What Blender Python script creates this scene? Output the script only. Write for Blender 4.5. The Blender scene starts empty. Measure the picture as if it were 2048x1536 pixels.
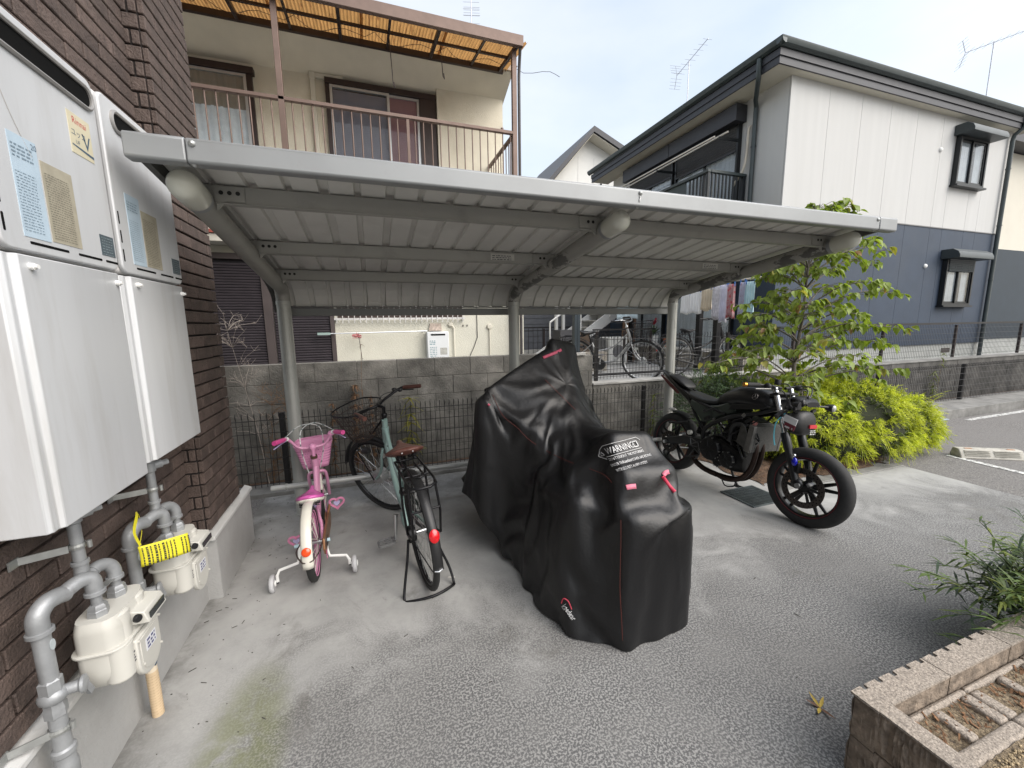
import bpy, bmesh, math, random
import numpy as np
from mathutils import Vector, Matrix, Quaternion
random.seed(7); rng = np.random.default_rng(7)
S = bpy.context.scene
COL = S.collection
PI = math.pi
rad = math.radians

# ---------------------------------------------------------------- camera
cd = bpy.data.cameras.new('camera'); cam = bpy.data.objects.new('camera', cd); COL.objects.link(cam)
cd.sensor_fit = 'HORIZONTAL'; cd.sensor_width = 36.0; cd.lens = 806.0/2048*36
cd.clip_start = 0.05; cd.clip_end = 3000
pit, yaw, rol = rad(8.5), rad(19.2), rad(-.75)
_f = Vector((math.sin(yaw)*math.cos(pit), math.cos(yaw)*math.cos(pit), -math.sin(pit)))
_r = Vector((math.cos(yaw), -math.sin(yaw), 0)); _u = _r.cross(_f)
_r, _u = _r*math.cos(rol)+_u*math.sin(rol), _u*math.cos(rol)-_r*math.sin(rol)
cm = Matrix((_r, _u, -_f)).transposed().to_4x4(); cm.translation = (0, 0, 1.55)
cam.matrix_world = cm
S.camera = cam

# ---------------------------------------------------------------- overcast sky, soft sun, exposure
SUN_EL, SUN_AZ = 44, 141            # azimuth clockwise from +Y: the bright part of the cloud lies behind the camera to the right
W = bpy.data.worlds.new('World'); S.world = W; W.use_nodes = True
wn = W.node_tree.nodes; wl = W.node_tree.links
for n in list(wn): wn.remove(n)
out = wn.new('ShaderNodeOutputWorld'); add = wn.new('ShaderNodeAddShader')
sky = wn.new('ShaderNodeTexSky'); sky.sky_type = 'NISHITA'; sky.sun_disc = False
sky.sun_elevation = rad(SUN_EL); sky.sun_rotation = rad(SUN_AZ); sky.dust_density = 4; sky.air_density = 1.2
b1 = wn.new('ShaderNodeBackground'); b1.inputs[1].default_value = 0.05
b2 = wn.new('ShaderNodeBackground'); b2.inputs[1].default_value = 1.0
tc = wn.new('ShaderNodeTexCoord'); mp = wn.new('ShaderNodeMapping'); mp.inputs['Scale'].default_value = (1, 1, 2.2)
nz = wn.new('ShaderNodeTexNoise'); nz.inputs['Scale'].default_value = 2.1; nz.inputs['Detail'].default_value = 6; nz.inputs['Roughness'].default_value = .5
cr = wn.new('ShaderNodeValToRGB')
cr.color_ramp.elements[0].position = .26; cr.color_ramp.elements[0].color = (.235, .260, .280, 1)
cr.color_ramp.elements[1].position = .68; cr.color_ramp.elements[1].color = (.355, .352, .345, 1)
wl.new(tc.outputs['Generated'], mp.inputs[0]); wl.new(mp.outputs[0], nz.inputs['Vector'])
wl.new(nz.outputs['Fac'], cr.inputs[0]); wl.new(cr.outputs[0], b2.inputs[0]); wl.new(sky.outputs[0], b1.inputs[0])
wl.new(b1.outputs[0], add.inputs[0]); wl.new(b2.outputs[0], add.inputs[1]); wl.new(add.outputs[0], out.inputs[0])
sl = bpy.data.lights.new('sun', 'SUN'); sun = bpy.data.objects.new('sun', sl); COL.objects.link(sun)
sl.energy = 1.5; sl.angle = rad(62); sl.color = (1, .985, .965)
_d = Vector((math.sin(rad(SUN_AZ))*math.cos(rad(SUN_EL)), math.cos(rad(SUN_AZ))*math.cos(rad(SUN_EL)), math.sin(rad(SUN_EL))))
sun.rotation_euler = _d.to_track_quat('Z', 'Y').to_euler(); sun.location = _d*30
vs_ = S.view_settings; vs_.view_transform = 'Standard'; vs_.look = 'None'; vs_.exposure = 1.2; vs_.gamma = 1.0; vs_.use_curve_mapping = False

# ---------------------------------------------------------------- helpers
def V3(*a): return Vector(a)
class MB:
    """collects geometry; build() links it as ONE mesh object"""
    def __init__(s): s.v = []; s.f = []
    def add(s, vs, fs):
        o = len(s.v); s.v += [tuple(p) for p in vs]; s.f += [tuple(i+o for i in f) for f in fs]; return s
    def box(s, x0, y0, z0, x1, y1, z1):
        return s.add([(x0,y0,z0),(x1,y0,z0),(x1,y1,z0),(x0,y1,z0),(x0,y0,z1),(x1,y0,z1),(x1,y1,z1),(x0,y1,z1)],
                     [(0,3,2,1),(4,5,6,7),(0,1,5,4),(1,2,6,5),(2,3,7,6),(3,0,4,7)])
    def bar(s, a, b, w, h, up=(0,0,1)):
        a, b = Vector(a), Vector(b); d = (b-a).normalized(); u = Vector(up)
        if abs(d.dot(u)) > .98: u = Vector((0,1,0))
        r = d.cross(u).normalized()*w/2; u = r.cross(d).normalized()*h/2
        q = [a-r-u, a+r-u, a+r+u, a-r+u, b-r-u, b+r-u, b+r+u, b-r+u]
        return s.add(q, [(3,2,1,0),(4,5,6,7),(0,1,5,4),(1,2,6,5),(2,3,7,6),(3,0,4,7)])
    def tube(s, pts, r, n=8, closed=False, cap=True, rs=None, sq=1.0, up=None):
        P = [Vector(p) for p in pts]; m = len(P); rings = []; nrm = None
        for i in range(m):
            if closed: t = P[(i+1) % m]-P[i-1]
            else: t = P[min(i+1, m-1)]-P[max(i-1, 0)]
            t = t.normalized() if t.length > 1e-9 else Vector((0,0,1))
            if nrm is None:
                a = Vector(up) if up else (Vector((0,0,1)) if abs(t.z) < .9 else Vector((1,0,0)))
                nrm = (a-t*a.dot(t)).normalized()
            else:
                nrm = nrm-t*nrm.dot(t); nrm = nrm.normalized() if nrm.length > 1e-6 else t.orthogonal().normalized()
            bi = t.cross(nrm); rr = rs[i] if rs else r
            rings.append([P[i]+(nrm*math.cos(2*PI*k/n)*sq+bi*math.sin(2*PI*k/n))*rr for k in range(n)])
        vs = [p for q in rings for p in q]; fs = []
        for i in range(m if closed else m-1):
            j = (i+1) % m
            for k in range(n): fs.append((i*n+k, i*n+(k+1) % n, j*n+(k+1) % n, j*n+k))
        if cap and not closed: fs += [tuple(range(n-1, -1, -1)), tuple(range((m-1)*n, m*n))]
        return s.add(vs, fs)
    def cyl(s, a, b, r, r2=None, n=16, cap=True):
        return s.tube([a, b], r, n, cap=cap, rs=[r, r if r2 is None else r2])
    def lathe(s, prof, o=(0,0,0), ax=(0,0,1), n=20, cap=False):
        ax = Vector(ax).normalized(); u = ax.orthogonal().normalized(); w = ax.cross(u); o = Vector(o)
        vs = [o+ax*h+(u*math.cos(2*PI*k/n)+w*math.sin(2*PI*k/n))*r for r, h in prof for k in range(n)]
        m = len(prof)
        fs = [(i*n+k, i*n+(k+1) % n, (i+1)*n+(k+1) % n, (i+1)*n+k) for i in range(m-1) for k in range(n)]
        if cap: fs += [tuple(range(n-1, -1, -1)), tuple(range((m-1)*n, m*n))]
        return s.add(vs, fs)
    def ell(s, c, r, nu=16, nv=10, M=None):
        vs = []; c = Vector(c)
        for i in range(nv+1):
            t = PI*i/nv
            for k in range(nu):
                p = Vector((r[0]*math.sin(t)*math.cos(2*PI*k/nu), r[1]*math.sin(t)*math.sin(2*PI*k/nu), r[2]*math.cos(t)))
                vs.append(c+(M @ p if M else p))
        return s.add(vs, [(i*nu+k, (i+1)*nu+k, (i+1)*nu+(k+1) % nu, i*nu+(k+1) % nu) for i in range(nv) for k in range(nu)])
    def ring(s, c, ax, R, r, n=48, m=8, sq=1.0):
        """torus about axis ax; sq widens the section along the axis"""
        ax = Vector(ax).normalized(); u = ax.orthogonal().normalized(); w = ax.cross(u); c = Vector(c); vs = []
        for i in range(n):
            d = u*math.cos(2*PI*i/n)+w*math.sin(2*PI*i/n)
            for k in range(m): vs.append(c+d*(R+r*math.cos(2*PI*k/m))+ax*(r*sq*math.sin(2*PI*k/m)))
        return s.add(vs, [(i*m+k, i*m+(k+1) % m, ((i+1) % n)*m+(k+1) % m, ((i+1) % n)*m+k) for i in range(n) for k in range(m)])
    def prism(s, poly, o, u, v, d):
        """polygon in the plane (o,u,v) pushed out by vector d"""
        o, u, v, d = Vector(o), Vector(u), Vector(v), Vector(d); n = len(poly)
        a = [o+u*p[0]+v*p[1] for p in poly]
        return s.add(a+[p+d for p in a], [tuple(range(n-1, -1, -1)), tuple(range(n, 2*n))]+[(i, (i+1) % n, n+(i+1) % n, n+i) for i in range(n)])
    def grid(s, fn, nu, nv, cu=False):
        vs = [fn(i/(nu if cu else nu-1), j/(nv-1)) for j in range(nv) for i in range(nu)]
        e = nu if cu else nu-1
        return s.add(vs, [(j*nu+i, j*nu+(i+1) % nu, (j+1)*nu+(i+1) % nu, (j+1)*nu+i) for j in range(nv-1) for i in range(e)])
    def quad(s, a, b, c, d): return s.add([a, b, c, d], [(0,1,2,3)])
    def xf(s, M): s.v = [tuple(M @ Vector(p)) for p in s.v]; return s
    def mesh(s, name, mat=None, smooth=None, off=None):
        me = bpy.data.meshes.new(name); v = s.v
        if off is not None: v = [(p[0]-off[0], p[1]-off[1], p[2]-off[2]) for p in v]
        me.from_pydata(v, [], s.f)
        bm = bmesh.new(); bm.from_mesh(me); bmesh.ops.recalc_face_normals(bm, faces=bm.faces); bm.to_mesh(me); bm.free()
        if mat: me.materials.append(mat)
        if smooth is not None:
            me.shade_smooth(); me.set_sharp_from_angle(angle=rad(smooth))
        return me
    def build(s, name, mat, parent=None, smooth=None, bev=0, seg=2, kind=None, sub=0, solid=0, label=None):
        off = OFF.get(parent.name) if parent else None
        me = s.mesh(name, mat, smooth if smooth is not None else (30 if bev else None), off)
        return link(name, me, parent, bev=bev, seg=seg, kind=kind, sub=sub, solid=solid, label=label)
OFF = {}
def link(name, me, parent=None, loc=None, bev=0, seg=2, kind=None, sub=0, solid=0, label=None):
    o = bpy.data.objects.new(name, me); COL.objects.link(o)
    if parent:
        o.parent = parent
        if parent.name in OFF: OFF[o.name] = OFF[parent.name]
    if loc is not None: o.location = loc
    if kind: o['kind'] = kind
    if label: o['label'] = label
    if solid: m = o.modifiers.new('solid', 'SOLIDIFY'); m.thickness = solid; m.offset = 0
    if bev: m = o.modifiers.new('bevel', 'BEVEL'); m.width = bev; m.segments = seg; m.limit_method = 'ANGLE'; m.angle_limit = rad(35)
    if sub: m = o.modifiers.new('sub', 'SUBSURF'); m.levels = sub; m.render_levels = sub
    return o
def tag(o, label, cat, group=None):
    o['label'] = label; o['category'] = cat
    if group: o['group'] = group
    return o
def thing(name, label, cat, loc=(0,0,0), rz=0, group=None, local=False, rx=0, ry=0):
    """an Empty at a thing's base; parts are given in world coordinates unless local"""
    o = bpy.data.objects.new(name, None); COL.objects.link(o); o.empty_display_size = .1
    o.location = loc; o.rotation_euler = (rx, ry, rz)
    if not local: OFF[o.name] = tuple(loc)
    return tag(o, label, cat, group)
def struct(o): o['kind'] = 'structure'; return o
def piece(name, me, parent, wloc, rot=None, scl=None):
    """a piece of its own sharing mesh data, placed at a world position"""
    o = bpy.data.objects.new(name, me); COL.objects.link(o); o.parent = parent
    f = OFF.get(parent.name, (0,0,0)); o.location = (wloc[0]-f[0], wloc[1]-f[1], wloc[2]-f[2])
    if rot is not None: o.rotation_euler = rot
    if scl is not None: o.scale = scl
    return o
def copy_tree(o, parent=None):
    c = o.copy(); COL.objects.link(c); c.parent = parent
    if parent is None and o.name in OFF: OFF[c.name] = OFF[o.name]
    for ch in o.children: copy_tree(ch, c)
    return c
def text(body, size, o, right, up, mat, parent, name='lettering', align='LEFT', depth=0, squeeze=1.0, space=1.0, conform=None):
    cu = bpy.data.curves.new('t', 'FONT'); cu.body = body; cu.size = size; cu.align_x = align; cu.space_character = space
    cu.resolution_u = 2; ob = bpy.data.objects.new('t', cu); COL.objects.link(ob)
    bpy.context.view_layer.update()
    dg = bpy.context.evaluated_depsgraph_get(); me = bpy.data.meshes.new_from_object(ob.evaluated_get(dg))
    bpy.data.objects.remove(ob); bpy.data.curves.remove(cu)
    r, u = Vector(right).normalized(), Vector(up).normalized(); o = Vector(o)
    f = Vector(OFF.get(parent.name, (0,0,0)))
    for v in me.vertices:
        p = o+r*v.co.x*squeeze+u*v.co.y
        if conform: p = conform(v.co.x*squeeze, v.co.y)
        v.co = p-f
    me.materials.clear(); me.materials.append(mat)
    return link(name, me, parent)
def smoothpath(pts, k=6):
    """Catmull-Rom through the points"""
    P = [Vector(p) for p in pts]; Q = []
    for i in range(len(P)-1):
        a, b, c, d = P[max(i-1, 0)], P[i], P[i+1], P[min(i+2, len(P)-1)]
        for j in range(k):
            t = j/k
            Q.append(.5*((2*b)+(c-a)*t+(2*a-5*b+4*c-d)*t*t+(3*b-a-3*c+d)*t**3))
    return Q+[P[-1]]
def arc(c, u, v, r, a0, a1, n):
    c, u, v = Vector(c), Vector(u), Vector(v)
    return [c+u*r*math.cos(a0+(a1-a0)*i/n)+v*r*math.sin(a0+(a1-a0)*i/n) for i in range(n+1)]
def rrect(w, h, r, n=4):
    q = []
    for cx, cy, a in ((w/2-r, h/2-r, 0), (-w/2+r, h/2-r, 90), (-w/2+r, -h/2+r, 180), (w/2-r, -h/2+r, 270)):
        for i in range(n+1): q.append((cx+r*math.cos(rad(a+90*i/n)), cy+r*math.sin(rad(a+90*i/n))))
    return q

# ---------------------------------------------------------------- materials
MATS = {}
def M(name, col, rough=.6, metal=0., var=.12, vs=5., bump=0., bs=60., spec=.5, dirt=None, rnd=0., coat=0., alpha=1., trans=0., stretch=(1,1,1), emit=None, sheen=0):
    """procedural Principled: noise-varied colour, optional dirt (colour, scale, lo, hi, amount), bump, per-object variation"""
    if name in MATS: return MATS[name]
    m = bpy.data.materials.new(name); m.use_nodes = True; nt = m.node_tree; N = nt.nodes; L = nt.links
    b = N['Principled BSDF']; b.inputs['Roughness'].default_value = rough; b.inputs['Metallic'].default_value = metal
    b.inputs['Specular IOR Level'].default_value = spec; b.inputs['Coat Weight'].default_value = coat
    b.inputs['Alpha'].default_value = alpha; b.inputs['Transmission Weight'].default_value = trans; b.inputs['Sheen Weight'].default_value = sheen
    if emit: b.inputs['Emission Color'].default_value = (*emit[0], 1); b.inputs['Emission Strength'].default_value = emit[1]
    g = N.new('ShaderNodeNewGeometry'); mp = N.new('ShaderNodeMapping'); mp.inputs['Scale'].default_value = stretch
    L.new(g.outputs['Position'], mp.inputs[0])
    nz = N.new('ShaderNodeTexNoise'); nz.inputs['Scale'].default_value = vs; nz.inputs['Detail'].default_value = 5
    L.new(mp.outputs[0], nz.inputs['Vector'])
    r = N.new('ShaderNodeValToRGB'); r.color_ramp.elements[0].position = .3; r.color_ramp.elements[1].position = .7
    r.color_ramp.elements[0].color = (*[max(0, c*(1-var)) for c in col], 1); r.color_ramp.elements[1].color = (*[min(1, c*(1+var)) for c in col], 1)
    L.new(nz.outputs['Fac'], r.inputs[0]); c = r.outputs[0]
    if rnd:
        oi = N.new('ShaderNodeObjectInfo'); mr = N.new('ShaderNodeMapRange'); mr.inputs['To Min'].default_value = 1-rnd; mr.inputs['To Max'].default_value = 1+rnd
        L.new(oi.outputs['Random'], mr.inputs[0]); mx = N.new('ShaderNodeVectorMath'); mx.operation = 'SCALE'
        L.new(c, mx.inputs[0]); L.new(mr.outputs[0], mx.inputs['Scale']); c = mx.outputs[0]
    if dirt:
        dn = N.new('ShaderNodeTexNoise'); dn.inputs['Scale'].default_value = dirt[1]; dn.inputs['Detail'].default_value = 8; dn.inputs['Roughness'].default_value = .65
        L.new(mp.outputs[0], dn.inputs['Vector'])
        dr = N.new('ShaderNodeMapRange'); dr.inputs['From Min'].default_value = dirt[2]; dr.inputs['From Max'].default_value = dirt[3]; dr.inputs['To Max'].default_value = dirt[4]
        L.new(dn.outputs['Fac'], dr.inputs[0]); mx = N.new('ShaderNodeMix'); mx.data_type = 'RGBA'
        L.new(dr.outputs[0], mx.inputs[0]); L.new(c, mx.inputs[6]); mx.inputs[7].default_value = (*dirt[0], 1); c = mx.outputs[2]
    L.new(c, b.inputs['Base Color'])
    if bump:
        bn = N.new('ShaderNodeTexNoise'); bn.inputs['Scale'].default_value = bs; bn.inputs['Detail'].default_value = 4
        L.new(mp.outputs[0], bn.inputs['Vector']); bp = N.new('ShaderNodeBump'); bp.inputs['Strength'].default_value = bump; bp.inputs['Distance'].default_value = .01
        L.new(bn.outputs['Fac'], bp.inputs['Height']); L.new(bp.outputs[0], b.inputs['Normal'])
    MATS[name] = m; return m
def glassmat(name, tint=(.75,.8,.82), rough=.03, alpha=.35):
    tint = tuple(c**.5 for c in tint)
    """window pane: part see-through, part mirror"""
    if name in MATS: return MATS[name]
    m = bpy.data.materials.new(name); m.use_nodes = True; nt = m.node_tree; N = nt.nodes; L = nt.links
    for n in list(N): N.remove(n)
    o = N.new('ShaderNodeOutputMaterial'); t = N.new('ShaderNodeBsdfTransparent'); t.inputs[0].default_value = (*tint, 1)
    gl = N.new('ShaderNodeBsdfGlossy'); gl.inputs['Roughness'].default_value = rough; fr0 = N.new('ShaderNodeLayerWeight'); fr0.inputs[0].default_value = .5; fr1 = N.new('ShaderNodeMath'); fr1.operation = 'POWER'; fr1.inputs[1].default_value = 4.; L.new(fr0.outputs['Facing'], fr1.inputs[0]); fr = N.new('ShaderNodeMath'); fr.operation = 'MULTIPLY'; fr.inputs[1].default_value = .6; L.new(fr1.outputs[0], fr.inputs[0])
    mr = N.new('ShaderNodeMath'); mr.operation = 'ADD'; mr.use_clamp = True; mr.inputs[1].default_value = alpha
    L.new(fr.outputs[0], mr.inputs[0]); mx = N.new('ShaderNodeMixShader'); L.new(mr.outputs[0], mx.inputs[0]); L.new(t.outputs[0], mx.inputs[1]); L.new(gl.outputs[0], mx.inputs[2]); L.new(mx.outputs[0], o.inputs[0])
    MATS[name] = m; return m
black_metal = M('black_metal', (.015,.015,.017), .38, .6, .15)
black_plastic = M('black_plastic', (.014,.014,.015), .45, 0, .2)
rubber = M('rubber', (.018,.018,.018), .75, 0, .2, 30, bump=.15, bs=200)
steel = M('steel', (.55,.56,.57), .28, 1., .08)
galv = M('galvanised', (.42,.43,.42), .5, .8, .12, 40)
white_paint = M('white_paint', (.75,.75,.73), .4, 0, .04)
dark_wire = M('dark_wire', (.02,.019,.02), .5, .3, .1)
# ================================================================ ground
def ground_mat(name, kind):
    m = bpy.data.materials.new(name); m.use_nodes = True; nt = m.node_tree; N = nt.nodes; L = nt.links; b = N['Principled BSDF']
    g = N.new('ShaderNodeNewGeometry')
    def noise(sc, det=5, ro=.55, dist=0):
        n = N.new('ShaderNodeTexNoise'); n.inputs['Scale'].default_value = sc; n.inputs['Detail'].default_value = det; n.inputs['Roughness'].default_value = ro
        n.inputs['Distortion'].default_value = dist; L.new(g.outputs['Position'], n.inputs['Vector']); return n.outputs['Fac']
    def mr(x, a, b_, c=0., d=1.):
        n = N.new('ShaderNodeMapRange'); n.interpolation_type = 'SMOOTHSTEP'
        for i, v in zip(('From Min','From Max','To Min','To Max'), (a, b_, c, d)): n.inputs[i].default_value = v
        L.new(x, n.inputs[0]); return n.outputs[0]
    def math_(op, a, b_):
        n = N.new('ShaderNodeMath'); n.operation = op
        for i, v in enumerate((a, b_)):
            if isinstance(v, (int, float)): n.inputs[i].default_value = v
            else: L.new(v, n.inputs[i])
        return n.outputs[0]
    def mix(f, a, b_):
        n = N.new('ShaderNodeMix'); n.data_type = 'RGBA'
        for i, v in ((0, f), (6, a), (7, b_)):
            if isinstance(v, tuple): n.inputs[i].default_value = (*v, 1)
            elif isinstance(v, (int, float)): n.inputs[i].default_value = v
            else: L.new(v, n.inputs[i])
        return n.outputs[2]
    sx = N.new('ShaderNodeSeparateXYZ'); L.new(g.outputs['Position'], sx.inputs[0]); x, y = sx.outputs[0], sx.outputs[1]
    sp = N.new('ShaderNodeTexVoronoi'); sp.inputs['Scale'].default_value = 95; L.new(g.outputs['Position'], sp.inputs['Vector'])
    grain = mr(sp.outputs['Distance'], .10, .55)
    if kind == 'slab':
        fine = noise(70, 6, .7); big = noise(1.3, 6, .6, .4); mid = noise(5, 6, .65)
        smooth = mix(mr(big, .36, .62), (.28,.28,.274), (.39,.388,.376))
        smooth = mix(mr(mid, .45, .75, 0, .5), smooth, (.215,.214,.207))
        smooth = mix(mr(fine, .3, .75, 0, .35), smooth, (.37,.366,.354))
        agg = mix(mr(noise(115, 2, .6), .44, .60), (.105,.105,.106), (.315,.312,.302))
        agg = mix(mr(big, .3, .75, 0, .5), agg, (.135,.133,.13)); agg = mix(mr(mid, .4, .7, 0, .35), agg, (.22,.217,.21))
        # the worn skin of the slab follows the strip the roof keeps dry, with a ragged border
        e = math_('ADD', math_('ADD', y, math_('MULTIPLY', mr(x, 1.2, 3.2), -.15)), math_('MULTIPLY', math_('SUBTRACT', noise(2.2, 8, .7, .6), .5), 2.2))
        edgeL = mr(x, -.75, -.35); wear = math_('MULTIPLY', mr(e, 2.3, 1.45), math_('ADD', math_('MULTIPLY', edgeL, .75), .25))
        c = mix(wear, smooth, agg)
        # lichen, rust drips, oil
        dx = math_('MULTIPLY', math_('ADD', x, .55), 1/.12); dy = math_('MULTIPLY', math_('SUBTRACT', y, 1.50), 1/.34)
        ds = math_('ADD', math_('MULTIPLY', dx, dx), math_('MULTIPLY', dy, dy))
        moss = math_('MULTIPLY', mr(ds, 2.6, .0), mr(noise(6, 7, .7), .3, .55))
        c = mix(math_('MULTIPLY', moss, .55), c, (.14,.155,.045))
        seam = math_('MULTIPLY', mr(x, -.80, -.97), mr(noise(4, 6, .7), .35, .65, 0, .75)); c = mix(seam, c, (.10,.098,.09))
        stain = mr(noise(1.9, 7, .72, 1.2), .56, .72, 0, .6); c = mix(stain, c, (.13,.125,.115))
        back = math_('MULTIPLY', mr(y, 3.0, 3.9), mr(noise(3, 6, .7), .4, .6, 0, .6)); c = mix(back, c, (.14,.135,.125))
        hgt = math_('ADD', math_('MULTIPLY', noise(150, 4, .7), math_('ADD', math_('MULTIPLY', wear, .8), .12)), math_('MULTIPLY', mid, .25))
        rough = .85
    else:
        fine = noise(90, 4, .8); big = noise(.9, 6, .6, .5)
        c = mix(mr(fine, .35, .68), (.075,.073,.072), (.30,.285,.27))
        c = mix(mr(big, .3, .7, 0, .6), c, (.19,.182,.175))
        c = mix(mr(noise(3, 7, .75, 1), .58, .75, 0, .6), c, (.09,.088,.085))
        hgt = noise(120, 4, .75); rough = .9
    L.new(c, b.inputs['Base Color']); b.inputs['Roughness'].default_value = rough; b.inputs['Specular IOR Level'].default_value = .25
    bp = N.new('ShaderNodeBump'); bp.inputs['Strength'].default_value = .15; bp.inputs['Distance'].default_value = .004
    L.new(hgt, bp.inputs['Height']); L.new(bp.outputs[0], b.inputs['Normal'])
    return m
slab_m = ground_mat('worn_concrete', 'slab'); asphalt_m = ground_mat('worn_asphalt', 'asphalt')
conc = M('old_concrete', (.22,.216,.205), .85, 0, .25, 6, bump=.4, bs=60, dirt=((.10,.098,.09), 3.5, .45, .7, .7))
conc_pale = M('pale_concrete', (.42,.41,.385), .85, 0, .15, 8, bump=.3, bs=80, dirt=((.2,.195,.18), 5, .5, .75, .6))
soil_m = M('soil', (.085,.052,.034), .95, 0, .5, 25, bump=1., bs=70, dirt=((.16,.10,.06), 40, .5, .6, .8))

m = MB()                                                         # one sheet to the horizon, open only where the gutter runs
m.quad((-400,-400,-.008), (400,-400,-.008), (400,3.52,-.008), (-400,3.52,-.008))
m.quad((-400,3.52,-.008), (5.75,3.52,-.008), (5.75,3.76,-.008), (-400,3.76,-.008))
m.quad((-400,3.76,-.008), (400,3.76,-.008), (400,400,-.008), (-400,400,-.008))
struct(m.build('ground', asphalt_m))
m = MB(); m.box(5.75,3.52,-.2, 40,3.76,-.16)
m.quad((5.75,3.52,-.16), (40,3.52,-.16), (40,3.52,-.008), (5.75,3.52,-.008)); m.quad((5.75,3.76,-.16), (40,3.76,-.16), (40,3.76,-.008), (5.75,3.76,-.008))
struct(m.build('gutter', conc))
m = MB(); m.box(-.995,-6,-.1, 5.28,4.06,0); struct(m.build('concrete_apron', slab_m))
m = MB(); m.box(-1.6,4.075,-.1, 5.29,4.33,.035); m.box(5.3,3.765,-.1, 30,4.33,.045); struct(m.build('kerb', conc, bev=.008))
m = MB()                                                         # narrow dirt strip between kerb and wall
m.grid(lambda u, v: (-1.7+u*33, 4.33+v*.13, .012+.012*math.sin(u*90)*math.sin(v*3)), 120, 4); struct(m.build('soil_strip', soil_m))
def bed(u, v):
    x = 3.42+u*1.86+.04*math.sin(v*17); y = 2.62+v*1.44+(.05*math.sin(u*23)+.03*math.sin(u*51))*(1-v)
    e = min(u, 1-u, v, 1-v); return (x, y, .008+.05*min(1, e*6)*(1+.5*math.sin(u*31)*math.sin(v*27)))
m = MB(); m.grid(bed, 40, 34); struct(m.build('planting_bed', soil_m, smooth=60))
m = MB(); m.box(3.5,2.50,-.05, 5.27,2.60,.014); m.box(5.17,2.61,-.05, 5.27,4.05,.014); struct(m.build('bed_edging', conc, bev=.006))
m = MB(); m.box(5.281,-6,-.02,5.30,4.05,-.0045); struct(m.build('slab_joint', M('joint_dirt', (.045,.04,.034), .95, 0, .4, 30)))
# upper yard behind the retaining wall
yard_m = M('yard_concrete', (.33,.33,.325), .9, 0, .18, 3, bump=.3, bs=50, dirt=((.17,.168,.16), 1.4, .45, .7, .6))
m = MB(); m.box(-60,4.56,.2, 150,120,.6); struct(m.build('upper_yard', yard_m))
m = MB()
rs = random.Random(3)
for k in range(900):                                              # dead needles, twigs, bark on the bed
    x, y = rs.uniform(3.5, 5.2), 2.62+1.2*rs.random()**2
    a = rs.uniform(0, PI); l = rs.uniform(.01, .05); z = .055
    m.bar((x, y, z), (x+l*math.cos(a), y+l*math.sin(a), z+rs.uniform(-.004, .012)), rs.uniform(.002, .006), .002)
o = m.build('leaf_litter', M('litter', (.15,.07,.035), .9, 0, .5, 30)); o['kind'] = 'stuff'
m = MB()
for k in range(260):                                              # grit and scraps on the concrete
    x, y = rs.uniform(-.9, 5.0), rs.uniform(.9, 4.0)
    if rs.random() < .5: x = -.93+abs(rs.gauss(0, .2))
    a = rs.uniform(0, PI); l = rs.uniform(.004, .03)
    if rs.random() < .3: m.bar((x, y, .0018), (x+l*math.cos(a), y+l*math.sin(a), .003), .0022, .0022)
    else: m.ell((x, y, .001), (l*.14, l*.11, .0022), 5, 3)
o = m.build('grit', M('grit', (.075,.07,.062), .9, 0, .6, 40)); o['kind'] = 'stuff'

# painted bay line, drain grate, gutter cover, wheel stop
line_m = M('line_paint', (.62,.62,.60), .8, 0, .1, 20, bump=.3, bs=90, dirt=((.16,.155,.15), 22, .46, .58, .9))
m = MB(); m.add([(6.13,2.56,-.0035),(6.05,1.55,-.0035),(6.13,1.55,-.0035),(6.21,2.56,-.0035)], [(0,1,2,3)]); struct(m.build('bay_line', line_m))
m = MB(); m.add([(8.6,3.36,-.0035),(12,3.36,-.0035),(12,3.44,-.0035),(8.6,3.44,-.0035)], [(0,1,2,3)]); struct(m.build('bay_line', line_m))
gr_m = M('grate_steel', (.13,.15,.16), .5, .5, .25, 20, bump=.2)
t = thing('drain_grate', 'rectangular steel drain grate set in the concrete beside the black motorcycle', 'drain grate', (3.13,2.5,.0))
m = MB(); x0, x1, y0, y1 = 2.95, 3.31, 2.35, 2.67
m.box(x0,y0,.0012, x1,y1,.003); m.build('pit', M('pit_dark', (.035,.038,.04), .9), t)
m = MB(); m.box(x0-.012,y0-.012,.001, x1+.012,y0,.012); m.box(x0-.012,y1,.001, x1+.012,y1+.012,.012); m.box(x0-.012,y0,.001, x0,y1,.0118); m.box(x1,y0,.001, x1+.012,y1,.0118)
m.build('grate_frame', gr_m, t)
mb = MB(); mb.box(-.003,-(y1-y0)/2+.001,-.004, .003,(y1-y0)/2-.001,.004); bmesh_bar = mb.mesh('bar', gr_m)
for k in range(22): piece('bar', bmesh_bar, t, (x0+.008+k*(x1-x0-.016)/21, (y0+y1)/2, .0075))
mb = MB(); mb.box(-(x1-x0)/2+.001,-.002,-.0025, (x1-x0)/2-.001,.002,.0025); me = mb.mesh('cross_bar', gr_m)
for k in range(8): piece('cross_bar', me, t, ((x0+x1)/2, y0+.02+k*(y1-y0-.04)/7, .0072))
m = MB(); m.box(7.25,3.50,.0,8.35,3.80,.012)
for k in range(26): m.box(7.28+k*.041,3.52,.0119, 7.30+k*.041,3.78,.0155)
tag(m.build('gutter_cover', M('cover_plate', (.42,.48,.54), .5, .4, .15, 15)), 'pale blue-grey metal plate laid across the gutter by the kerb', 'gutter cover')
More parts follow.
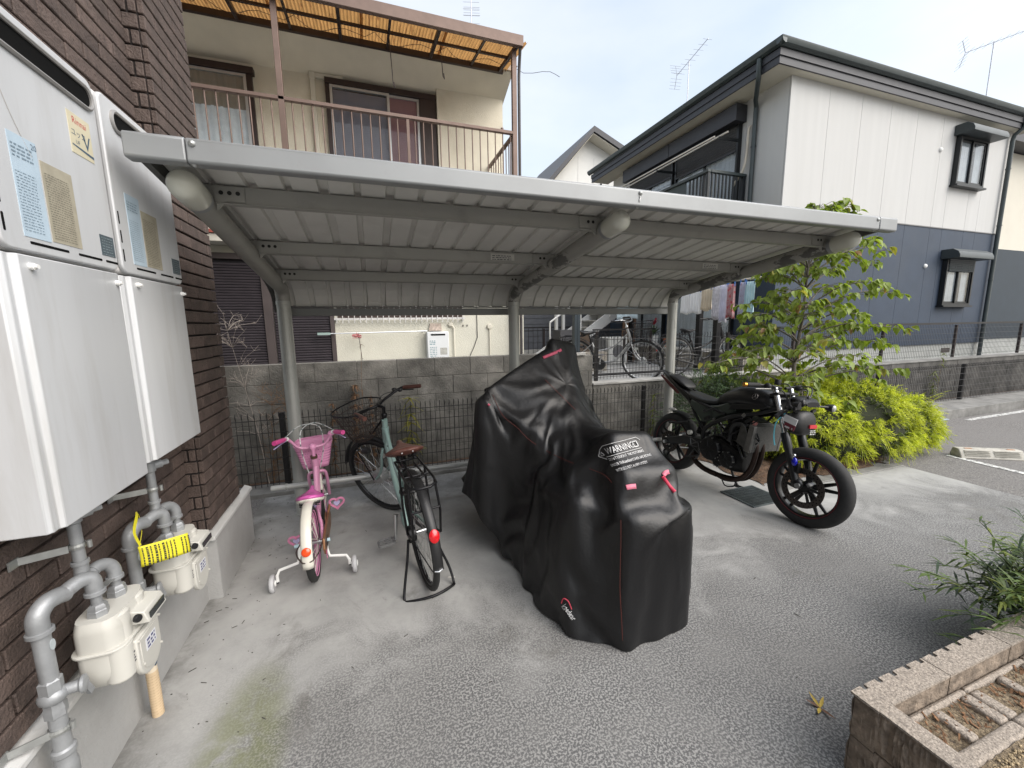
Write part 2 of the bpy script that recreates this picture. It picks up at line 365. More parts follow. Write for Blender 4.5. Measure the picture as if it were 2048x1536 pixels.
def wheel_stop(loc, rz, label):
    t = thing('wheel_stop', label, 'wheel stop', loc, rz, local=True)
    ws = M('wheel_stop_plastic', (.46,.44,.39), .7, 0, .1, 12, bump=.2, bs=70, dirt=((.22,.2,.17), 9, .5, .7, .7))
    m = MB(); m.prism([(-.08,0),(.08,0),(.07,.03),(.03,.10),(-.05,.10),(-.075,.03)], (-.30,0,0), (0,1,0), (0,0,1), (.60,0,0)); m.build('body', ws, t, bev=.008)
    m = MB()
    for k in range(4):
        yy = .062-k*.0; q = .036+k*.016
        m.bar((-.26, .079-(q-.02)*.48, q), (-.02, .079-(q-.02)*.48, q), .012, .004); m.bar((.02, .079-(q-.02)*.48, q), (.26, .079-(q-.02)*.48, q), .012, .004)
    m.build('groove', M('groove', (.34,.325,.285), .8), t)
    m = MB(); m.box(-.303,-.03,.03, -.2985,.045,.06); m.build('end_slot', M('slot', (.06,.058,.05), .9), t)
    for xx in (-.2, .2): MB().box(xx-.035,.0,.1,xx+.035,.022,.104).build('reflector', M('amber', (.38,.16,.06), .4), t)
    return t
wheel_stop((6.47,2.36,-.008), rad(150), 'pale grey plastic wheel stop on the asphalt just behind the yellow shrub')
# ================================================================ brown brick building with its plinth
brick_m = M('brown_brick', (.092,.066,.056), .75, 0, .28, 14, bump=.7, bs=120, rnd=.22, dirt=((.045,.030,.026), 60, .56, .66, .7))
mortar = M('dark_mortar', (.022,.018,.017), .95, 0, .2, 20)
plinth_m = M('grey_render', (.36,.36,.355), .8, 0, .1, 3, bump=.25, bs=90, dirt=((.27,.265,.255), 2.2, .45, .75, .7))
bld = thing('brick_building', 'brown brick apartment wall with rendered grey plinth carrying the water heaters', 'building', (-1.5,1.5,0))
m = MB(); m.box(-5,-2.5,.38, -1.012,3.06,6.2); m.box(-1.02,2.575,.39, -.932,3.088,6.18); m.build('wall', mortar, bld)
m = MB(); m.box(-5,-2.5,0, -.965,2.575,.372); m.box(-1.0,2.575,0, -.895,3.26,.372)
pl = m.build('plinth', plinth_m, bld)
m = MB(); m.prism([(0,0),(.068,0),(.068,.022),(0,.042)], (-1.02,-2.5,.374), (1,0,0), (0,0,1), (0,5.03,0))
m.prism([(0,0),(.045,0),(.045,.022),(0,.042)], (-.93,2.53,.374), (1,0,0), (0,0,1), (0,.76,0))
m.prism([(0,0),(.045,0),(.045,.022),(0,.042)], (-.93,2.575,.3741), (0,-1,0), (0,0,1), (-.09,0,0))
m.build('plinth_cap', M('cap_render', (.52,.52,.51), .7, 0, .08, 5, bump=.15, bs=60, dirt=((.3,.3,.29), 5, .55, .75, .6)), pl, bev=.004)
PIT, BL = .068, .236
meshes = {}
def brick_mesh(w, d, ax):
    k = (round(w, 3), ax)
    if k not in meshes:
        mb = MB()
        if ax == 'x': mb.box(-.012,-w/2+.004,-.0295, .012,w/2-.004,.0295)
        else: mb.box(-w/2+.004,-.012,-.0295, w/2-.004,.012,.0295)
        me = mb.mesh('brick', brick_m)
        bm = bmesh.new(); bm.from_mesh(me); bmesh.ops.bevel(bm, geom=bm.edges[:], offset=.003, segments=1, affect='EDGES'); bm.to_mesh(me); bm.free(); meshes[k] = me
    return meshes[k]
spots = []
r_ = random.Random(11)
for row in range(44):
    z = .42+.034+row*PIT
    def course(y0, y1, off, fn):
        y = y0
        first = BL*off if off else BL
        w = first
        while y < y1-.03:
            w = min(w, y1-y); fn(y+w/2, w); y += w; w = BL
    course(.55, 2.565, .5*(row % 2), lambda c, w: spots.append(((-1.0, c, z), w, 'x')))
    course(2.575-.012, 3.10, .5*((row+1) % 2), lambda c, w: spots.append(((-.92, c, z), w, 'x')))
    if row % 2: spots.append(((-.9675, 2.575, z), .071, 'y'))
    else: spots.append(((-.988, 2.575, z), .032, 'y')); spots.append(((-.952, 2.575, z), .038, 'y'))
def hidden(p): return (p[0] < -.95 and 1.33 < p[1] < 2.2 and 1.12 < p[2] < 2.3) or p[1] < .95
spots.sort(key=lambda s_: (hidden(s_[0]), (s_[0][0]**2+s_[0][1]**2+(s_[0][2]-1.55)**2)))
rest = MB()
wallpart = [c for c in bld.children if c.name.startswith('wall')][0]
for i, (p, w, ax) in enumerate(spots):
    p = (p[0]+(r_.uniform(-.0015, .0015) if ax == 'x' else 0), p[1], p[2]+r_.uniform(-.001, .001))
    if i < 300: piece('brick', brick_mesh(w, 0, ax), wallpart, p)
    else:
        me = brick_mesh(w, 0, ax); rest.add([(v.co.x+p[0], v.co.y+p[1], v.co.z+p[2]) for v in me.vertices], [tuple(f.vertices) for f in me.polygons])
rest.build('upper_brickwork', brick_m, wallpart, kind='stuff')

# ================================================================ water heaters
enamel = M('heater_enamel', (.56,.572,.585), .42, .1, .07, 5, stretch=(1,1,.12), dirt=((.40,.39,.37), 9, .50, .74, .55))
enamel2 = M('heater_edge', (.58,.57,.56), .5, .1, .06, 3, dirt=((.3,.28,.25), 14, .6, .75, .5))
slot_m = M('slot_dark', (.006,.006,.006), .9, spec=.1)
tan_l = M('tan_label', (.36,.33,.255), .7, 0, .12, 30); blue_l = M('blue_label', (.42,.52,.60), .7, 0, .08, 12); cream_l = M('cream_label', (.58,.53,.38), .65, 0, .06, 10)
ink = M('ink', (.05,.055,.07), .8); ink_red = M('ink_red', (.5,.06,.07), .7); ink_blue = M('ink_blue', (.06,.10,.15), .7); plate_m = M('dark_plate', (.075,.10,.115), .5, 0, .2, 30)
def dashes(m, o, r, u, n, w, h, gap=.5, seed=1, fill=.85):
    """rows of tiny print too small to read"""
    rr = random.Random(seed); o, r, u = Vector(o), Vector(r), Vector(u); nrm = r.cross(u)*.0006
    for i in range(n):
        x = 0; y = -i*h
        while x < w*fill:
            l = rr.uniform(.25, 1.1)*h*1.6; l = min(l, w*fill-x)
            a = o+r*x+u*y+nrm; m.quad(a, a+r*l, a+r*l+u*h*gap, a+u*h*gap); x += l+h*rr.uniform(.25, .7)
FX = -.78
def heater(y0, y1, zb, label):
    t = thing('water_heater', label, 'water heater', (-.9,(y0+y1)/2,zb), group='wall-hung water heaters')
    w = y1-y0; R, U = (0,1,0), (0,0,1)
    # lower pipe cover: folded sheet with a stepped lip down both sides
    m = MB(); m.prism([(-.985,0),(FX-.018,0),(FX-.010,.012),(FX-.012,.030),(FX,.040),(FX,w-.018),(FX-.006,w-.002),(-.985,w)], (0,y0,zb), (1,0,0), (0,1,0), (0,0,1.732-zb))
    lc = m.build('pipe_cover', enamel, t, bev=.003)
    for yy, zz in ((y0+.075,1.705),(y1-.03,1.70)):
        MB().lathe([(0,.016),(.0055,.016),(.0055,.009),(.009,.009),(.009,0)], (FX,yy,zz), (1,0,0), 12).build('screw', white_paint, lc, smooth=40)
    # upper case and its raised, round-cornered front
    m = MB(); m.box(-.985,y0,1.738, FX-.014,y1,2.318); up_ = m.build('case', enamel2, t, bev=.012, seg=3)
    m = MB(); m.prism(rrect(w-.004, .574, .03, 5), (FX-.016,(y0+y1)/2,2.028), (0,1,0), (0,0,1), (.016,0,0)); fr = m.build('front_panel', enamel, t, bev=.005, seg=3)
    # exhaust slot: ring proud of the panel, dark throat
    cy, cz = y0+w*.54, 2.252
    m = MB(); m.prism(rrect(w*.80, .052, .025, 6), (FX-.001,cy,cz), R, U, (.0025,0,0)); m.build('exhaust_slot', slot_m, fr)
    m = MB(); q = rrect(w*.80+.012, .064, .031, 6); m.tube([(FX+.003, cy+a, cz+b) for a, b in q], .0065, 6, closed=True); m.build('slot_ring', M('slot_ring', (.30,.29,.28), .5, .4), fr, smooth=50)
    m = MB()
    for a, b in ((.09,.23),(.27,.38),(.40,.465)): m.prism(rrect((b-a)*w/.47, .007, .003, 3), (FX-.001,y0+(a+b)/2*w/.47,1.765), R, U, (.0016,0,0))
    for k in range(3): m.prism(rrect(.007, .042, .003, 3), (FX-.001,y0+.018,1.80+k*.062), R, U, (.0016,0,0))
    m.build('vent_slots', slot_m, fr)
    s_ = MB().box(FX-.001,y0+.075*w/.47,1.778, FX+.0012,y0+.165*w/.47,2.02).build('blue_label', blue_l, fr)
    m = MB(); dashes(m, (FX+.0014,y0+.08*w/.47,1.992), R, U, 4, .078, .009, seed=3, gap=.4); dashes(m, (FX+.0014,y0+.08*w/.47,1.93), R, U, 20, .08, .0072, seed=4, gap=.22, fill=.8); m.build('print', M('ink_pale_blue', (.20,.27,.33), .7), s_)
    s_ = MB().box(FX-.001,y0+.172*w/.47,1.782, FX+.0012,y0+.29*w/.47,1.985).build('tan_label', tan_l, fr)
    m = MB(); dashes(m, (FX+.0014,y0+.18*w/.47,1.955), R, U, 27, .106, .0063, seed=5, gap=.28); m.build('print', M('ink_olive', (.14,.13,.10), .7), s_)
    s_ = MB().box(FX-.001,y1-.085,1.782, FX+.0012,y1-.015,1.845).build('dark_plate', plate_m, fr)
    m = MB(); dashes(m, (FX+.0014,y1-.08,1.835), R, U, 7, .065, .0085, seed=8, gap=.3); m.build('print', M('plate_ink', (.25,.30,.32), .6), s_)
    return t, fr
h1, f1 = heater(1.285, 1.752, 1.037, 'white wall-hung gas water heater above the meter without a tag')
h2, f2 = heater(1.775, 2.245, 1.062, 'white wall-hung gas water heater partly behind the carport fascia')
s_ = MB().box(FX-.001,1.60,2.06, FX+.0012,1.70,2.175).build('brand_sticker', cream_l, f1, label='cream maker sticker with red and blue lettering')
R, U = (0,1,0), (0,0,1); tx = FX+.0016
text('Rinnai', .026, (tx,1.650,2.147), R, U, ink_red, s_, align='CENTER')
text('ユッコ', .022, (tx,1.606,2.112), R, U, ink_blue, s_); text('UF', .016, (tx,1.622,2.09), R, U, ink_blue, s_); text('V', .062, (tx,1.655,2.087), R, U, ink_blue, s_)
MB().add([(tx,1.605,2.082),(tx,1.70,2.07),(tx,1.70,2.078),(tx,1.605,2.086)], [(0,1,2,3)]).build('swoosh', ink_blue, s_)
bl = [c for c in f1.children if c.name.startswith('blue_label')][0]
text('20', .02, (tx,1.43,2.0), R, U, ink_blue, bl)
m = MB(); m.tube(smoothpath([(FX+.001,1.33,2.2),(FX+.001,1.36,2.12),(FX+.001,1.385,2.06),(FX+.001,1.43,1.98)], 5), .0007, 4); m.build('scratch', M('scratch', (.42,.40,.38), .6), f1)

# ================================================================ gas pipes and meters
pipe_m = M('grey_pipe', (.30,.31,.32), .45, .35, .12, 18, bump=.1, bs=60, dirt=((.2,.2,.205), 20, .55, .7, .5))
meter_m = M('meter_cream', (.50,.49,.45), .5, 0, .05, 6, dirt=((.40,.38,.33), 9, .58, .8, .6))
tape_m = M('wrap_tape', (.55,.42,.27), .7, 0, .1, 10, bump=.2, bs=60); sleeve_m = M('cream_sleeve', (.62,.54,.42), .6, 0, .06, 8)
def gas_pipe(dy, label):
    t = thing('gas_pipe', label, 'gas pipe', (-.905,1.37+dy,0), group='gas supply pipes')
    Y = 1.37+dy; X = -.905
    m = MB(); m.cyl((X,Y,.0),(X,Y,.20),.0195,n=18); m.build('wrapped_base', tape_m, t, smooth=40)
    m = MB(); pts = []
    for k in range(150):
        a = k*2*PI/10; pts.append((X+.0197*math.cos(a), Y+.0197*math.sin(a), .006+k*.0012+.001*math.sin(k*.7)))
    m.tube(pts, .0009, 4); m.build('tape_edge', M('tape_edge', (.40,.29,.18), .8), t)
    MB().cyl((X,Y,.20),(X,Y,.27),.019,n=18).build('sleeve', sleeve_m, t, smooth=40)
    MB().prism([(.012*math.cos(k*PI/8),.016*math.sin(k*PI/8)) for k in range(16)], (X+.0185,Y-.004,.238), (0,1,0), (0,0,1), (.0012,0,0)).build('seal', ink_blue, t)
    m = MB(); m.lathe([(.0205,.265),(.025,.272),(.025,.31),(.0225,.315),(.0225,.34),(.0265,.345),(.0265,.36),(.0205,.365),(.0195,.47)], (X,Y,0), n=18); m.build('coupling', pipe_m, t, smooth=35)
    m = MB(); m.lathe([(.0195,.465),(.0245,.47),(.0255,.495),(.0225,.505),(.024,.52),(.0255,.555),(.0255,.58),(.0195,.585)], (X,Y,0), n=6); m.ell((X,Y,.53),(.033,.030,.026),14,8); vb = m.build('valve', pipe_m, t, smooth=35)
    m = MB(); m.cyl((X+.015,Y+.012,.53),(X+.05,Y+.02,.53),.016,n=14); m.lathe([(.019,0),(.025,.005),(.025,.012),(.015,.016),(0,.016)], (X+.048,Y+.02,.53), (.97,.25,0), 14); m.bar((X+.058,Y+.022,.53),(X+.06,Y+.038,.488),.010,.016)
    m.build('handle', pipe_m, vb, smooth=35)
    m = MB(); m.cyl((X,Y,.58),(X,Y,.735),.0195,n=18); m.build('riser', pipe_m, t, smooth=40)
    MB().prism([(.010*math.cos(k*PI/8),.016*math.sin(k*PI/8)) for k in range(16)], (X+.0192,Y+.002,.685), (0,1,0), (0,0,1), (.0012,0,0)).build('seal', M('seal_pale', (.45,.50,.52), .6), t)
    def elbow(name, pts, r, collars):
        m = MB(); m.tube(smoothpath(pts, 5), r, 16)
        for p, d in collars: m.lathe([(r,0),(r*1.22,.002),(r*1.22,.012),(r,.014)], p, d, 18)
        return m.build(name, pipe_m, t, smooth=40)
    elbow('elbow', [(X,Y,.72),(X,Y,.77),(X+.006,Y+.022,.795),(X+.014,Y+.05,.797),(X+.022,Y+.075,.79)], .0235, [((X,Y,.722),(0,0,1))])
    elbow('elbow', [(X+.02,Y+.065,.793),(X+.035,Y+.10,.803),(X+.048,Y+.122,.80),(X+.055,Y+.13,.785),(X+.055,Y+.132,.745)], .021, [((X+.055,Y+.132,.74),(0,0,1))])
    P1 = (X+.055, Y+.132); P2 = (X+.055, Y+.232)
    for q, zt in ((P1, .745), (P2, .735)):
        m = MB(); m.cyl((*q,.69),(*q,zt),.0135,n=14); m.lathe([(.0,.668),(.026,.668),(.026,.69),(.024,.692),(.024,.70),(.019,.708),(.014,.71)], (*q,0), n=6); m.build('union_nut', pipe_m, t, smooth=30)
    # outlet up to the heater
    elbow('elbow', [(*P2,.73),(*P2,.765),(P2[0]-.01,P2[1]-.012,.79),(P2[0]-.02,P2[1]-.035,.797),(P2[0]-.024,P2[1]-.055,.793)], .019, [((*P2,.728),(0,0,1))])
    Z2 = (P2[0]-.03, P2[1]-.085)
    elbow('elbow', [(P2[0]-.024,P2[1]-.05,.793),(P2[0]-.027,P2[1]-.07,.79),(Z2[0],Z2[1]-.002,.80),(*Z2,.825),(*Z2,.85)], .0175, [((*Z2,.838),(0,0,1))])
    m = MB(); m.cyl((*Z2,.84),(*Z2,1.0),.0155,n=16); m.lathe([(.0155,.97),(.021,.975),(.021,1.01),(.0155,1.015)], (*Z2,0), n=16); m.cyl((*Z2,1.0),(*Z2,1.045),.017); m.cyl((Z2[0],Z2[1],.995),(Z2[0]+.025,Z2[1]+.035,.995),.017); m.cyl((Z2[0]+.02,Z2[1]+.028,.995),(Z2[0]+.04,Z2[1]+.055,.995),.012,n=6); m.build('outlet_pipe', pipe_m, t, smooth=40)
    # galvanised wall brackets
    for (bx, by, bz) in ((X,Y,.425),(Z2[0],Z2[1],.90)):
        m = MB(); m.box(-.985,by-.085,bz-.013,-.981,by-.05,bz+.013); m.bar((-.983,by-.055,bz),(bx-.01,by-.02,bz),.004,.022); m.ring((bx,by,bz),(0,0,1),.022 if bz < .5 else .018,.003,20,6,3); m.cyl((bx+.03,by,bz-.01),(bx+.03,by,bz+.012),.006,n=8); m.build('bracket', galv, t)
    m = MB(); m.bar((P1[0]+.0,P1[1]+.0,.742),(P2[0],P2[1],.738),.022,.003); m.build('spreader', galv, t)
    return t
gas_pipe(0, 'grey gas pipe with tape-wrapped foot feeding the untagged meter'); gas_pipe(.455, 'grey gas pipe with tape-wrapped foot and a yellow tag')
def gas_meter(dy, label):
    cy = 1.37+.182+dy; cx = -.845; t = thing('gas_meter', label, 'gas meter', (cx,cy,.672), group='cream gas meters'); t.scale = (.80,.82,.84)
    def shell(z0, z1, pad, taper, name, rnd_=.05):
        m = MB(); sec = []
        for k in range(9):
            f = k/8; z = z0+(z1-z0)*f; e = taper(f)
            sec.append([(cx+a*(e[0])+e[2], cy+b*e[1], z) for a, b in rrect(1, 1, .28, 4)])
        n = len(sec[0]); m.add([p for s_ in sec for p in s_], [(i*n+k, i*n+(k+1) % n, (i+1)*n+(k+1) % n, (i+1)*n+k) for i in range(8) for k in range(n)]+[tuple(range(n-1,-1,-1)), tuple(range(8*n, 9*n))])
        return m.build(name, meter_m, t, smooth=50)
    lo = shell(.405, .55, 0, lambda f: (.135+.022*min(1, f*3), .205+.055*min(1, f*2.4)**.6, 0), 'lower_case')
    hi = shell(.556, .672, 0, lambda f: (.150-.035*max(0, f-.6), .255-.04*max(0, f-.75)*2, -.003), 'upper_case')
    m = MB(); m.prism(rrect(.172, .274, .05, 5), (cx,cy,.549), (1,0,0), (0,1,0), (0,0,.009)); m.build('flange', meter_m, t, bev=.002)
    # vertical swells of the bellows chambers
    for dy_ in (-.085, .085):
        m = MB(); m.tube([(cx+.045,cy+dy_,.425),(cx+.047,cy+dy_,.55)], .045, 14, sq=1); m.ell((cx+.045,cy+dy_,.425),(.045,.045,.022),14,8); m.build('chamber', meter_m, lo, smooth=60)
        m = MB(); m.tube([(cx+.03,cy+dy_*.62,.558),(cx+.03,cy+dy_*.62,.66)], .048, 14); m.ell((cx+.03,cy+dy_*.62,.66),(.048,.048,.012),14,6); m.build('port_tower', meter_m, hi, smooth=60)
    # front cover plate, rounded at the bottom
    poly = [(-.085,.13),(.085,.13)]+[(.085*math.cos(a), .02+.075*math.sin(a)-.0) for a in [-k*PI/10 for k in range(11)]]
    m = MB(); m.prism(poly, (cx+.078,cy+.01,.41), (0,1,0), (0,0,1), (.022,0,0)); fc = m.build('front_cover', meter_m, t, bev=.006, seg=3)
    m = MB(); m.prism([(p[0]*.8, p[1]*.82+.012) for p in poly], (cx+.099,cy+.01,.41), (0,1,0), (0,0,1), (.004,0,0)); m.build('cover_relief', meter_m, fc, bev=.0015)
    lb = MB().box(cx+.1032,cy-.025,.455,cx+.1045,cy+.05,.505).build('serial_label', M('label_white', (.66,.67,.70), .6), fc)
    m = MB(); dashes(m, (cx+.1048,cy-.018,.492), R, U, 3, .07, .015, seed=6, gap=.55); m.build('print', M('ink_violet', (.07,.07,.18), .7), lb)
    m = MB()
    for a, b in ((-.075,.12),(.085,.12),(-.06,0.01),(.075,.0)): m.cyl((cx+.095,cy+.01+a,.41+b),(cx+.106,cy+.01+a,.41+b),.005,n=8)
    m.build('screws', meter_m, fc, kind='stuff')
    # counter housing standing out at the top front
    m = MB(); m.prism([(0,0),(.075,0),(.060,.048),(0,.06)], (cx+.055,cy-.03,.578), (1,0,0), (0,0,1), (0,.145,0)); ch = m.build('counter', meter_m, t, bev=.004)
    m = MB(); m.bar((cx+.1275,cy-.015,.600),(cx+.1275,cy+.10,.600),.004,.026); w_ = m.build('counter_window', M('lcd', (.03,.035,.035), .15, 0, .1), ch); w_.rotation_euler = (0,0,0)
    MB().lathe([(0,.014),(.013,.014),(.015,.01),(.015,0)], (cx+.10,cy-.052,.62), (.9,-.45,0), 14).build('reset_knob', black_plastic, ch, smooth=40)
    m = MB(); dashes(m, (cx+.0905,cy-.085,.50), R, U, 4, .03, .012, seed=9); m.build('print', ink, lo, kind='stuff')
    return t
gas_meter(0, 'cream gas meter without a tag, under the first heater'); gas_meter(.455, 'cream gas meter behind the yellow warning tag')
tg = thing('warning_tag', 'yellow printed paper tag tied round the gas pipe elbow', 'tag', (-.80,1.90,.66))
ty = M('tag_yellow', (.62,.56,.02), .6, 0, .06, 10)
o_ = Vector((-.862,1.775,.748)); r__ = Vector((.78,.60,-.09)).normalized(); u__ = Vector((-.05,.06,1)).normalized()
m = MB(); m.grid(lambda u, v: o_+r__*u*.152-u__*v*.080+Vector((.003,-.003,0))*math.sin(u*PI)+Vector((.002,0,0))*math.sin(v*PI), 14, 8); card = m.build('card', ty, tg, smooth=60, solid=.0008)
m = MB(); n_ = r__.cross(u__)
rr = random.Random(4)
for c in range(13):                                               # columns of vertical print
    x = .008+c*.0118
    if c in (9,): continue
    z = .008; w_ = .007 if c in (3, 5, 1) else .004
    while z < .076:
        l = rr.uniform(.004, .012)
        a = o_+r__*x-u__*z+Vector((.003,-.003,0))*math.sin(x/.165*PI)+Vector((.002,0,0))*math.sin(z/.086*PI)+n_*.0012
        m.quad(a, a+r__*w_, a+r__*w_-u__*l*.8, a-u__*l*.8); z += l
m.build('print', M('tag_ink', (.03,.03,.02), .8), card)
m = MB(); band = smoothpath([(-.858,1.785,.748),(-.872,1.79,.80),(-.885,1.845,.835),(-.90,1.885,.838),(-.905,1.905,.81),(-.885,1.865,.77),(-.862,1.79,.748)], 5)
m.tube(band, .008, 6, sq=.15, closed=False); m.build('tie', ty, tg, smooth=50)
# ================================================================ cycle shelter
alu = M('shelter_grey', (.33,.325,.30), .5, .25, .06, 4, dirt=((.19,.188,.175), 5, .55, .75, .5))
alu_post = M('shelter_post', (.40,.405,.38), .45, .25, .06, 4, dirt=((.22,.22,.205), 6, .58, .75, .5))
alu_front = M('shelter_fascia', (.27,.28,.285), .45, .3, .06, 5, dirt=((.24,.24,.24), 12, .55, .72, .4))
deck_m = M('deck_white', (.62,.61,.575), .6, .0, .06, 2.5, dirt=((.46,.45,.42), 4, .5, .75, .5))
grime = M('rafter_grime', (.33,.325,.30), .55, .2, .06, 4, dirt=((.055,.055,.055), 5, .52, .56, .75), stretch=(2,1,2))
cp = thing('cycle_shelter', 'grey steel cycle shelter with curved ribbed roof and three bent pipe frames', 'cycle shelter', (1.28,3.6,0))
def sheet_z(y): return 2.178-.14*(y-1.80)
path = [(1.80+.16*k, sheet_z(1.80+.16*k)) for k in range(11)]      # to y = 3.40
path += [(3.47,1.938),(3.55,1.913),(3.62,1.882),(3.68,1.845),(3.73,1.80),(3.765,1.755),(3.785,1.715)]
XL, XR, NP = -.695, 3.235, 14
pw = (XR-XL)/NP
sec = [(0,.016),(.004,.0),(.006,-.001),(.102,0),(.108,.016),(.131,.016),(.137,0),(.238,0),(.244,.016),(pw-.0015,.016)]
m = MB(); n = len(sec); vs = []
for i, (y, z) in enumerate(path):
    a = Vector((0, path[min(i+1, len(path)-1)][0]-path[max(i-1, 0)][0], path[min(i+1, len(path)-1)][1]-path[max(i-1, 0)][1])).normalized()
    nn = Vector((0, -a.z, a.y))
    for sx_, sz_ in sec: vs.append((sx_-pw/2, y-2.6+nn.y*sz_, z-2.06+nn.z*sz_))
m.add(vs, [(i*n+k, i*n+k+1, (i+1)*n+k+1, (i+1)*n+k) for i in range(len(path)-1) for k in range(n-1)])
me = m.mesh('roof_panel', deck_m)
for k in range(NP):
    o = piece('roof_panel', me, cp, (XL+pw*(k+.5), 2.6, 2.06)); md = o.modifiers.new('s', 'SOLIDIFY'); md.thickness = .0015
# front fascia: rounded box with end pieces
q = [(0,0),(.008,-.006),(.05,-.006),(.058,.002),(.058,.068),(.05,.078),(.010,.078),(0,.070)]
def fascia(x0, x1, name, d=0):
    m = MB(); m.prism(q, (x0,1.745-d,2.112), (0,1,0), (0,0,1), (x1-x0,0,0)); return m.build(name, alu_front, cp, bev=.006, seg=3)
fascia(-.55, 3.08, 'front_fascia'); e1 = fascia(-.722, -.552, 'fascia_end', .002); e2 = fascia(3.082, 3.252, 'fascia_end', .002)
for x in (-.53, 1.28, 3.06):
    MB().lathe([(0,.009),(.007,.007),(.011,.002),(.0115,0)], (x,1.744,2.168), (0,-1,0), 12).build('bolt', galv, cp, smooth=60)
    MB().lathe([(0,.007),(.006,.005),(.009,0)], (x-.004,1.765,2.106), (0,0,-1), 10).build('bolt', galv, cp, smooth=60)
m = MB(); m.tube([(1.276,1.7425,2.155),(1.279,1.7425,2.145),(1.275,1.7425,2.136),(1.278,1.7425,2.128)], .0035, 5); m.build('sealant', white_paint, cp)
# side trims follow the sheet
for xs, nm in ((XL-.012, 'side_trim'), (XR+.012, 'side_trim')):
    m = MB(); vs = []
    for y, z in path:
        vs += [(xs-.012,y,z-.045),(xs+.012,y,z-.045),(xs+.012,y,z+.022),(xs-.012,y,z+.022)]
    L_ = len(path); fs = [(i*4+k, i*4+(k+1) % 4, (i+1)*4+(k+1) % 4, (i+1)*4+k) for i in range(L_-1) for k in range(4)]+[(3,2,1,0),(L_*4-4,L_*4-3,L_*4-2,L_*4-1)]
    m.add(vs, fs); m.build(nm, M('trim_dark', (.10,.10,.095), .6, .2), cp)
# purlins with their label plates and bolt holes
PX = (-.62, 1.28, 3.10)
hole = M('bolt_hole', (.012,.012,.012), .7)
for y in (2.08, 2.75, 3.35):
    zc = sheet_z(y)-.041
    m = MB(); m.box(XL+.01, y-.016, zc-.036, XR-.01, y+.016, zc+.034); m.box(XL+.01, y-.028, zc-.040, XR-.01, y+.016, zc-.0365); p_ = m.build('purlin', alu, cp, bev=.002)
    for x in PX:
        for s_ in (-1, 1):
            if (x < 0 and s_ < 0) or (x > 3 and s_ > 0): continue
            m = MB(); m.box(x+s_*.05-(.0 if s_ > 0 else .11), y-.021, zc-.03, x+s_*.05+(.11 if s_ > 0 else 0), y-.0165, zc+.03); m.prism([(0,0),(.035,0),(0,-.035)], (x+s_*.055,y-.02,zc-.03), (s_,0,0), (0,0,1), (0,.012,0)); m.build('bracket', alu, p_)
            m = MB()
            for k in range(2 if s_ < 0 else 3): m.cyl((x+s_*(.075+k*.03), y-.0215, zc+.004), (x+s_*(.075+k*.03), y-.0225, zc+.004), .0085, n=12)
            m.build('bolt_hole', hole, p_)
lbl = M('maker_label', (.50,.49,.45), .6, 0, .1, 20)
zc = sheet_z(2.75)-.041
for x0, x1 in ((.81,.98),(2.64,2.80)):
    l_ = MB().box(x0,2.731,zc-.02,x1,2.7325,zc+.022).build('label', lbl, cp); m = MB(); dashes(m, (x0+.01,2.7305,zc+.006), (1,0,0), (0,0,1), 3, (x1-x0)*.95, .012, seed=2, gap=.4); m.build('print', ink, l_)
# rear beam
m = MB(); m.box(XL,3.765,1.636, XR,3.815,1.70); m.box(XL,3.755,1.704, XR,3.82,1.716); m.build('rear_beam', M('shelter_dark', (.16,.165,.16), .5, .25, .08, 5), cp, bev=.004)
# bent pipe frames, translucent end caps, clamps
cap_m = M('milky_cap', (.56,.56,.49), .22, 0, .05, 8, spec=.5, coat=.3)
for i, x in enumerate(PX):
    m = MB(); m.cyl((x,3.6,0),(x,3.6,1.735),.050,n=26); m.box(x-.006,3.548,.02,x+.006,3.552,1.72); po = m.build('post', alu_post, cp, smooth=40)
    m = MB(); m.lathe([(.051,1.715),(.054,1.718),(.054,1.744),(.051,1.747)], (x,3.6,0), n=26); m.lathe([(.051,0),(.056,0),(.056,.012),(.051,.014)], (x,3.6,0), n=26); m.build('collar', alu_post, po, smooth=40)
    rp = smoothpath([(x,3.6,1.735),(x,3.598,1.775),(x,3.578,1.822),(x,3.53,1.850),(x,3.45,1.863)], 4)+[(x,3.2,1.898),(x,2.6,1.982),(x,2.0,2.066)]
    m = MB(); m.tube(rp, .050, 26); m.build('rafter', grime if i else alu, cp, smooth=40)
    d = Vector((0,-1,.14)).normalized(); o0 = Vector((x,2.02,2.063))
    m = MB(); m.lathe([(.0535,-.02),(.0535,.012),(.0515,.014)], o0, d, 26); m.build('cap_ring', alu_front, cp, smooth=40)
    m = MB(); m.lathe([(.0525,.0),(.0555,.012),(.0555,.105)]+[(.0555*math.cos(a), .105+.058*math.sin(a)) for a in [k*PI/20 for k in range(1, 11)]], o0, d, 26); m.build('end_cap', cap_m, cp, smooth=60)
m = MB(); m.cyl((-.82,3.535,.27),(3.25,3.535,.27),.0215,n=16); sb = m.build('stopper_bar', M('stopper_white', (.47,.475,.46), .4, .2, .06, 6), cp, smooth=40)
for x in PX:
    m = MB(); m.lathe([(.052,.245),(.055,.246),(.055,.294),(.052,.295)], (x,3.6,0), n=22); m.ring((x+.09,3.535,.27),(1,0,0),.0245,.003,18,6,3); m.ring((x-.09,3.535,.27),(1,0,0),.0245,.003,18,6,3); m.cyl((x+.06,3.57,.262),(x+.06,3.585,.235),.008,n=8); m.build('clamp', alu_post, cp, smooth=40)
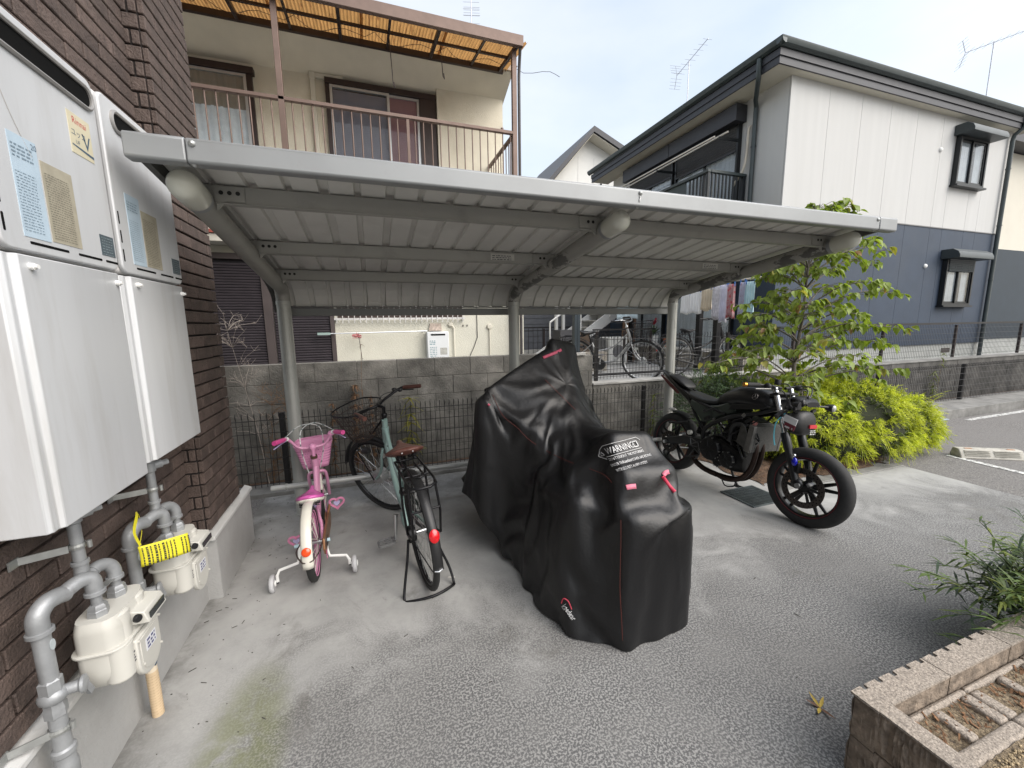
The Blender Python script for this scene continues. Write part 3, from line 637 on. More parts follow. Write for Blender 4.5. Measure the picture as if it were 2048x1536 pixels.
# ================================================================ block walls
block_m = M('old_block', (.215,.205,.185), .9, 0, .25, 5, bump=.7, bs=70, rnd=.13, dirt=((.055,.053,.048), 2.6, .40, .66, .85))
block_d = M('dark_block', (.105,.10,.093), .9, 0, .3, 5, bump=.7, bs=70, rnd=.16, dirt=((.035,.034,.031), 2.2, .40, .65, .9))
joint_m = M('block_joint', (.11,.105,.096), .95)
def block_wall(x0, x1, ztop, label, bm_, wfrom=0, y=4.45, d=.115, h=.198):
    t = thing('block_wall', label, 'block wall', ((x0+x1)/2, y+d/2, 0))
    MB().box(x0+.004,y+.006,0,x1-.004,y+d-.006,ztop-.02).build('core', joint_m, t)
    ms = {}
    rr = random.Random(int(x0*10)); row = 0; z = ztop
    while z > .02:
        hh = min(h, z); x = x0; w = .2 if row % 2 else .4
        while x < x1-.02:
            w = min(w, x1-x); k = (round(w, 2), round(hh, 2))
            if k not in ms:
                mb = MB(); mb.box(-w/2+.0022,-d/2,-hh/2+.0022,w/2-.0022,d/2,hh/2-.0022); me = mb.mesh('block', bm_)
                b_ = bmesh.new(); b_.from_mesh(me); bmesh.ops.bevel(b_, geom=b_.edges[:], offset=.003, segments=1, affect='EDGES'); b_.to_mesh(me); b_.free(); ms[k] = me
            piece('block', ms[k], t, (x+w/2, y+d/2+rr.uniform(-.0025, .0025), z-hh/2)); x += w; w = .4
        z -= hh; row += 1
    return t
block_wall(-1.75, 2.37, 1.188, 'tall weathered concrete block wall behind the two bicycles', block_m)
t = block_wall(2.372, 2.635, 1.150, 'short stained block pier where the tall wall steps down', block_m, d=.15)
MB().box(2.36,4.43,1.150,2.52,4.62,1.186).build('cap', conc_pale, t, bev=.004)
t = block_wall(2.64, 6.2, .76, 'low pale block retaining wall under the parked silver bicycle', block_m); MB().box(2.64,4.435,.762,6.2,4.63,.788).build('cap', conc_pale, t, bev=.004)
t = block_wall(6.21, 15.0, .76, 'low dark block retaining wall below the navy house', block_d); MB().box(6.21,4.435,.762,15.0,4.63,.788).build('cap', conc, t, bev=.004)
# dark square post standing on the wall
t = thing('gate_post', 'slim dark blue steel post standing on the block pier', 'post', (2.43,4.52,1.186))
m = MB(); m.box(2.392,4.485,1.186,2.428,4.555,2.75); m.box(2.432,4.485,1.186,2.468,4.555,2.75); m.build('post', M('post_navy', (.03,.042,.052), .45, .3), t); MB().box(2.38,4.47,1.1862,2.48,4.57,1.194).build('base_plate', black_metal, t)

# ================================================================ welded mesh fences
def mesh_fence(x0, x1, y, zb, zt, posts, label, pw=.04, rail=False, step=.05, wire=.0056, zp=None, mat=dark_wire, finial=True, rows=6, barz=None):
    t = thing('mesh_fence', label, 'fence', ((x0+x1)/2, y, zb))
    m = MB(); n = int((x1-x0)/step)
    for k in range(n+1):
        x = x0+k*step; m.cyl((x,y,zb+.02),(x,y,zt),wire*.5,n=4)
        if finial: m.tube([(x,y,zt-.06),(x,y-.018,zt-.03),(x,y,zt)], wire*.5, 4)
    for k in range(rows):
        z = zb+.05+(zt-zb-.12)*k/(rows-1); m.cyl((x0,y-.004,z),(x1,y-.004,z),wire*.6,n=4)
    m.build('wire_mesh', mat, t, kind='stuff')
    for px_ in posts:
        mb = MB(); mb.box(px_-pw/2,y+.012,zb if zp is None else zp,px_+pw/2,y+.012+pw,zt-.015); po = mb.build('post', mat if not rail else M('post_brown', (.045,.032,.03), .6, .2), t)
    if rail: MB().box(x0,y+.005,zt,x1,y+.045,zt+.035).build('top_rail', mat, t)
    return t
mesh_fence(-1.7, 5.5, 4.2, .03, .765, (-.83,1.2,3.25,5.48), 'black wire mesh fence along the kerb behind the cycle shelter')
mesh_fence(5.55, 14.5, 4.2, .04, .725, (7.9,10.33,12.7), 'black wire mesh fence below the navy house wall', step=.05, pw=.05)
mesh_fence(2.68, 6.3, 4.58, .79, 1.40, (2.78,5.0), 'black mesh fence on the low wall in front of the bicycles', rail=False, step=.05)
mesh_fence(6.35, 14.5, 4.6, .79, 1.43, (6.4,8.62,10.82,13.2), 'black mesh fence with top rail along the navy house', rail=True, step=.05, wire=.005, finial=False)
t = thing('rail_barrier', 'low dark pipe rail with a rounded end on the upper yard', 'barrier', (4.2,5.05,.6))
m = MB(); m.tube(smoothpath([(2.88,5.05,.60),(2.9,5.05,.75),(2.98,5.05,.80),(3.3,5.05,.802)],4)+[(6.2,5.05,.802)], .018, 8); m.build('pipe', black_metal, t, smooth=40)
for x in (4.4, 6.1): MB().cyl((x,5.05,.6),(x,5.05,.80),.016,n=8).build('leg', black_metal, t)
# ================================================================ cream house with the balcony
stucco = M('cream_stucco', (.70,.655,.54), .9, 0, .06, 2.5, bump=.6, bs=110, dirt=((.47,.42,.31), 1.8, .5, .75, .5))
stucco2 = M('pale_stucco', (.60,.585,.50), .9, 0, .05, 3, bump=.6, bs=110, dirt=((.44,.42,.34), 2.5, .55, .78, .5))
brown = M('brown_steel', (.155,.105,.085), .5, .3, .1, 10); dkbrown = M('dark_brown', (.035,.022,.02), .5, .1, .15, 10)
alum = M('window_alu', (.50,.51,.51), .4, .5, .06); glass = glassmat('pane_glass', (.80,.84,.86), alpha=.02)
ch = thing('cream_house', 'cream stucco two-storey house with brown balcony under an amber corrugated roof', 'house', (0,6.5,.6))
YL, YU, FZ = 5.75, 7.05, 3.16
m = MB(); m.box(-7,YL,.6, 2.2,14,FZ-.12); m.build('lower_wall', stucco2, ch)
m = MB(); m.box(-7,YU,FZ-.1, .90+.32,14,5.45); m.box(1.22,YU-.12,FZ-.1,2.31,14,5.42); m.build('upper_wall', stucco, ch)
m = MB(); m.box(-7,YL-.12,FZ-.12,2.26,YU+.02,FZ); m.build('balcony_floor', conc_pale, ch)
# sloping eave soffit and roof
soff = M('soffit', (.66,.61,.50), .8, 0, .06, 3)
m = MB(); m.prism([(0,0),(.62,-.16),(.62,-.30),(.02,-.06)], (-7,6.46,5.46), (0,1,0), (0,0,1), (9.34,0,0)); ev = m.build('eave', soff, ch)
MB().box(-7,6.43,5.395,2.36,6.458,5.47).build('eave_board', M('eave_board', (.33,.25,.18), .7), ch)
m = MB(); m.prism([(0,0),(4.2,1.5),(8,0)], (-7.1,6.43,5.475), (0,1,0), (0,0,1), (9.5,0,0)); m.build('roof', M('roof_tile_grey', (.12,.12,.12), .7), ch)
# balcony canopy: corrugated amber sheet on brown rafters
amber = M('amber_sheet', (.37,.205,.075), .45, 0, .15, 4, dirt=((.13,.05,.02), 5, .54, .66, .8), stretch=(6,.6,1))
ab = amber.node_tree.nodes['Principled BSDF']; 
_nt = amber.node_tree; _tr = _nt.nodes.new('ShaderNodeBsdfTranslucent'); _mx = _nt.nodes.new('ShaderNodeMixShader'); _mx.inputs[0].default_value = .62
_src = ab.inputs['Base Color'].links[0].from_socket; _nt.links.new(_src, _tr.inputs[0]); _nt.links.new(ab.outputs[0], _mx.inputs[1]); _nt.links.new(_tr.outputs[0], _mx.inputs[2]); _nt.links.new(_mx.outputs[0], _nt.nodes['Material Output'].inputs[0])
def can_z(y): return 5.235+.14*(y-5.6)/.9
sheets = []
for k in range(5):
    x0 = -3.0+k*1.04; x1 = x0+1.075
    m = MB(); N_ = 2*26*3
    m.grid(lambda u, v: (x0+(x1-x0)*u, 5.58+.92*v, can_z(5.58+.92*v)+.03+.011*math.cos(u*2*PI*26)), N_, 3); m.build('roof_sheet', amber, ch, smooth=80)
m = MB(); m.prism([(0,0),(.06,0),(.07,.02),(.07,.13),(-.005,.13),(0,.02)], (-3.1,5.53,5.175), (0,1,0), (0,0,1), (5.25,0,0)); gt = m.build('canopy_gutter', brown, ch, bev=.006)
for x in [-2.5+k*.593 for k in range(9)]:
    if x > 2.1: x = 2.09
    m = MB(); m.bar((x,5.6,can_z(5.6)-.02),(x,6.45,can_z(6.45)-.02),.04 if int(round((x+2.5)/.593)) % 2 == 0 else .03,.05 if int(round((x+2.5)/.593)) % 2 == 0 else .03); m.build('rafter', dkbrown, ch)
m = MB(); m.box(-3.0,6.0,can_z(6.0)-.012,2.1,6.03,can_z(6.0)+.018); m.build('batten', dkbrown, ch)
m = MB(); m.box(-3.0,6.38,can_z(6.4)-.05,2.15,6.43,can_z(6.4)+.02); m.build('wall_beam', dkbrown, ch)
for x in (-.80, 2.06):
    m = MB(); m.box(x-.032,5.645,.6 if x > 2 else FZ,x+.032,5.70,5.20); m.build('post', brown, ch, bev=.004)
m = MB(); m.tube([(2.14,5.69,.62),(2.14,5.69,4.9),(2.14,5.66,5.08),(2.12,5.58,5.18)], .022, 8); m.build('downpipe', M('downpipe_dark', (.07,.065,.065), .5), ch, smooth=40)
# railing: rail, balusters one by one
m = MB(); m.box(-3.0,5.645,4.135,2.03,5.70,4.175); m.box(2.035,5.70,4.135,2.085,YU-.12,4.17); rl = m.build('hand_rail', brown, ch, bev=.004)
m = MB(); m.box(-3.0,5.66,FZ+.06,2.03,5.685,FZ+.09); m.build('bottom_rail', brown, ch)
mb = MB(); mb.cyl((0,0,-.5),(0,0,.47),.008,n=8); bal = mb.mesh('baluster', brown, 40)
x = -2.95
while x < 2.0:
    if abs(x+.80) > .04 and abs(x-.62) > .03: piece('baluster', bal, rl, (x,5.672,FZ+.55))
    x += .1075
for k in range(9): piece('baluster', bal, rl, (2.06,5.80+k*.125,FZ+.55))
MB().box(.60,5.655,FZ+.03,.635,5.69,4.14).build('mid_post', brown, rl)
MB().lathe([(0,.03),(.02,.025),(.02,0)], (1.88,5.67,4.175), (0,0,1), 10).build('rail_cap', brown, rl)
# laundry hooks and wire
for x, l in ((.46,.62),(1.12,.40)):
    MB().tube([(x,5.95,5.28),(x+.02,5.98,5.28-l*.6),(x+.03,5.98,5.28-l),(x+.05,5.98,5.25-l),(x+.04,5.98,5.32-l)], .006, 6).build('pole_hook', dkbrown, ch)
m = MB(); wp = []
for k in range(6):
    x0 = -2.5+k*.93
    for j in range(8): wp.append((x0+j*.116, 6.05+.1*math.sin(j), 5.29-.10*math.sin(j/8*PI)))
m.tube(wp, .004, 4); m.build('cable', dkbrown, ch)
# upper windows
pink = M('pink_blind', (.42,.22,.23), .8, 0, .08, 3); mauve = M('mauve_blind', (.34,.31,.35), .8, 0, .06, 3); lace = M('lace', (.80,.81,.82), .9, 0, .1, 14, bump=.3, bs=60)
tan_c = M('tan_curtain', (.36,.30,.24), .9, 0, .12, 6, stretch=(6,6,.4)); room = M('room_dark', (.035,.03,.03), .9); frost = M('frosted_film', (.42,.42,.46), .5, 0, .2, 30, bump=.5, bs=30)
def slats(m, x0, x1, y, z0, z1, pitch=.025):
    z = z0
    while z < z1: m.bar((x0,y,z),(x1,y,z),pitch*1.02,.0025,up=(0,.75,.65)); z += pitch
def drape(m, x0, x1, y, z0, z1, folds=9, amp=.02, seed=0):
    rr = random.Random(seed); ph = rr.uniform(0, 6)
    m.grid(lambda u, v: (x0+(x1-x0)*u, y+amp*math.sin(u*folds*2*PI+ph+1.2*math.sin(u*5))*(.6+.4*v), z0+(z1-z0)*v), folds*8+1, 3)
ZT = 5.06
def frame(m, x0, x1, y, z0, z1, w=.035, d=.05):
    m.box(x0,y,z0,x0+w,y+d,z1); m.box(x1-w,y,z0,x1,y+d,z1); m.box(x0+w,y+.001,z1-w,x1-w,y+d-.001,z1); m.box(x0+w,y+.001,z0,x1-w,y+d-.001,z0+w)
w1 = MB().box(-.34,YU-.006,FZ,1.22,YU+.02,ZT).build('window', room, ch, label='sliding balcony door with grey and pink blinds')
m = MB(); m.box(-.40,YU-.09,ZT,1.21,YU-.007,ZT+.075); m.box(-.40,YU-.07,FZ,-.345,YU-.007,ZT); m.box(.955,YU-.08,FZ,1.205,YU-.007,ZT); m.build('casing', dkbrown, w1)
m = MB(); frame(m, -.34, .50, YU-.075, FZ+.03, ZT-.005); frame(m, .46, .95, YU-.045, FZ+.03, ZT-.005); m.box(.50,YU-.04,3.95,.915,YU-.01,4.0); m.build('sash', alum, w1)
m = MB(); slats(m, -.30, .46, YU-.022, 4.02, ZT-.04); m.box(-.30,YU-.03,3.96,.46,YU-.014,4.02); m.build('blind', mauve, w1)
m = MB(); slats(m, .50, .915, YU-.018, 4.01, ZT-.04); m.build('blind', pink, w1)
MB().box(-.30,YU-.03,FZ+.07,.46,YU-.012,3.955).build('frosted_pane', frost, w1); MB().box(.50,YU-.03,FZ+.07,.915,YU-.012,3.945).build('frosted_pane', M('pink_film', (.45,.30,.33), .5, 0, .2, 30, bump=.5, bs=30), w1)
m = MB(); m.box(-.30,YU-.062,FZ+.07,.46,YU-.058,ZT-.04); m.build('pane', glass, w1); MB().box(.50,YU-.034,FZ+.07,.915,YU-.031,ZT-.04).build('pane', glass, w1)
w2 = MB().box(-2.35,YU-.006,FZ,-1.40,YU+.02,ZT-.05).build('window', room, ch, label='balcony window with tan and white lace curtains')
m = MB(); m.box(-2.4,YU-.1,ZT-.05,-1.30,YU-.007,ZT+.03); m.box(-1.40,YU-.07,FZ,-1.33,YU-.007,ZT-.05); m.build('casing', dkbrown, w2)
m = MB(); frame(m, -2.35, -1.40, YU-.07, FZ+.03, ZT-.055); m.box(-2.31,YU-.065,3.92,-1.44,YU-.025,3.97); m.build('sash', alum, w2)
m = MB(); drape(m, -2.3, -1.44, YU-.035, 4.55, ZT-.09, 8, .008); m.build('valance', tan_c, w2, smooth=60)
m = MB(); drape(m, -2.3, -1.44, YU-.03, 3.98, 4.56, 9, .008, 2); m.build('curtain', lace, w2, smooth=60)
MB().box(-2.31,YU-.05,FZ+.06,-1.44,YU-.012,3.915).build('frosted_pane', M('frost_pale', (.5,.5,.5), .5, 0, .3, 40, bump=.8, bs=35), w2)
MB().box(-2.31,YU-.058,3.97,-1.44,YU-.055,ZT-.09).build('pane', glass, w2)
# pipe duct beside the door
duct = M('duct_cream', (.60,.57,.48), .6, 0, .05)
m = MB(); m.box(-.60,YU-.06,FZ,-.53,YU-.002,5.16); m.box(-.605,YU-.064,5.09,-.525,YU-.002,5.19); m.box(-.525,YU-.06,5.12,-.22,YU-.002,5.185); m.box(-.24,YU-.064,5.10,-.15,YU-.002,5.19); m.build('pipe_duct', duct, ch, bev=.008)
# lower floor: louvred shutters, grille, pipes, meter-like heater
shut = M('shutter_purple', (.085,.072,.082), .55, .2, .12, 8); shut_d = M('shutter_gap', (.012,.010,.012), .8); sfr = M('shutter_frame', (.075,.06,.058), .55, .2)
for x0, x1 in ((-2.35,-1.80),(-1.74,-1.20),(-1.10,-.47)):
    p_ = MB().box(x0,YL-.035,.7,x1,YL-.003,2.34).build('shutter', shut_d, ch, label='dark purple louvred shutter')
    m = MB(); z = .72
    while z < 2.32: m.bar((x0+.01,YL-.047,z),(x1-.01,YL-.047,z),.006,.021,up=(0,-.5,.86)); z += .032
    m.build('louvres', shut, p_, kind='stuff')
m = MB(); m.box(-1.198,YL-.075,.65,-1.102,YL-.036,2.34); m.box(-1.798,YL-.07,.65,-1.742,YL-.036,2.34); m.box(-.468,YL-.07,.65,-.42,YL-.003,2.34); m.box(-2.5,YL-.08,2.342,-.40,YL-.003,2.41); m.build('shutter_frame', sfr, ch)
MB().box(-2.6,YL-.3,2.50,-.35,YL-.003,2.58).build('canopy', M('canopy_pale', (.5,.48,.42), .7), ch); MB().box(-2.62,YL-.32,2.585,-.33,YL-.003,2.62).build('canopy_roof', M('red_sheet', (.30,.07,.05), .6), ch)
w3 = MB().box(-.38,YL-.012,1.655,1.26,YL+.02,2.35).build('window', M('window_brown', (.055,.035,.03), .4), ch)
m = MB(); zb_ = 1.60
for k in range(24): m.box(-.395+k*.0715,YL-.075,1.585,-.385+k*.0715,YL-.067,2.3)
m.box(-.42,YL-.068,1.625,1.29,YL-.060,1.65); m.box(-.42,YL-.068,2.25,1.29,YL-.060,2.275)
for x in (-.40,1.27): m.box(x-.01,YL-.06,1.62,x+.01,YL-.003,1.65)
m.build('grille', M('grille_white', (.58,.57,.55), .5, .2), w3)
hb = MB().box(.735,YL-.16,.98,1.03,YL-.002,1.455).build('water_heater', M('heater_far', (.66,.68,.69), .45, 0, .03), ch, bev=.008, label='small white water heater with blue print')
MB().prism(rrect(.20,.022,.011,5), (.882,YL-.1595,1.415), (1,0,0), (0,0,1), (0,-.003,0)).build('exhaust_slot', slot_m, hb)
m = MB(); dashes(m, (.765,YL-.1612,1.325), (1,0,0), (0,0,1), 3, .09, .022, seed=3, gap=.5); dashes(m, (.765,YL-.1612,1.24), (1,0,0), (0,0,1), 8, .11, .024, seed=4, gap=.35); m.build('print', M('ink_teal', (.16,.28,.32), .7), hb)
MB().box(.905,YL-.1612,1.14,1.0,YL-.1605,1.235).build('label', M('label_grey', (.40,.40,.37), .7, 0, .2, 60), hb)
m = MB()
for k in range(8): m.box(.78+k*.024,YL-.1615,1.07,.786+k*.024,YL-.1605,1.11)
m.build('vent_slots', slot_m, hb)
m = MB(); m.prism([(-.09,0),(.09,0),(.075,.10),(-.075,.10)], (.87,YL-.04,1.468), (1,0,0), (0,0,1), (0,.036,0)); m.build('vent_box', M('vent_rust', (.40,.33,.28), .8, 0, .3, 40), ch)
m = MB(); m.tube([(1.13,YL-.03,.8),(1.13,YL-.03,1.50),(1.11,YL-.03,1.535),(1.085,YL-.025,1.545)], .013, 8); m.ell((1.085,YL-.02,1.55),(.035,.02,.035)); m.build('vent_pipe', duct, ch, smooth=50)
m = MB(); m.cyl((1.66,YL-.01,.7),(1.66,YL-.02,1.49),.009,n=8); m.lathe([(0,.03),(.032,.028),(.042,.012),(.042,0)], (1.66,YL-.003,1.515), (0,-1,0), 18); m.build('vent_cap', duct, ch, smooth=50)
MB().tube([(1.475,YL-.008,1.9),(1.475,YL-.008,1.36),(1.42,YL-.008,1.22),(1.36,YL-.008,1.1)], .005, 5).build('cable', black_plastic, ch)
for x in (1.27,1.33): MB().lathe([(0,.01),(.013,.008),(.013,0)], (x,YL-.002,1.535), (0,-1,0), 10).build('wall_plug', M('plug_grey', (.2,.19,.17), .7), ch)
pole = thing('laundry_pole', 'thin metal laundry pole along the cream wall by the shutters', 'laundry pole', (.05,YL-.14,1.46))
MB().cyl((-.50,YL-.14,1.455),(.74,YL-.14,1.468),.0075,n=8).build('pole', steel, pole); MB().box(-.62,YL-.155,1.44,-.47,YL-.125,1.47).build('end_grip', M('grip_teal', (.25,.33,.31), .5), pole)
MB().bar((-.44,YL-.13,1.457),(-.44,YL-.001,1.457),.012,.012).build('bracket', galv, pole); MB().bar((.70,YL-.13,1.465),(.70,YL-.001,1.465),.012,.012).build('bracket', galv, pole)
t = thing('peg_hanger', 'small tangled red laundry peg hanger on the metal pole', 'hanger', (-.16,YL-.15,1.3))
m = MB(); rr = random.Random(5); p = [(-.16,YL-.155,1.464)]
for k in range(26): p.append((-.16+rr.uniform(-.06,.06), YL-.155+rr.uniform(-.015,.01), 1.44-rr.uniform(0,.05)))
m.tube(p, .0035, 4); m.build('pegs', M('peg_red', (.45,.08,.10), .5), t); MB().tube([(-.14,YL-.155,1.45),(-.13,YL-.155,1.32),(-.12,YL-.155,1.2),(-.115,YL-.155,1.05),(-.11,YL-.14,.9)], .004, 5).build('cord', dkbrown, t)
def antenna(name, label, base, h, boom, els, mat, ring_=True):
    t = thing(name, label, 'antenna', base); b = Vector(base)
    MB().cyl(b, b+Vector((0,0,h)), .010, n=6).build('mast', mat, t)
    boom = Vector(boom); o = b+Vector((0,0,h-.02)); m = MB(); m.cyl(o-boom*.42, o+boom*.58, .007, n=6); m.build('boom', mat, t)
    side = boom.cross(Vector((0,0,1))).normalized(); m = MB()
    for k in range(els):
        c = o-boom*.36+boom*(.92*k/(els-1)); l = .17-.008*k; m.cyl(c-side*l, c+side*l, .003, n=4)
    m.build('elements', mat, t)
    if ring_:
        m = MB(); up_ = Vector((0,0,1)); c = o-boom*.42
        for s_ in (-1, 1):
            m.cyl(c, c-boom.normalized()*.08+up_*s_*.28, .007, n=4)
            for k in range(1, 5):
                q_ = c+(-boom.normalized()*.08+up_*s_*.28)*(k/4); m.cyl(q_-side*.16, q_+side*.16, .003, n=4)
        m.build('reflector', mat, t)
    return t
ant_m = M('antenna_grey', (.42,.42,.45), .4, .6)
antenna('tv_antenna', 'television antenna standing above the cream house roof', (2.20,8.4,5.475+.735), 1.55, (-.25,-.9,.35), 9, ant_m)
# ================================================================ white and navy house
whitew = M('white_siding', (.50,.50,.49), .8, 0, .03, 2, bump=.25, bs=140, dirt=((.44,.435,.41), 1.5, .55, .8, .4), stretch=(3,3,.2))
navyw = M('navy_siding', (.028,.044,.072), .65, 0, .08, 3, bump=.25, bs=140, dirt=((.045,.058,.078), 1.6, .5, .75, .5))
jointm = M('panel_joint', (.20,.20,.20), .9); jointn = M('panel_joint_navy', (.03,.032,.036), .9)
eavem = M('eave_charcoal', (.035,.036,.043), .5, .1, .1, 6); gutm = M('gutter_green', (.042,.054,.056), .4, .1, .12, 8); soffw = M('soffit_pale', (.56,.53,.45), .8, 0, .03)
found = M('foundation', (.36,.37,.355), .85, 0, .1, 3, bump=.2, dirt=((.22,.22,.21), 2, .5, .8, .6))
nh = thing('navy_house', 'two-storey house with white upper panels, navy lower panels and charcoal eaves', 'house', (10,7.8,.6))
X0, X1, Y0, Y1 = 6.75, 13.42, 5.3, 10.45
m = MB(); m.box(X0+.02,Y0+.02,.985,X1-.02,Y1,5.52); m.build('core', jointn, nh)
MB().box(X0+.03,Y0+.03,.55,X1-.03,Y1-.02,.985).build('foundation', found, nh)
m = MB()
MB().box(11.98,Y0+.022,.79,12.3,Y0+.035,.89).build('crawl_vent', M('vent_hole', (.05,.04,.035), .8), nh)
cuts = [X0+.002, 7.67, 8.51, 9.32, 10.11, 10.94, 11.35, 12.12, 12.55, X1]
gap = .003
for mat, z0, z1 in ((navyw, .99, 3.385), (whitew, 3.40, 5.50)):
    for a, b in zip(cuts[:-1], cuts[1:]):
        MB().box(a+gap, Y0, z0, b-gap, Y0+.019, z1).build('wall_panel', mat, nh)
    for a, b in ((5.325,6.12),(6.12,7.2),(7.2,8.2),(8.2,9.2),(9.2,Y1)):
        MB().box(X0, a+gap, z0, X0+.019, b-gap, z1).build('wall_panel', mat, nh)
MB().box(X0-.004,Y0-.004,.985,X0+.035,Y0+.035,3.388).build('corner_trim', navyw, nh); MB().box(X0-.005,Y0-.005,3.396,X0+.075,Y0+.019,5.49).build('corner_trim', whitew, nh)
MB().box(X0+.05,Y0-.012,3.383,X1,Y0-.0005,3.402).build('belt_flashing', jointm, nh)
# eaves: soffit, stepped fascia, half-round gutter
MB().box(6.27,5.16,5.50,X0+.01,10.75,5.515).build('soffit', soffw, nh); MB().box(X0+.012,5.16,5.50,13.7,5.31,5.515).build('soffit', soffw, nh)
m = MB(); m.box(6.24,5.13,5.495,6.268,10.78,5.60); m.box(6.22,5.11,5.60,6.268,10.78,5.70); m.build('fascia', eavem, nh)
m = MB(); m.box(6.269,5.13,5.495,13.72,5.158,5.60); m.box(6.269,5.11,5.60,13.72,5.158,5.70); m.build('fascia', eavem, nh)
def gutter(a, b, side):
    m = MB(); m.prism([(0,0),(.02,-.045),(.07,-.07),(.10,-.06),(.105,.03),(-.005,.03)], a, side, (0,0,1), Vector(b)-Vector(a)); return m
gutter((6.13,5.02,5.775), (6.13,10.85,5.775), (1,0,0)).build('gutter', gutm, nh, bev=.004); gutter((6.03+.1,5.02,5.776), (13.8,5.02,5.776), (0,1,0)).build('gutter', gutm, nh, bev=.004)
m = MB(); m.add([(6.2,5.08,5.80),(13.8,5.08,5.80),(13.8,10.9,5.80),(6.2,10.9,5.80),(9,8,6.75),(11.0,8,6.75)], [(0,1,5,4),(1,2,5),(2,3,4,5),(3,0,4),(3,2,1,0)]); m.build('roof', M('roof_slate', (.06,.06,.062), .8, 0, .2, 10), nh)
def dpipe(pts, name='downpipe'):
    m = MB(); m.tube(pts, .038, 10); P_ = pts[-1]; Q_ = pts[-2]
    for k in range(4):
        z = P_[2]+(Q_[2]-P_[2])*(k+.5)/4; m.lathe([(.039,0),(.046,.002),(.046,.02),(.039,.022)], (P_[0],P_[1],z), (0,0,1), 10)
    m.build(name, gutm, nh, smooth=40)
dpipe([(6.19,5.45,5.71),(6.19,5.45,5.50),(6.22,5.47,5.44),(6.60,5.83,5.36),(6.70,5.9,5.30),(6.70,5.9,5.2),(6.70,5.9,.62)])
dpipe([(13.3,5.08,5.70),(13.3,5.10,5.52),(13.28,5.22,5.40),(13.28,5.235,5.3),(13.28,5.235,.62)])
# front windows with shutter housings
curt = M('curtain_grey', (.62,.62,.62), .9, 0, .1, 8); wglass = glassmat('window_glass', (.70,.74,.77), .02, .06); wframe = M('frame_black', (.016,.018,.02), .4, .3); shb = M('shutter_box', (.045,.055,.058), .45, .2)
def front_window(x0, x1, z0, z1, shut=0, lab=''):
    w = MB().box(x0,Y0-.02,z0,x1,Y0+.005,z1).build('window', room, nh, label=lab)
    m = MB(); frame(m, x0-.03, x1+.03, Y0-.09, z0-.04, z1+.03, .045, .085); m.box(x0-.06,Y0-.13,z0-.075,x1+.06,Y0-.002,z0-.041); m.build('frame', wframe, w)
    mid = (x0+x1)/2
    m = MB(); frame(m, x0+.02, mid+.02, Y0-.045, z0+.01, z1-.02, .035, .02); frame(m, mid-.02, x1-.02, Y0-.068, z0+.01, z1-.02, .035, .02); m.build('sash', wframe, w)
    m = MB(); drape(m, x0+.05, mid-.0, Y0-.024, z0+.04, z1-.04, 6, .003, 3); drape(m, x1-.28, x1-.05, Y0-.024, z0+.04, z1-.04, 3, .003, 4); m.build('curtain', curt, w, smooth=60)
    MB().box(x0+.055,Y0-.036,z0+.045,mid-.015,Y0-.034,z1-.055).build('pane', wglass, w); MB().box(mid+.015,Y0-.060,z0+.045,x1-.055,Y0-.058,z1-.055).build('pane', wglass, w)
    m = MB(); m.prism([(0,0),(-.30,0),(-.30,.06),(-.27,.13),(-.18,.19),(0,.19)], (x0-.12,Y0-.003,z1+.035), (0,1,0), (0,0,1), (x1-x0+.30,0,0)); m.build('shutter_box', shb, w, bev=.006)
    if shut:
        m = MB(); z = z1+.02
        while z > z1-shut: m.bar((x0+.02,Y0-.10,z),(x1-.02,Y0-.10,z),.012,.03,up=(0,-.35,.94)); z -= .036
        m.build('shutter_slats', shb, w)
    return w
front_window(11.43, 12.36, 4.28, 5.13, 0, 'upper window with grey curtains under a dark shutter box'); front_window(11.55, 12.50, 1.86, 2.74, .20, 'lower window with shutter partly down')
for p in ((10.93,4.86),(10.93,2.62)):
    m = MB(); m.lathe([(0,.035),(.03,.03),(.045,.012),(.045,0)], (p[0],Y0-.002,p[1]), (0,-1,0), 14); m.build('vent_hood', white_paint, nh, smooth=50)
# side windows on the balcony, roller shutter boxes
def side_window(y0, y1, z0, z1, lab, open_):
    w = MB().box(X0-.02,y0,z0,X0+.005,y1,z1).build('window', room, nh, label=lab); mid = (y0+y1)/2
    m = MB(); d = .07
    for a, b, c, e in ((y0-.04,y0,z0,z1),(y1,y1+.04,z0,z1),(y0-.04,y1+.04,z1,z1+.04)): m.box(X0-.09,a,c,X0-.003,b,e)
    m.box(X0-.06,mid-.03,z0,X0-.021,mid+.03,z1); m.build('frame', wframe, w)
    m = MB(); n = 9
    m.grid(lambda u, v: (X0-.03+.006*math.sin(u*n*2*PI+2*math.sin(4*u)), y0+(y1-y0)*u, z0+(z1-z0)*v), n*8, 2); m.build('curtain', M('curtain_white', (.82,.83,.84), .9, 0, .15, 6, stretch=(6,6,.3)), w, smooth=60)
    MB().box(X0-.05,y0,z0,X0-.047,y1,z1).build('pane', wglass, w)
    m = MB(); z = z1
    while z > z1-open_: m.bar((X0-.075,y0,z),(X0-.075,y1,z),.012,.04,up=(-.3,0,.95)); z -= .047
    m.bar((X0-.08,y0,z),(X0-.08,y1,z),.03,.03); m.build('shutter_slats', M('shutter_dark', (.03,.032,.037), .5, .2), w)
    return w
side_window(6.24, 7.82, 3.2, 5.12, 'balcony door with white curtains and half-open shutter', .42); side_window(7.98, 9.5, 3.2, 5.12, 'far balcony door with white curtains', .30)
MB().box(X0-.26,6.12,5.15,X0-.003,7.885,5.44).build('shutter_box', eavem, nh, bev=.008); MB().box(X0-.262,7.895,5.15,X0-.003,9.62,5.44).build('shutter_box', eavem, nh, bev=.008)
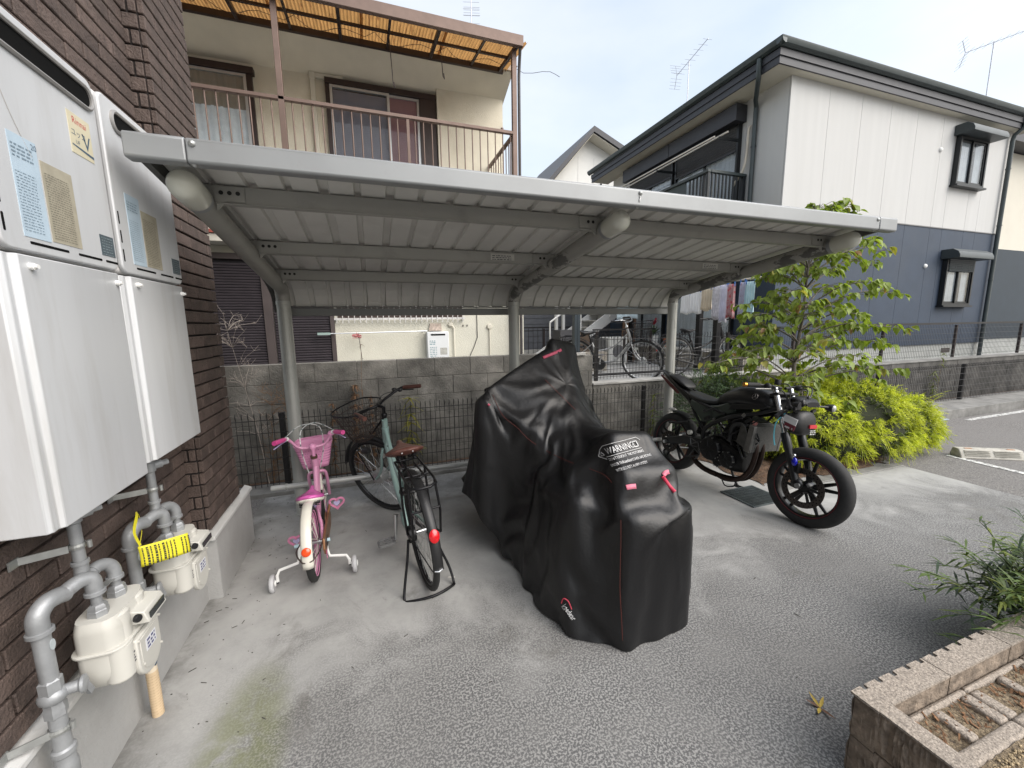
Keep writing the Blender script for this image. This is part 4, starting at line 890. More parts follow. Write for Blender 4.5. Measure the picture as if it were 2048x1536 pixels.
side_window(6.15, 7.75, .99, 2.85, 'ground floor sliding door behind the washing', .05); side_window(8.1, 9.7, .99, 2.85, 'far ground floor sliding door', .05)
MB().tube(smoothpath([(6.70,5.98,5.02),(6.68,6.0,4.95),(6.69,6.02,4.6),(6.66,6.05,4.3),(6.60,6.2,4.05)],5), .022, 8).build('air_con_hose', M('hose_beige', (.55,.50,.42), .7), nh, smooth=40)
# balcony
bm_ = M('balcony_dark', (.03,.034,.038), .45, .3); bp_ = M('balcony_panel', (.05,.066,.07), .6, .05, .06)
MB().box(5.85,6.05,2.98,X0-.003,9.7,3.12).build('balcony_floor', bm_, nh)
m = MB(); m.box(5.82,6.02,4.17,5.90,9.72,4.22); m.box(5.905,6.02,4.17,X0-.022,6.09,4.22); br = m.build('balcony_rail', gutm, nh, bev=.005)
for k in range(3): MB().box(5.84,6.03+k*1.7,3.0,5.89,6.08+k*1.7,4.168).build('balcony_post', bm_, br)
MB().box(6.66,6.03,3.0,6.72,6.08,4.168).build('balcony_post', bm_, br)
mb = MB(); mb.box(-.012,-.012,-.53,.012,.012,.53); bl_ = mb.mesh('baluster', bm_)
for k in range(9): piece('baluster', bl_, br, (5.955+k*.082,6.055,3.635))
for k in range(5): piece('baluster', bl_, br, (5.865,6.14+k*.088,3.635))
MB().box(5.85,6.60,3.14,5.885,9.7,4.165).build('balcony_panel', bp_, br)
MB().box(5.95,6.035,3.45,6.6,6.05,3.50).build('cross_rail', bm_, br)
for y in (6.06, 8.2): MB().box(5.85,y,.6,5.94,y+.09,2.98).build('balcony_column', black_metal, nh)
MB().box(5.70,5.50,.6,5.79,5.59,3.0).build('balcony_column', black_metal, nh); MB().box(5.68,5.48,2.9,5.80,6.2,2.98).build('column_beam', black_metal, nh)
# laundry brackets and poles upstairs
for y in (6.2, 7.9):
    lb_ = MB().bar((X0-.06,y,4.86),(X0-.55,y,4.84),.02,.05).build('pole_bracket', wframe, nh)
for x, lab in ((6.25,'upper laundry pole nearer the wall'),(6.10,'upper laundry pole nearer the rail')):
    t = thing('laundry_pole', 'pale laundry pole across the navy house balcony, ' + lab.split('pole ')[1], 'laundry pole', (x,8.2,4.84)); MB().cyl((x,6.0+(6.3-x),4.89-.04*(x < 6.2)),(x,10.2,4.86),.016,n=8).build('pole', M('pole_cream', (.62,.58,.52), .4, .2), t)
# porch beside the house
pebble = M('pebble_dash', (.24,.22,.19), .95, 0, .5, 60, bump=1., bs=90)
m = MB(); m.box(6.15,5.32,.55,X0+.02,12,.955); po = m.build('porch', pebble, nh); MB().box(6.13,5.30,.957,X0-.004,12.02,.99).build('porch_slab', conc_pale, po, bev=.004)
antenna('tv_antenna', 'television antenna on the navy house roof beside the balcony', (8.0,9.1,6.4), 1.65, (-.2,-1.25,.1), 8, ant_m)
antenna('tv_antenna', 'television antenna above the far corner of the navy house roof', (13.6,5.9,5.92), 1.75, (.9,-.7,.28), 8, ant_m)

# ================================================================ neighbour at the right, gable house, stair block, grey house
n2 = thing('cream_navy_house', 'cream and dark navy house beyond the downpipe of the navy house', 'house', (18,9,.6))
creamw = M('cream_siding', (.60,.57,.49), .85, 0, .03, 2, bump=.25, bs=140); navy2 = M('navy_dark', (.02,.032,.045), .7, 0, .06)
MB().box(14.35,5.9,.6,22,12,1.0).build('foundation', found, n2); MB().box(14.32,5.88,1.0,22,12,3.25).build('lower_wall', navy2, n2); MB().box(14.32,5.88,3.252,22,12,5.5).build('upper_wall', creamw, n2)
m = MB(); m.box(13.95,5.5,5.52,22.4,12.4,5.78); m.build('eave', eavem, n2); MB().tube([(14.25,5.8,5.5),(14.25,5.8,.62)], .04, 8).build('downpipe', gutm, n2)
g = thing('gable_house', 'white gabled house seen over the carport roof behind the navy house', 'house', (9.5,18,.6))
gw = M('gable_white', (.68,.68,.66), .8, 0, .02); GY = 16.0
m = MB(); m.prism([(-1.55,0),(2.9,0),(2.9,7.55),(.62,8.62),(-1.55,6.1)], (8.4,GY,.6), (1,0,0), (0,0,1), (0,5,0)); m.build('wall', gw, g)
for x in (8.6,9.35,10.1,10.85): MB().box(x,GY-.006,.6,x+.012,GY-.001,8.4).build('panel_joint', M('joint_soft', (.5,.5,.5), .9), g)
def slope(a, b, th, nm, mt, y0=GY-.55, y1=GY+5): return MB().prism([a, b, (b[0], b[1]+th), (a[0], a[1]+th)], (0,y0,0), (1,0,0), (0,0,1), (0,y1-y0,0)).build(nm, mt, g)
slope((6.5,6.3),(9.0,9.08),.03,'soffit',soffw); slope((6.45,6.32),(9.0,9.14),.22,'roof',eavem, GY-.62); slope((9.002,9.14),(11.9,7.95),.22,'roof',eavem, GY-.62); slope((9.002,9.08),(11.9,7.88),.03,'soffit',soffw)
# script lettering on the gable wall
m = MB(); sc = lambda pts: smoothpath([(9.12+p[0]*.145, GY-.03, 7.06+p[1]*.145+p[0]*.0) for p in pts], 5)
for pts in ([(0,.9),(.5,1.3),(1.7,2.0)], [(.95,1.55),(.7,.7),(.75,.1),(1.3,.15)], [(1.5,1.0),(1.6,.4),(2.0,.2),(2.35,.9),(2.4,.3)], [(2.6,.2),(3.2,1.2),(3.3,1.8),(3.05,1.9),(2.95,.6),(2.85,-.3)], [(3.4,.3),(4.0,1.5),(4.15,2.3),(3.85,2.3),(3.75,.9),(3.65,-.1)], [(2.7,.75),(3.4,.95),(4.3,1.1)]): m.tube(sc(pts), .022, 5)
m.build('script_sign', black_metal, g)
gs = thing('grey_house', 'house with grey lapped siding at the far end of the yard', 'house', (5,11.8,.6))
MB().box(2.0,11.22,.6,9.5,15,4.7).build('wall', joint_m, gs)
sid = M('grey_siding', (.11,.115,.13), .7, 0, .12, 8, bump=.3, bs=50, rnd=.08); mb = MB(); mb.prism([(0,-.09),(-.02,-.09),(-.008,.085),(0,.085)], (-3.7,0,0), (0,1,0), (0,0,1), (7.4,0,0)); me = mb.mesh('siding_board', sid)
for k in range(22): piece('siding_board', me, gs, (5.75,11.215,.72+k*.18))
MB().box(3.9,11.12,.6,4.15,11.19,2.0).build('door_trim', navy2, gs); MB().box(2.0,11.0,.6,7.5,11.2,.78).build('base_step', conc_pale, gs)
st = thing('outside_stair', 'white steel outside stair behind the yard fence', 'staircase', (5,9,.6))
wst = M('stair_white', (.62,.62,.61), .45, .1, .05); A = Vector((4.0,9.0,.62)); B = Vector((7.4,9.0,2.85)); dv = (B-A).normalized()
for y in (8.75, 9.65):
    m = MB(); m.bar(A+Vector((0,y-9,0)), B+Vector((0,y-9,0)), .05, .24); m.build('stringer', wst, st)
for k in range(13):
    p = A.lerp(B, (k+.6)/13.3); MB().box(p.x-.13,8.78,p.z+.03,p.x+.13,9.62,p.z+.055).build('tread', M('tread_grey', (.45,.44,.42), .7), st)
    MB().box(p.x+.115,8.79,p.z-.11,p.x+.125,9.61,p.z+.029).build('riser', wst, st)
for k in range(5):
    p = A.lerp(B, k/4.2); MB().cyl((p.x,8.72,p.z),(p.x,8.72,p.z+.95),.02,n=8).build('baluster', wst, st)
MB().cyl(A+Vector((0,-.28,.95)), B+Vector((-.15,-.28,.95)), .022, n=8).build('hand_rail', wst, st)
for x in (4.62, 4.82): MB().box(x,9.72,.6,x+.07,9.79,3.2).build('column', wst, st)
# yard clutter behind the fence
wood = M('old_wood', (.14,.08,.05), .8, 0, .3, 8, stretch=(8,8,1))
for x, y, lean in ((5.65,8.2,.12),(5.82,8.3,-.02),(5.95,8.25,.03)):
    tag(MB().bar((x,y,.6),(x+lean,y,2.3),.10,.08,up=(0,1,0)).build('timber', wood), {.12:'brown timber leaning to one side under the outside stair',-.02:'brown timber standing between two others under the stair',.03:'brown timber nearest the porch under the stair'}[lean], 'timber', 'timbers under the stair')
bx = MB().box(5.05,7.85,.6,5.55,8.25,1.22).build('washing_machine', M('appliance', (.60,.60,.58), .5, 0, .05), None, bev=.02); tag(bx, 'white boxy appliance standing in the yard behind the silver bicycle', 'appliance')
MB().lathe([(.0,.004),(.13,.004),(.15,0)], (5.3,7.85,.9), (0,-1,0), 20).build('door', M('appliance_door', (.15,.15,.16), .3), bx, smooth=40)
bx2 = thing('storage_rack', 'dark clutter of boxes under the outside stair', 'rack', (4.2,8.2,.6))
for k, (x, z, w, h) in enumerate(((4.0,.6,.5,.5),(4.4,.6,.4,.75),(4.1,1.1,.42,.3),(4.85,.6,.3,.6))): MB().box(x-w/2,7.9+k*.02,z,x+w/2,8.35,z+h).build('box', M('clutter%d' % k, [(.04,.035,.03),(.10,.07,.05),(.05,.05,.055),(.08,.08,.08)][k], .7), bx2)
fr2 = mesh_fence(2.3, 6.0, 10.4, .6, 1.42, (2.4,3.9,4.6,5.9), 'thin dark railing in front of the grey house', rail=True, step=.14, wire=.014, finial=False, rows=2)
mesh_fence(4.5, 6.1, 7.6, .6, 1.38, (4.6,5.3,6.0), 'thin dark yard railing beside the house porch', rail=True, step=.1, wire=.008, finial=False, rows=2)
m = MB(); m.box(2.2,6.9,.6,4.4,7.1,.98); rw = m.build('stone_planter', pebble, None); tag(rw, 'low pebble-faced planter wall in the upper yard', 'planter')
# ---- washing
def cloth(name, label, x, y, z1, w, h, ax, mat, group='washing hung out by the navy house', folds=4, amp=.018, extra=None, seed=0):
    rr = random.Random(seed); ph = rr.uniform(0, 6); t = thing(name, label, 'laundry', (x,y,z1-h)); a = Vector(ax).normalized(); nn = a.cross(Vector((0,0,1)))
    m = MB(); m.grid(lambda u, v: Vector((x,y,z1-h))+a*(w*(u-.5)*(1-.04*math.sin(v*PI)))+nn*amp*math.sin(u*folds*2*PI+ph+v)*(1.2-v*.7)+Vector((0,0,v*h+.015*math.sin(u*7+ph)*(1-v))), folds*8+1, 8); o = m.build('cloth', mat, t, smooth=70, solid=.003)
    for s_ in (-.4, .4):
        p = Vector((x,y,z1))+a*w*s_; MB().bar(p-Vector((0,0,.035)), p+Vector((0,0,.045)), .014, .012).build('peg', M('peg_blue', (.05,.18,.55), .5), t)
    return t
cw = M('cloth_white', (.85,.85,.86), .9, 0, .08, 5); cbe = M('cloth_beige', (.70,.61,.48), .9); cla = M('cloth_lavender', (.75,.74,.86), .9, 0, .1, 8); cre = M('cloth_redprint', (.55,.35,.36), .9, 0, .1, 30, dirt=((.60,.06,.09), 24, .52, .58, .8)); cbl = M('cloth_skyblue', (.62,.82,.88), .9, 0, .1, 8); cpl = M('cloth_plaid', (.70,.68,.72), .9, 0, .2, 22)
LX = 5.15; ax = (.12,-1,0)
cloth('shirt', 'white shirt hanging at the far end of the washing line', 5.12, 5.62, 2.02, .20, .34, ax, cw, seed=1); cloth('shirt', 'white vest with rounded hem on the washing line', 5.13, 5.42, 2.06, .22, .38, ax, cw, seed=2)
cloth('towel', 'beige towel on the washing line', 5.15, 5.20, 2.08, .20, .36, ax, cbe, seed=3); cloth('towel', 'pale plaid towel on the washing line', 5.17, 5.02, 2.10, .15, .52, ax, cpl, seed=4)
cloth('towel', 'lavender towel, longest on the washing line', 5.18, 4.91, 2.10, .13, .56, ax, cla, seed=5); cloth('towel', 'red and white printed towel on the washing line', 5.20, 4.79, 2.10, .13, .50, ax, cre, seed=6)
cloth('towel', 'lavender patterned towel beside the balcony column', 5.22, 4.93-.32, 2.11, .09, .54, ax, M('cloth_lavprint', (.55,.55,.68), .9, 0, .1, 8, dirt=((.45,.2,.25), 18, .56, .6, .7)), seed=7); cloth('shirt', 'sky blue shirt beside the balcony column', 5.24, 4.50, 2.11, .16, .52, ax, cbl, seed=8)
t = thing('washing_line', 'pole carrying the washing under the navy house balcony', 'laundry pole', (5.18,5.05,2.12)); MB().cyl((5.05,6.2,2.12),(5.26,4.35,2.155),.014,n=8).build('pole', M('pole_cream', (.6,.6,.6), .4), t)
for y in (5.66,): MB().bar((5.11,y,2.13),(5.72,5.55,2.16),.02,.03).build('arm', black_metal, t)
cloth('towel', 'pale blue towel hanging alone beside the stair', 5.62, 8.0, 2.1, .58, .48, (1,0,0), M('cloth_paleblue', (.55,.66,.72), .9), seed=9, folds=3); t = thing('washing_line', 'short pole carrying the pale blue towel', 'laundry pole', (5.6,8.0,2.12)); MB().cyl((5.1,8.0,2.12),(6.6,8.02,2.12),.014,n=8).build('pole', steel, t)
# ---- pots on the porch
def pot(label, x, y, z, r, h, mat):
    t = thing('potted_plant', label, 'potted plant', (x,y,z)); MB().lathe([(0,0),(r*.75,0),(r,h),(r*1.08,h),(r*1.08,h+.02),(r*.9,h+.02),(r*.85,h-.02),(0,h-.02)], (x,y,z), n=18).build('pot', mat, t, smooth=40); return t
def blades(t, x, y, z, n, l, w, mat, seed, droop=.6, name='leaf', spread=1.0):
    rr = random.Random(seed)
    for k in range(n):
        a = rr.uniform(0, 2*PI); e = rr.uniform(.5, 1.25); ll = l*rr.uniform(.7, 1.1); pts = []
        for j in range(5):
            s_ = j/4; el = e-droop*s_*s_*1.3; pts.append(Vector((x,y,z))+Vector((math.cos(a)*math.cos(e)*spread, math.sin(a)*math.cos(e)*spread, math.sin(e)))*ll*s_-Vector((0,0,droop*.35*ll*s_**2.2)))
        m = MB(); sd = Vector((-math.sin(a), math.cos(a), 0)); vs = []
        for j, p in enumerate(pts): ww = w*math.sin(PI*(.12+.86*j/4))**.7*.5; vs += [p-sd*ww, p+sd*ww]
        m.add(vs, [(2*j,2*j+1,2*j+3,2*j+2) for j in range(4)]); m.build(name, mat, t, smooth=60)
lf = M('leaf_dark', (.05,.085,.025), .5, 0, .3, 10); lfr = M('leaf_red', (.35,.03,.05), .5, 0, .3, 10); terra = M('terracotta', (.42,.13,.06), .8, 0, .15, 8)
p1 = pot('tall plant with red leaf tips in a white pot on the porch', 6.40, 8.05, .99, .12, .22, white_paint); MB().cyl((6.40,8.05,1.2),(6.41,8.05,1.5),.012,n=6).build('stem', lf, p1); blades(p1, 6.40, 8.05, 1.25, 10, .36, .05, lf, 1); blades(p1, 6.41, 8.05, 1.48, 9, .26, .045, lfr, 2)
p2 = pot('small leafy plant in a terracotta pot on the porch', 6.32, 7.45, .99, .10, .17, terra); blades(p2, 6.32, 7.45, 1.12, 18, .16, .04, lf, 3)
# ================================================================ bicycles (local frame: x forward, y left, z up)
def wheel(t, c, R, r, tyre, rim_m, spoke_m, n=28, hub=.022, hw=.05, Mx=None, name='wheel', wall=None, sp=.0013):
    c = Vector(c); ax = Vector((0,1,0))
    def fin(m): return m.xf(Mx) if Mx else m
    w = fin(MB().ring(c, ax, R-r, r, 56, 10)).build(name, tyre, t, smooth=70)
    fin(MB().ring(c, ax, R-2*r-.004, .011, 56, 6, 1.1)).build('rim', rim_m, w, smooth=50)
    if wall:
        for s_ in (-1, 1): fin(MB().ring(c+ax*s_*r*.72, ax, R-r*1.55, .006, 48, 5, .5)).build('side_band', wall, w, smooth=60)
    m = MB()
    for k in range(n):
        a = 2*PI*k/n; s_ = 1 if k % 2 else -1; b = a+(.5 if (k//2) % 2 else -.5)
        m.cyl(c+Vector((hub*math.cos(b), s_*hw*.7, hub*math.sin(b))), c+Vector(((R-2*r-.008)*math.cos(a), 0, (R-2*r-.008)*math.sin(a))), sp, n=4, cap=False)
    fin(m).build('spokes', spoke_m, w, kind='stuff')
    m = MB(); m.lathe([(.008,-hw-.02),(.008,-hw),(hub,-hw),(hub,-hw+.006),(hub*.6,-hw+.01),(hub*.6,hw-.01),(hub,hw-.006),(hub,hw),(.008,hw),(.008,hw+.02)], c, ax, 14, cap=True); fin(m).build('hub', steel, w, smooth=40)
    return w
def fender(t, c, R, a0, a1, w, mat, Mx=None, stay=None, name='mudguard'):
    c = Vector(c); m = MB()
    m.grid(lambda u, v: c+Vector((math.cos(a0+(a1-a0)*v)*(R+.010*math.cos((u-.5)*PI)), (u-.5)*w, math.sin(a0+(a1-a0)*v)*(R+.010*math.cos((u-.5)*PI)))), 9, 30)
    if Mx: m.xf(Mx)
    return m.build(name, mat, t, smooth=70, solid=.0015)
def saddle(t, p, L, W, mat, rivet=None, under=black_metal, base=None, name='saddle', th=.05):
    p = Vector(p); m = MB()
    def f(u, v):
        a = u*2*PI; x = L*(v-.42)
        wid = W*.5*(1-.78*max(0, min(1, (v-.34)/.42))**.85) if v > .34 else W*.5*(.86+.14*math.sin(v/.34*PI/2))
        if v > .75: wid = W*.5*.2*(1+.1*(v-.75))
        e = math.sin(PI*min(1, max(0.001, v*1.0)))**.22 if 0 < v < 1 else .02
        zz = th*math.sin(a)*(.55 if math.sin(a) < 0 else .5)*e; dip = .012*math.sin(v*PI*1.2)
        return p+Vector((x, wid*math.cos(a)*e, zz*(1.15 if v < .45 else .9)-dip+.018*max(0, .3-v)/.3-.010*max(0, v-.5)))
    m.grid(f, 24, 22, cu=True); s_ = m.build(name, mat, t, smooth=80)
    if base: MB().grid(lambda u, v: f(u, v)*1.0-Vector((0,0,.016)), 24, 22, cu=True).build('saddle_base', base, s_, smooth=80)
    if rivet:
        for yy in (-.032, .032): MB().ell(p+Vector((-L*.40,yy,.004)),(.006,.0055,.006),8,6).build('rivet', rivet, s_, smooth=60)
    m = MB()
    for yy in (-.022, .022): m.tube(smoothpath([p+Vector((-L*.3,yy*2,-th*.35)), p+Vector((-.05,yy,-th*.9)), p+Vector((.04,yy,-th*.9)), p+Vector((L*.45,yy*.4,-th*.3))],4), .0045, 6)
    for yy in (-.045,.045):
        m.tube([p+Vector((-L*.28+.014*math.cos(k*1.1),yy+.014*math.sin(k*1.1),-th*.3-k*.0016)) for k in range(22)], .003, 5)
    m.build('saddle_rails', under, s_, smooth=50); return s_
def city_bike(label, loc, rz, rx, fm, sad_m, grip_m, steer=rad(40), basket=True, carrier=True, rivet=True, group='bicycles in the upper yard', bar_m=black_metal, stand=True, rim_m=black_metal, nsp=28, bask_m=None, name='bicycle'):
    t = thing(name, label, 'bicycle', loc, rz, rx=rx, local=True, group=group)
    R = .338; A = Vector((0,0,R)); BB = Vector((.43,0,.275)); HT, HB = Vector((.842,0,.875)), Vector((.905,0,.66)); FA = Vector((1.10,0,R))
    sa = (HT-HB).normalized(); Mx = Matrix.Translation(HB) @ Matrix.Rotation(steer, 4, sa) @ Matrix.Translation(-HB)
    wheel(t, A, R, .018, rubber, rim_m, steel, nsp, name='rear_wheel'); wheel(t, FA, R, .018, rubber, rim_m, steel, nsp, .03, Mx=Mx, name='front_wheel')
    # frame
    m = MB(); m.tube(smoothpath([HT-sa*.03, HB, HB+Vector((-.05,0,-.10)), (.66,0,.33), BB+Vector((.03,0,.01))],5), .022, 12); m.tube([HT-sa*.1, HB+sa*.0], .027, 14); m.tube([BB, (.33,0,.50), (.285,0,.62)], .018, 10); m.tube(smoothpath([HB+sa*.12, (.62,0,.55), (.345,0,.475)],5), .015, 10)
    fr_ = m.build('frame', fm, t, smooth=50)
    m = MB()
    for s_ in (-1, 1):
        m.tube([(.43,s_*.03,.275),(.25,s_*.055,.295),(0,s_*.065,R)], .009, 8); m.tube([(.29,s_*.02,.60),(.14,s_*.055,.47),(0,s_*.065,R)], .008, 8)
    m.build('stays', fm, fr_, smooth=50)
    # fork, stem, bars turned with the wheel
    m = MB()
    for s_ in (-1, 1): m.tube(smoothpath([(.93,s_*.035,.615),(.955,s_*.05,.55),(.985,s_*.055,.46),(1.04,s_*.055,.385),(1.10,s_*.055,R)],4), .011, 10)
    m.tube([HB-sa*.03, (.92,0,.62)], .02, 10); m.xf(Mx).build('fork', fm, t, smooth=50)
    SH = HT+sa*.075; m = MB(); m.tube([HT, SH, SH+Vector((.05,0,.015))], .0135, 10); m.lathe([(.02,0),(.022,.004),(.022,.03),(.016,.036)], HT-sa*.01, sa, 14); m.xf(Mx).build('stem', bar_m, t, smooth=50)
    b0 = SH+Vector((.05,0,.015)); m = MB(); hb = smoothpath([b0+Vector((-.17,-.30,.035)), b0+Vector((-.04,-.25,.045)), b0+Vector((.02,-.10,.01)), b0, b0+Vector((.02,.10,.01)), b0+Vector((-.04,.25,.045)), b0+Vector((-.17,.30,.035))],6)
    m.tube(hb, .011, 10); hbo = m.xf(Mx).build('handlebar', bar_m, t, smooth=50)
    for s_ in (-1, 1):
        e0, e1 = b0+Vector((-.05,s_*.256,.045)), b0+Vector((-.185,s_*.305,.033)); MB().tube([e0, e0.lerp(e1,.1), e1], .0165, 12, rs=[.0145,.0165,.0155]).xf(Mx).build('grip', grip_m, hbo, smooth=40)
        m = MB(); m.tube([b0+Vector((-.03,s_*.235,.03)), b0+Vector((0,s_*.27,.02)), b0+Vector((-.10,s_*.31,.005))], .005, 6); m.box(-.02,-.02,-.018,.02,.02,.018) if False else None; m.ell(b0+Vector((-.03,s_*.232,.035)),(.022,.018,.018),10,6); m.xf(Mx).build('brake_lever', black_plastic, hbo, smooth=50)
    m = MB(); m.ell(b0+Vector((-.015,-.19,.055)),(.02,.02,.015),12,8); m.xf(Mx).build('bell', black_plastic, hbo, smooth=60)
    m = MB()
    for s_ in (-1, 1): m.tube(smoothpath([b0+Vector((-.01,s_*.23,.03)), b0+Vector((.09,s_*.14,.02)), b0+Vector((.10,s_*.04,-.10)), (.96,0,.64)],6), .003, 5)
    m.xf(Mx).build('brake_cables', black_plastic, hbo, smooth=50)
    # drivetrain
    m = MB(); m.lathe([(.0,-.06),(.085,-.06),(.085,-.056),(0,-.056)], BB, (0,1,0), 28); m.tube(smoothpath([(.43,-.058,.36),(.2,-.058,.385),(0,-.058,.375),(-.035,-.058,.338),(0,-.058,.30),(.2,-.058,.25),(.43,-.058,.19),(.515,-.058,.275),(.43,-.058,.36)],5), .010, 6, sq=1.6); m.build('chain_case', black_plastic, t, smooth=50)
    for s_, dx, dz in ((1,-.03,-.165),(-1,.03,.165)):
        p0 = BB+Vector((0,s_*.07,0)); p1 = p0+Vector((dx,s_*.025,dz)); m = MB(); m.tube([p0, p1], .011, 8, rs=[.015,.009]); cr_ = m.build('crank', steel, t, smooth=50)
        q_ = p1+Vector((0,s_*.06,0)); m = MB(); m.tube([q_+Vector((a,b,0)) for a, b in rrect(.085,.10,.018)], .009, 6, closed=True); m.bar(q_+Vector((-.04,0,0)), q_+Vector((.04,0,0)), .012, .012); m.bar(q_+Vector((0,-.05,0)), q_+Vector((0,.05,0)), .016, .014); m.build('pedal', M('pedal_grey', (.20,.20,.20), .6, .1), cr_, smooth=40)
    m = MB(); m.tube([(.285,0,.60),(.235,0,.745)], .0135, 10); m.lathe([(.019,0),(.021,.004),(.021,.028),(.017,.03)], (.287,0,.59), (-.33,0,.94), 12); m.build('seat_post', black_metal, t, smooth=40)
    saddle(t, (.20,0,.80), .27, .245, sad_m, steel if rivet else None)
    # mudguards with reflector
    fd = fender(t, A, R+.022, rad(35), rad(188), .055, black_plastic, name='rear_mudguard'); fender(t, FA, R+.022, rad(15), rad(150), .05, black_plastic, Mx, name='front_mudguard')
    a = rad(158); e_ = A+Vector((math.cos(a)*(R+.04), 0, math.sin(a)*(R+.04))); m = MB(); m.lathe([(0,.014),(.02,.012),(.027,.006),(.027,0)], e_, (math.cos(a),0,math.sin(a)), 18); m.v = [(p[0], p[1], e_.z+(p[2]-e_.z)*1.35) for p in m.v]; m.build('reflector', M('red_lens', (.55,.01,.015), .15, 0, .15, 60, coat=.5), fd, smooth=40)
    MB().tube([(-.360,-.02,.292),(-.369,.0,.288),(-.360,.02,.292)], .005, 6).build('fender_tip', steel, fd)
    m = MB()
    for s_ in (-1, 1): m.tube([(0,s_*.07,R), (-.355,s_*.028,R-.05)], .003, 5)
    m.build('fender_stay', black_metal, fd)
    if carrier:
        m = MB(); z = .725
        m.tube([(.16,-.07,z+.01),(-.17,-.075,z),(-.235,-.07,z-.01)]+[(-.262,-.03,z-.014),(-.262,.03,z-.014)]+[(-.235,.07,z-.01),(-.17,.075,z),(.16,.07,z+.01)], .0075, 8, closed=True)
        for x in (.05, -.10): m.tube([(x,-.073,z),(x,.073,z)], .006, 8)
        for s_ in (-1, 1):
            m.tube([(.02,s_*.074,z),(.02,s_*.078,.5),(0,s_*.075,R)], .007, 8); m.tube([(-.19,s_*.074,z-.004),(-.225,s_*.078,.55),(-.18,s_*.078,.40),(0,s_*.075,R)], .007, 8)
        m.tube([(-.222,-.078,.57),(-.235,0,.575),(-.222,.078,.57)], .006, 8); m.build('carrier', black_metal, t, smooth=50)
        m = MB(); m.tube([(.10,-.03,z+.008),(-.16,-.032,z+.014),(-.18,0,z+.014),(-.16,.032,z+.014),(.10,.03,z+.008)], .0055, 8); m.build('carrier_clip', black_metal, t, smooth=50)
    if stand:
        m = MB(); m.tube(smoothpath([(.0,.075,R-.03),(-.03,.10,.20),(-.06,.13,.10),(-.10,.155,.012),(-.13,.13,.008),(-.16,0,.010),(-.13,-.12,.008),(-.10,-.14,.012),(-.06,-.13,.10),(-.03,-.10,.20),(0,-.075,R-.03)],5), .008, 8); m.build('stand', black_metal, t, smooth=50)
    # fittings: rear brake drum, lock, lamp
    MB().lathe([(0,.03),(.045,.03),(.05,.05),(.05,.07),(0,.072)], A, (0,1,0), 20).build('brake_drum', black_metal, t, smooth=40)
    m = MB(); m.ring((.12,0,.545),(.35,0,.94),.045,.012,20,8); m.ell((.14,.05,.55),(.02,.02,.028)); m.build('ring_lock', black_plastic, t, smooth=50)
    MB().ring(FA+Vector((0,.075,0)), (0,1,0), .03,.03,20,6).xf(Mx).build('hub_dynamo', M('dynamo', (.40,.41,.41), .4, .5), t, smooth=50) if False else MB().lathe([(0,-.05),(.055,-.045),(.06,-.03),(.06,.03),(.055,.045),(0,.05)], FA, (0,1,0), 22).xf(Mx).build('hub_dynamo', M('dynamo', (.40,.41,.41), .4, .5), t, smooth=45)
    m = MB(); m.lathe([(0,.0),(.02,.0),(.028,.02),(.028,.055),(0,.06)], (1.02,.09,.62), (1,0,0), 14); m.xf(Mx).build('lamp', black_plastic, t, smooth=40)
    if basket:
        bm2 = bask_m or M('basket_brown', (.035,.022,.018), .6, .2); c0 = Vector((1.09,0,.705)); m = MB()
        def rg(k, n=40):
            f = k; w, d = .115+.075*f, .09+.055*f
            return [c0+Vector((d*(abs(math.cos(a))**.7)*math.copysign(1, math.cos(a))+.01*f, w*(abs(math.sin(a))**.7)*math.copysign(1, math.sin(a)), .25*f+.015*f*math.cos(a))) for a in [2*PI*i/n for i in range(n)]]
        for f in (.0,.16,.32,.48,.64,.82): m.tube(rg(f), .0022, 5, closed=True)
        r0, r1 = rg(0), rg(1.0)
        for i in range(40): m.cyl(r0[i], r1[i], .0018, n=4)
        for i in range(1, 20, 2): m.cyl(r0[i], r0[-i], .0018, n=4)
        bk = m.xf(Mx).build('basket', bm2, t, smooth=50); m = MB(); m.tube(rg(1.0), .0062, 8, closed=True); m.xf(Mx).build('basket_rim', black_metal, bk, smooth=50)
        m = MB(); m.tube([HT+Vector((.02,0,-.02)), c0+Vector((-.06,0,.02))], .008, 6); m.tube([(1.10,.075,R),(1.15,.09,.6),c0+Vector((.05,.07,0))], .005, 6); m.tube([(1.10,-.075,R),(1.15,-.09,.6),c0+Vector((.05,-.07,0))], .005, 6); m.xf(Mx).build('basket_stay', black_metal, bk, smooth=50)
    # spoke reflector
    MB().lathe([(0,.006),(.024,.005),(.024,-.005),(0,-.006)], FA+Vector((-.10,0,.19)), (0,1,0), 12).xf(Mx).build('spoke_reflector', M('clear_lens', (.6,.6,.55), .25), t)
    return t
mint = M('mint_paint', (.25,.36,.34), .35, .1, .06, 8, coat=.3); leather = M('brown_leather', (.085,.032,.024), .45, 0, .2, 30, bump=.15, bs=120)
city_bike('mint green city bicycle with brown saddle and wire basket beside the covered motorcycle', (.235,2.305,0), rad(97.5), rad(-4), mint, leather, leather, group=None, steer=rad(38))
silver = M('silver_paint', (.45,.45,.45), .3, .7, .08); blk = M('black_paint', (.02,.02,.022), .35, .2)
city_bike('silver city bicycle with curved bars parked in the upper yard', (3.30,6.15,.6), rad(-42), rad(3), silver, black_plastic, black_plastic, steer=rad(-10), bar_m=steel, rim_m=steel, nsp=20, rivet=False, bask_m=dark_wire)
city_bike('black city bicycle parked behind the dogwood tree in the upper yard', (5.02,5.72,.6), rad(-8), rad(2), blk, black_plastic, black_plastic, steer=rad(14), basket=False, rim_m=steel, nsp=20, rivet=False)

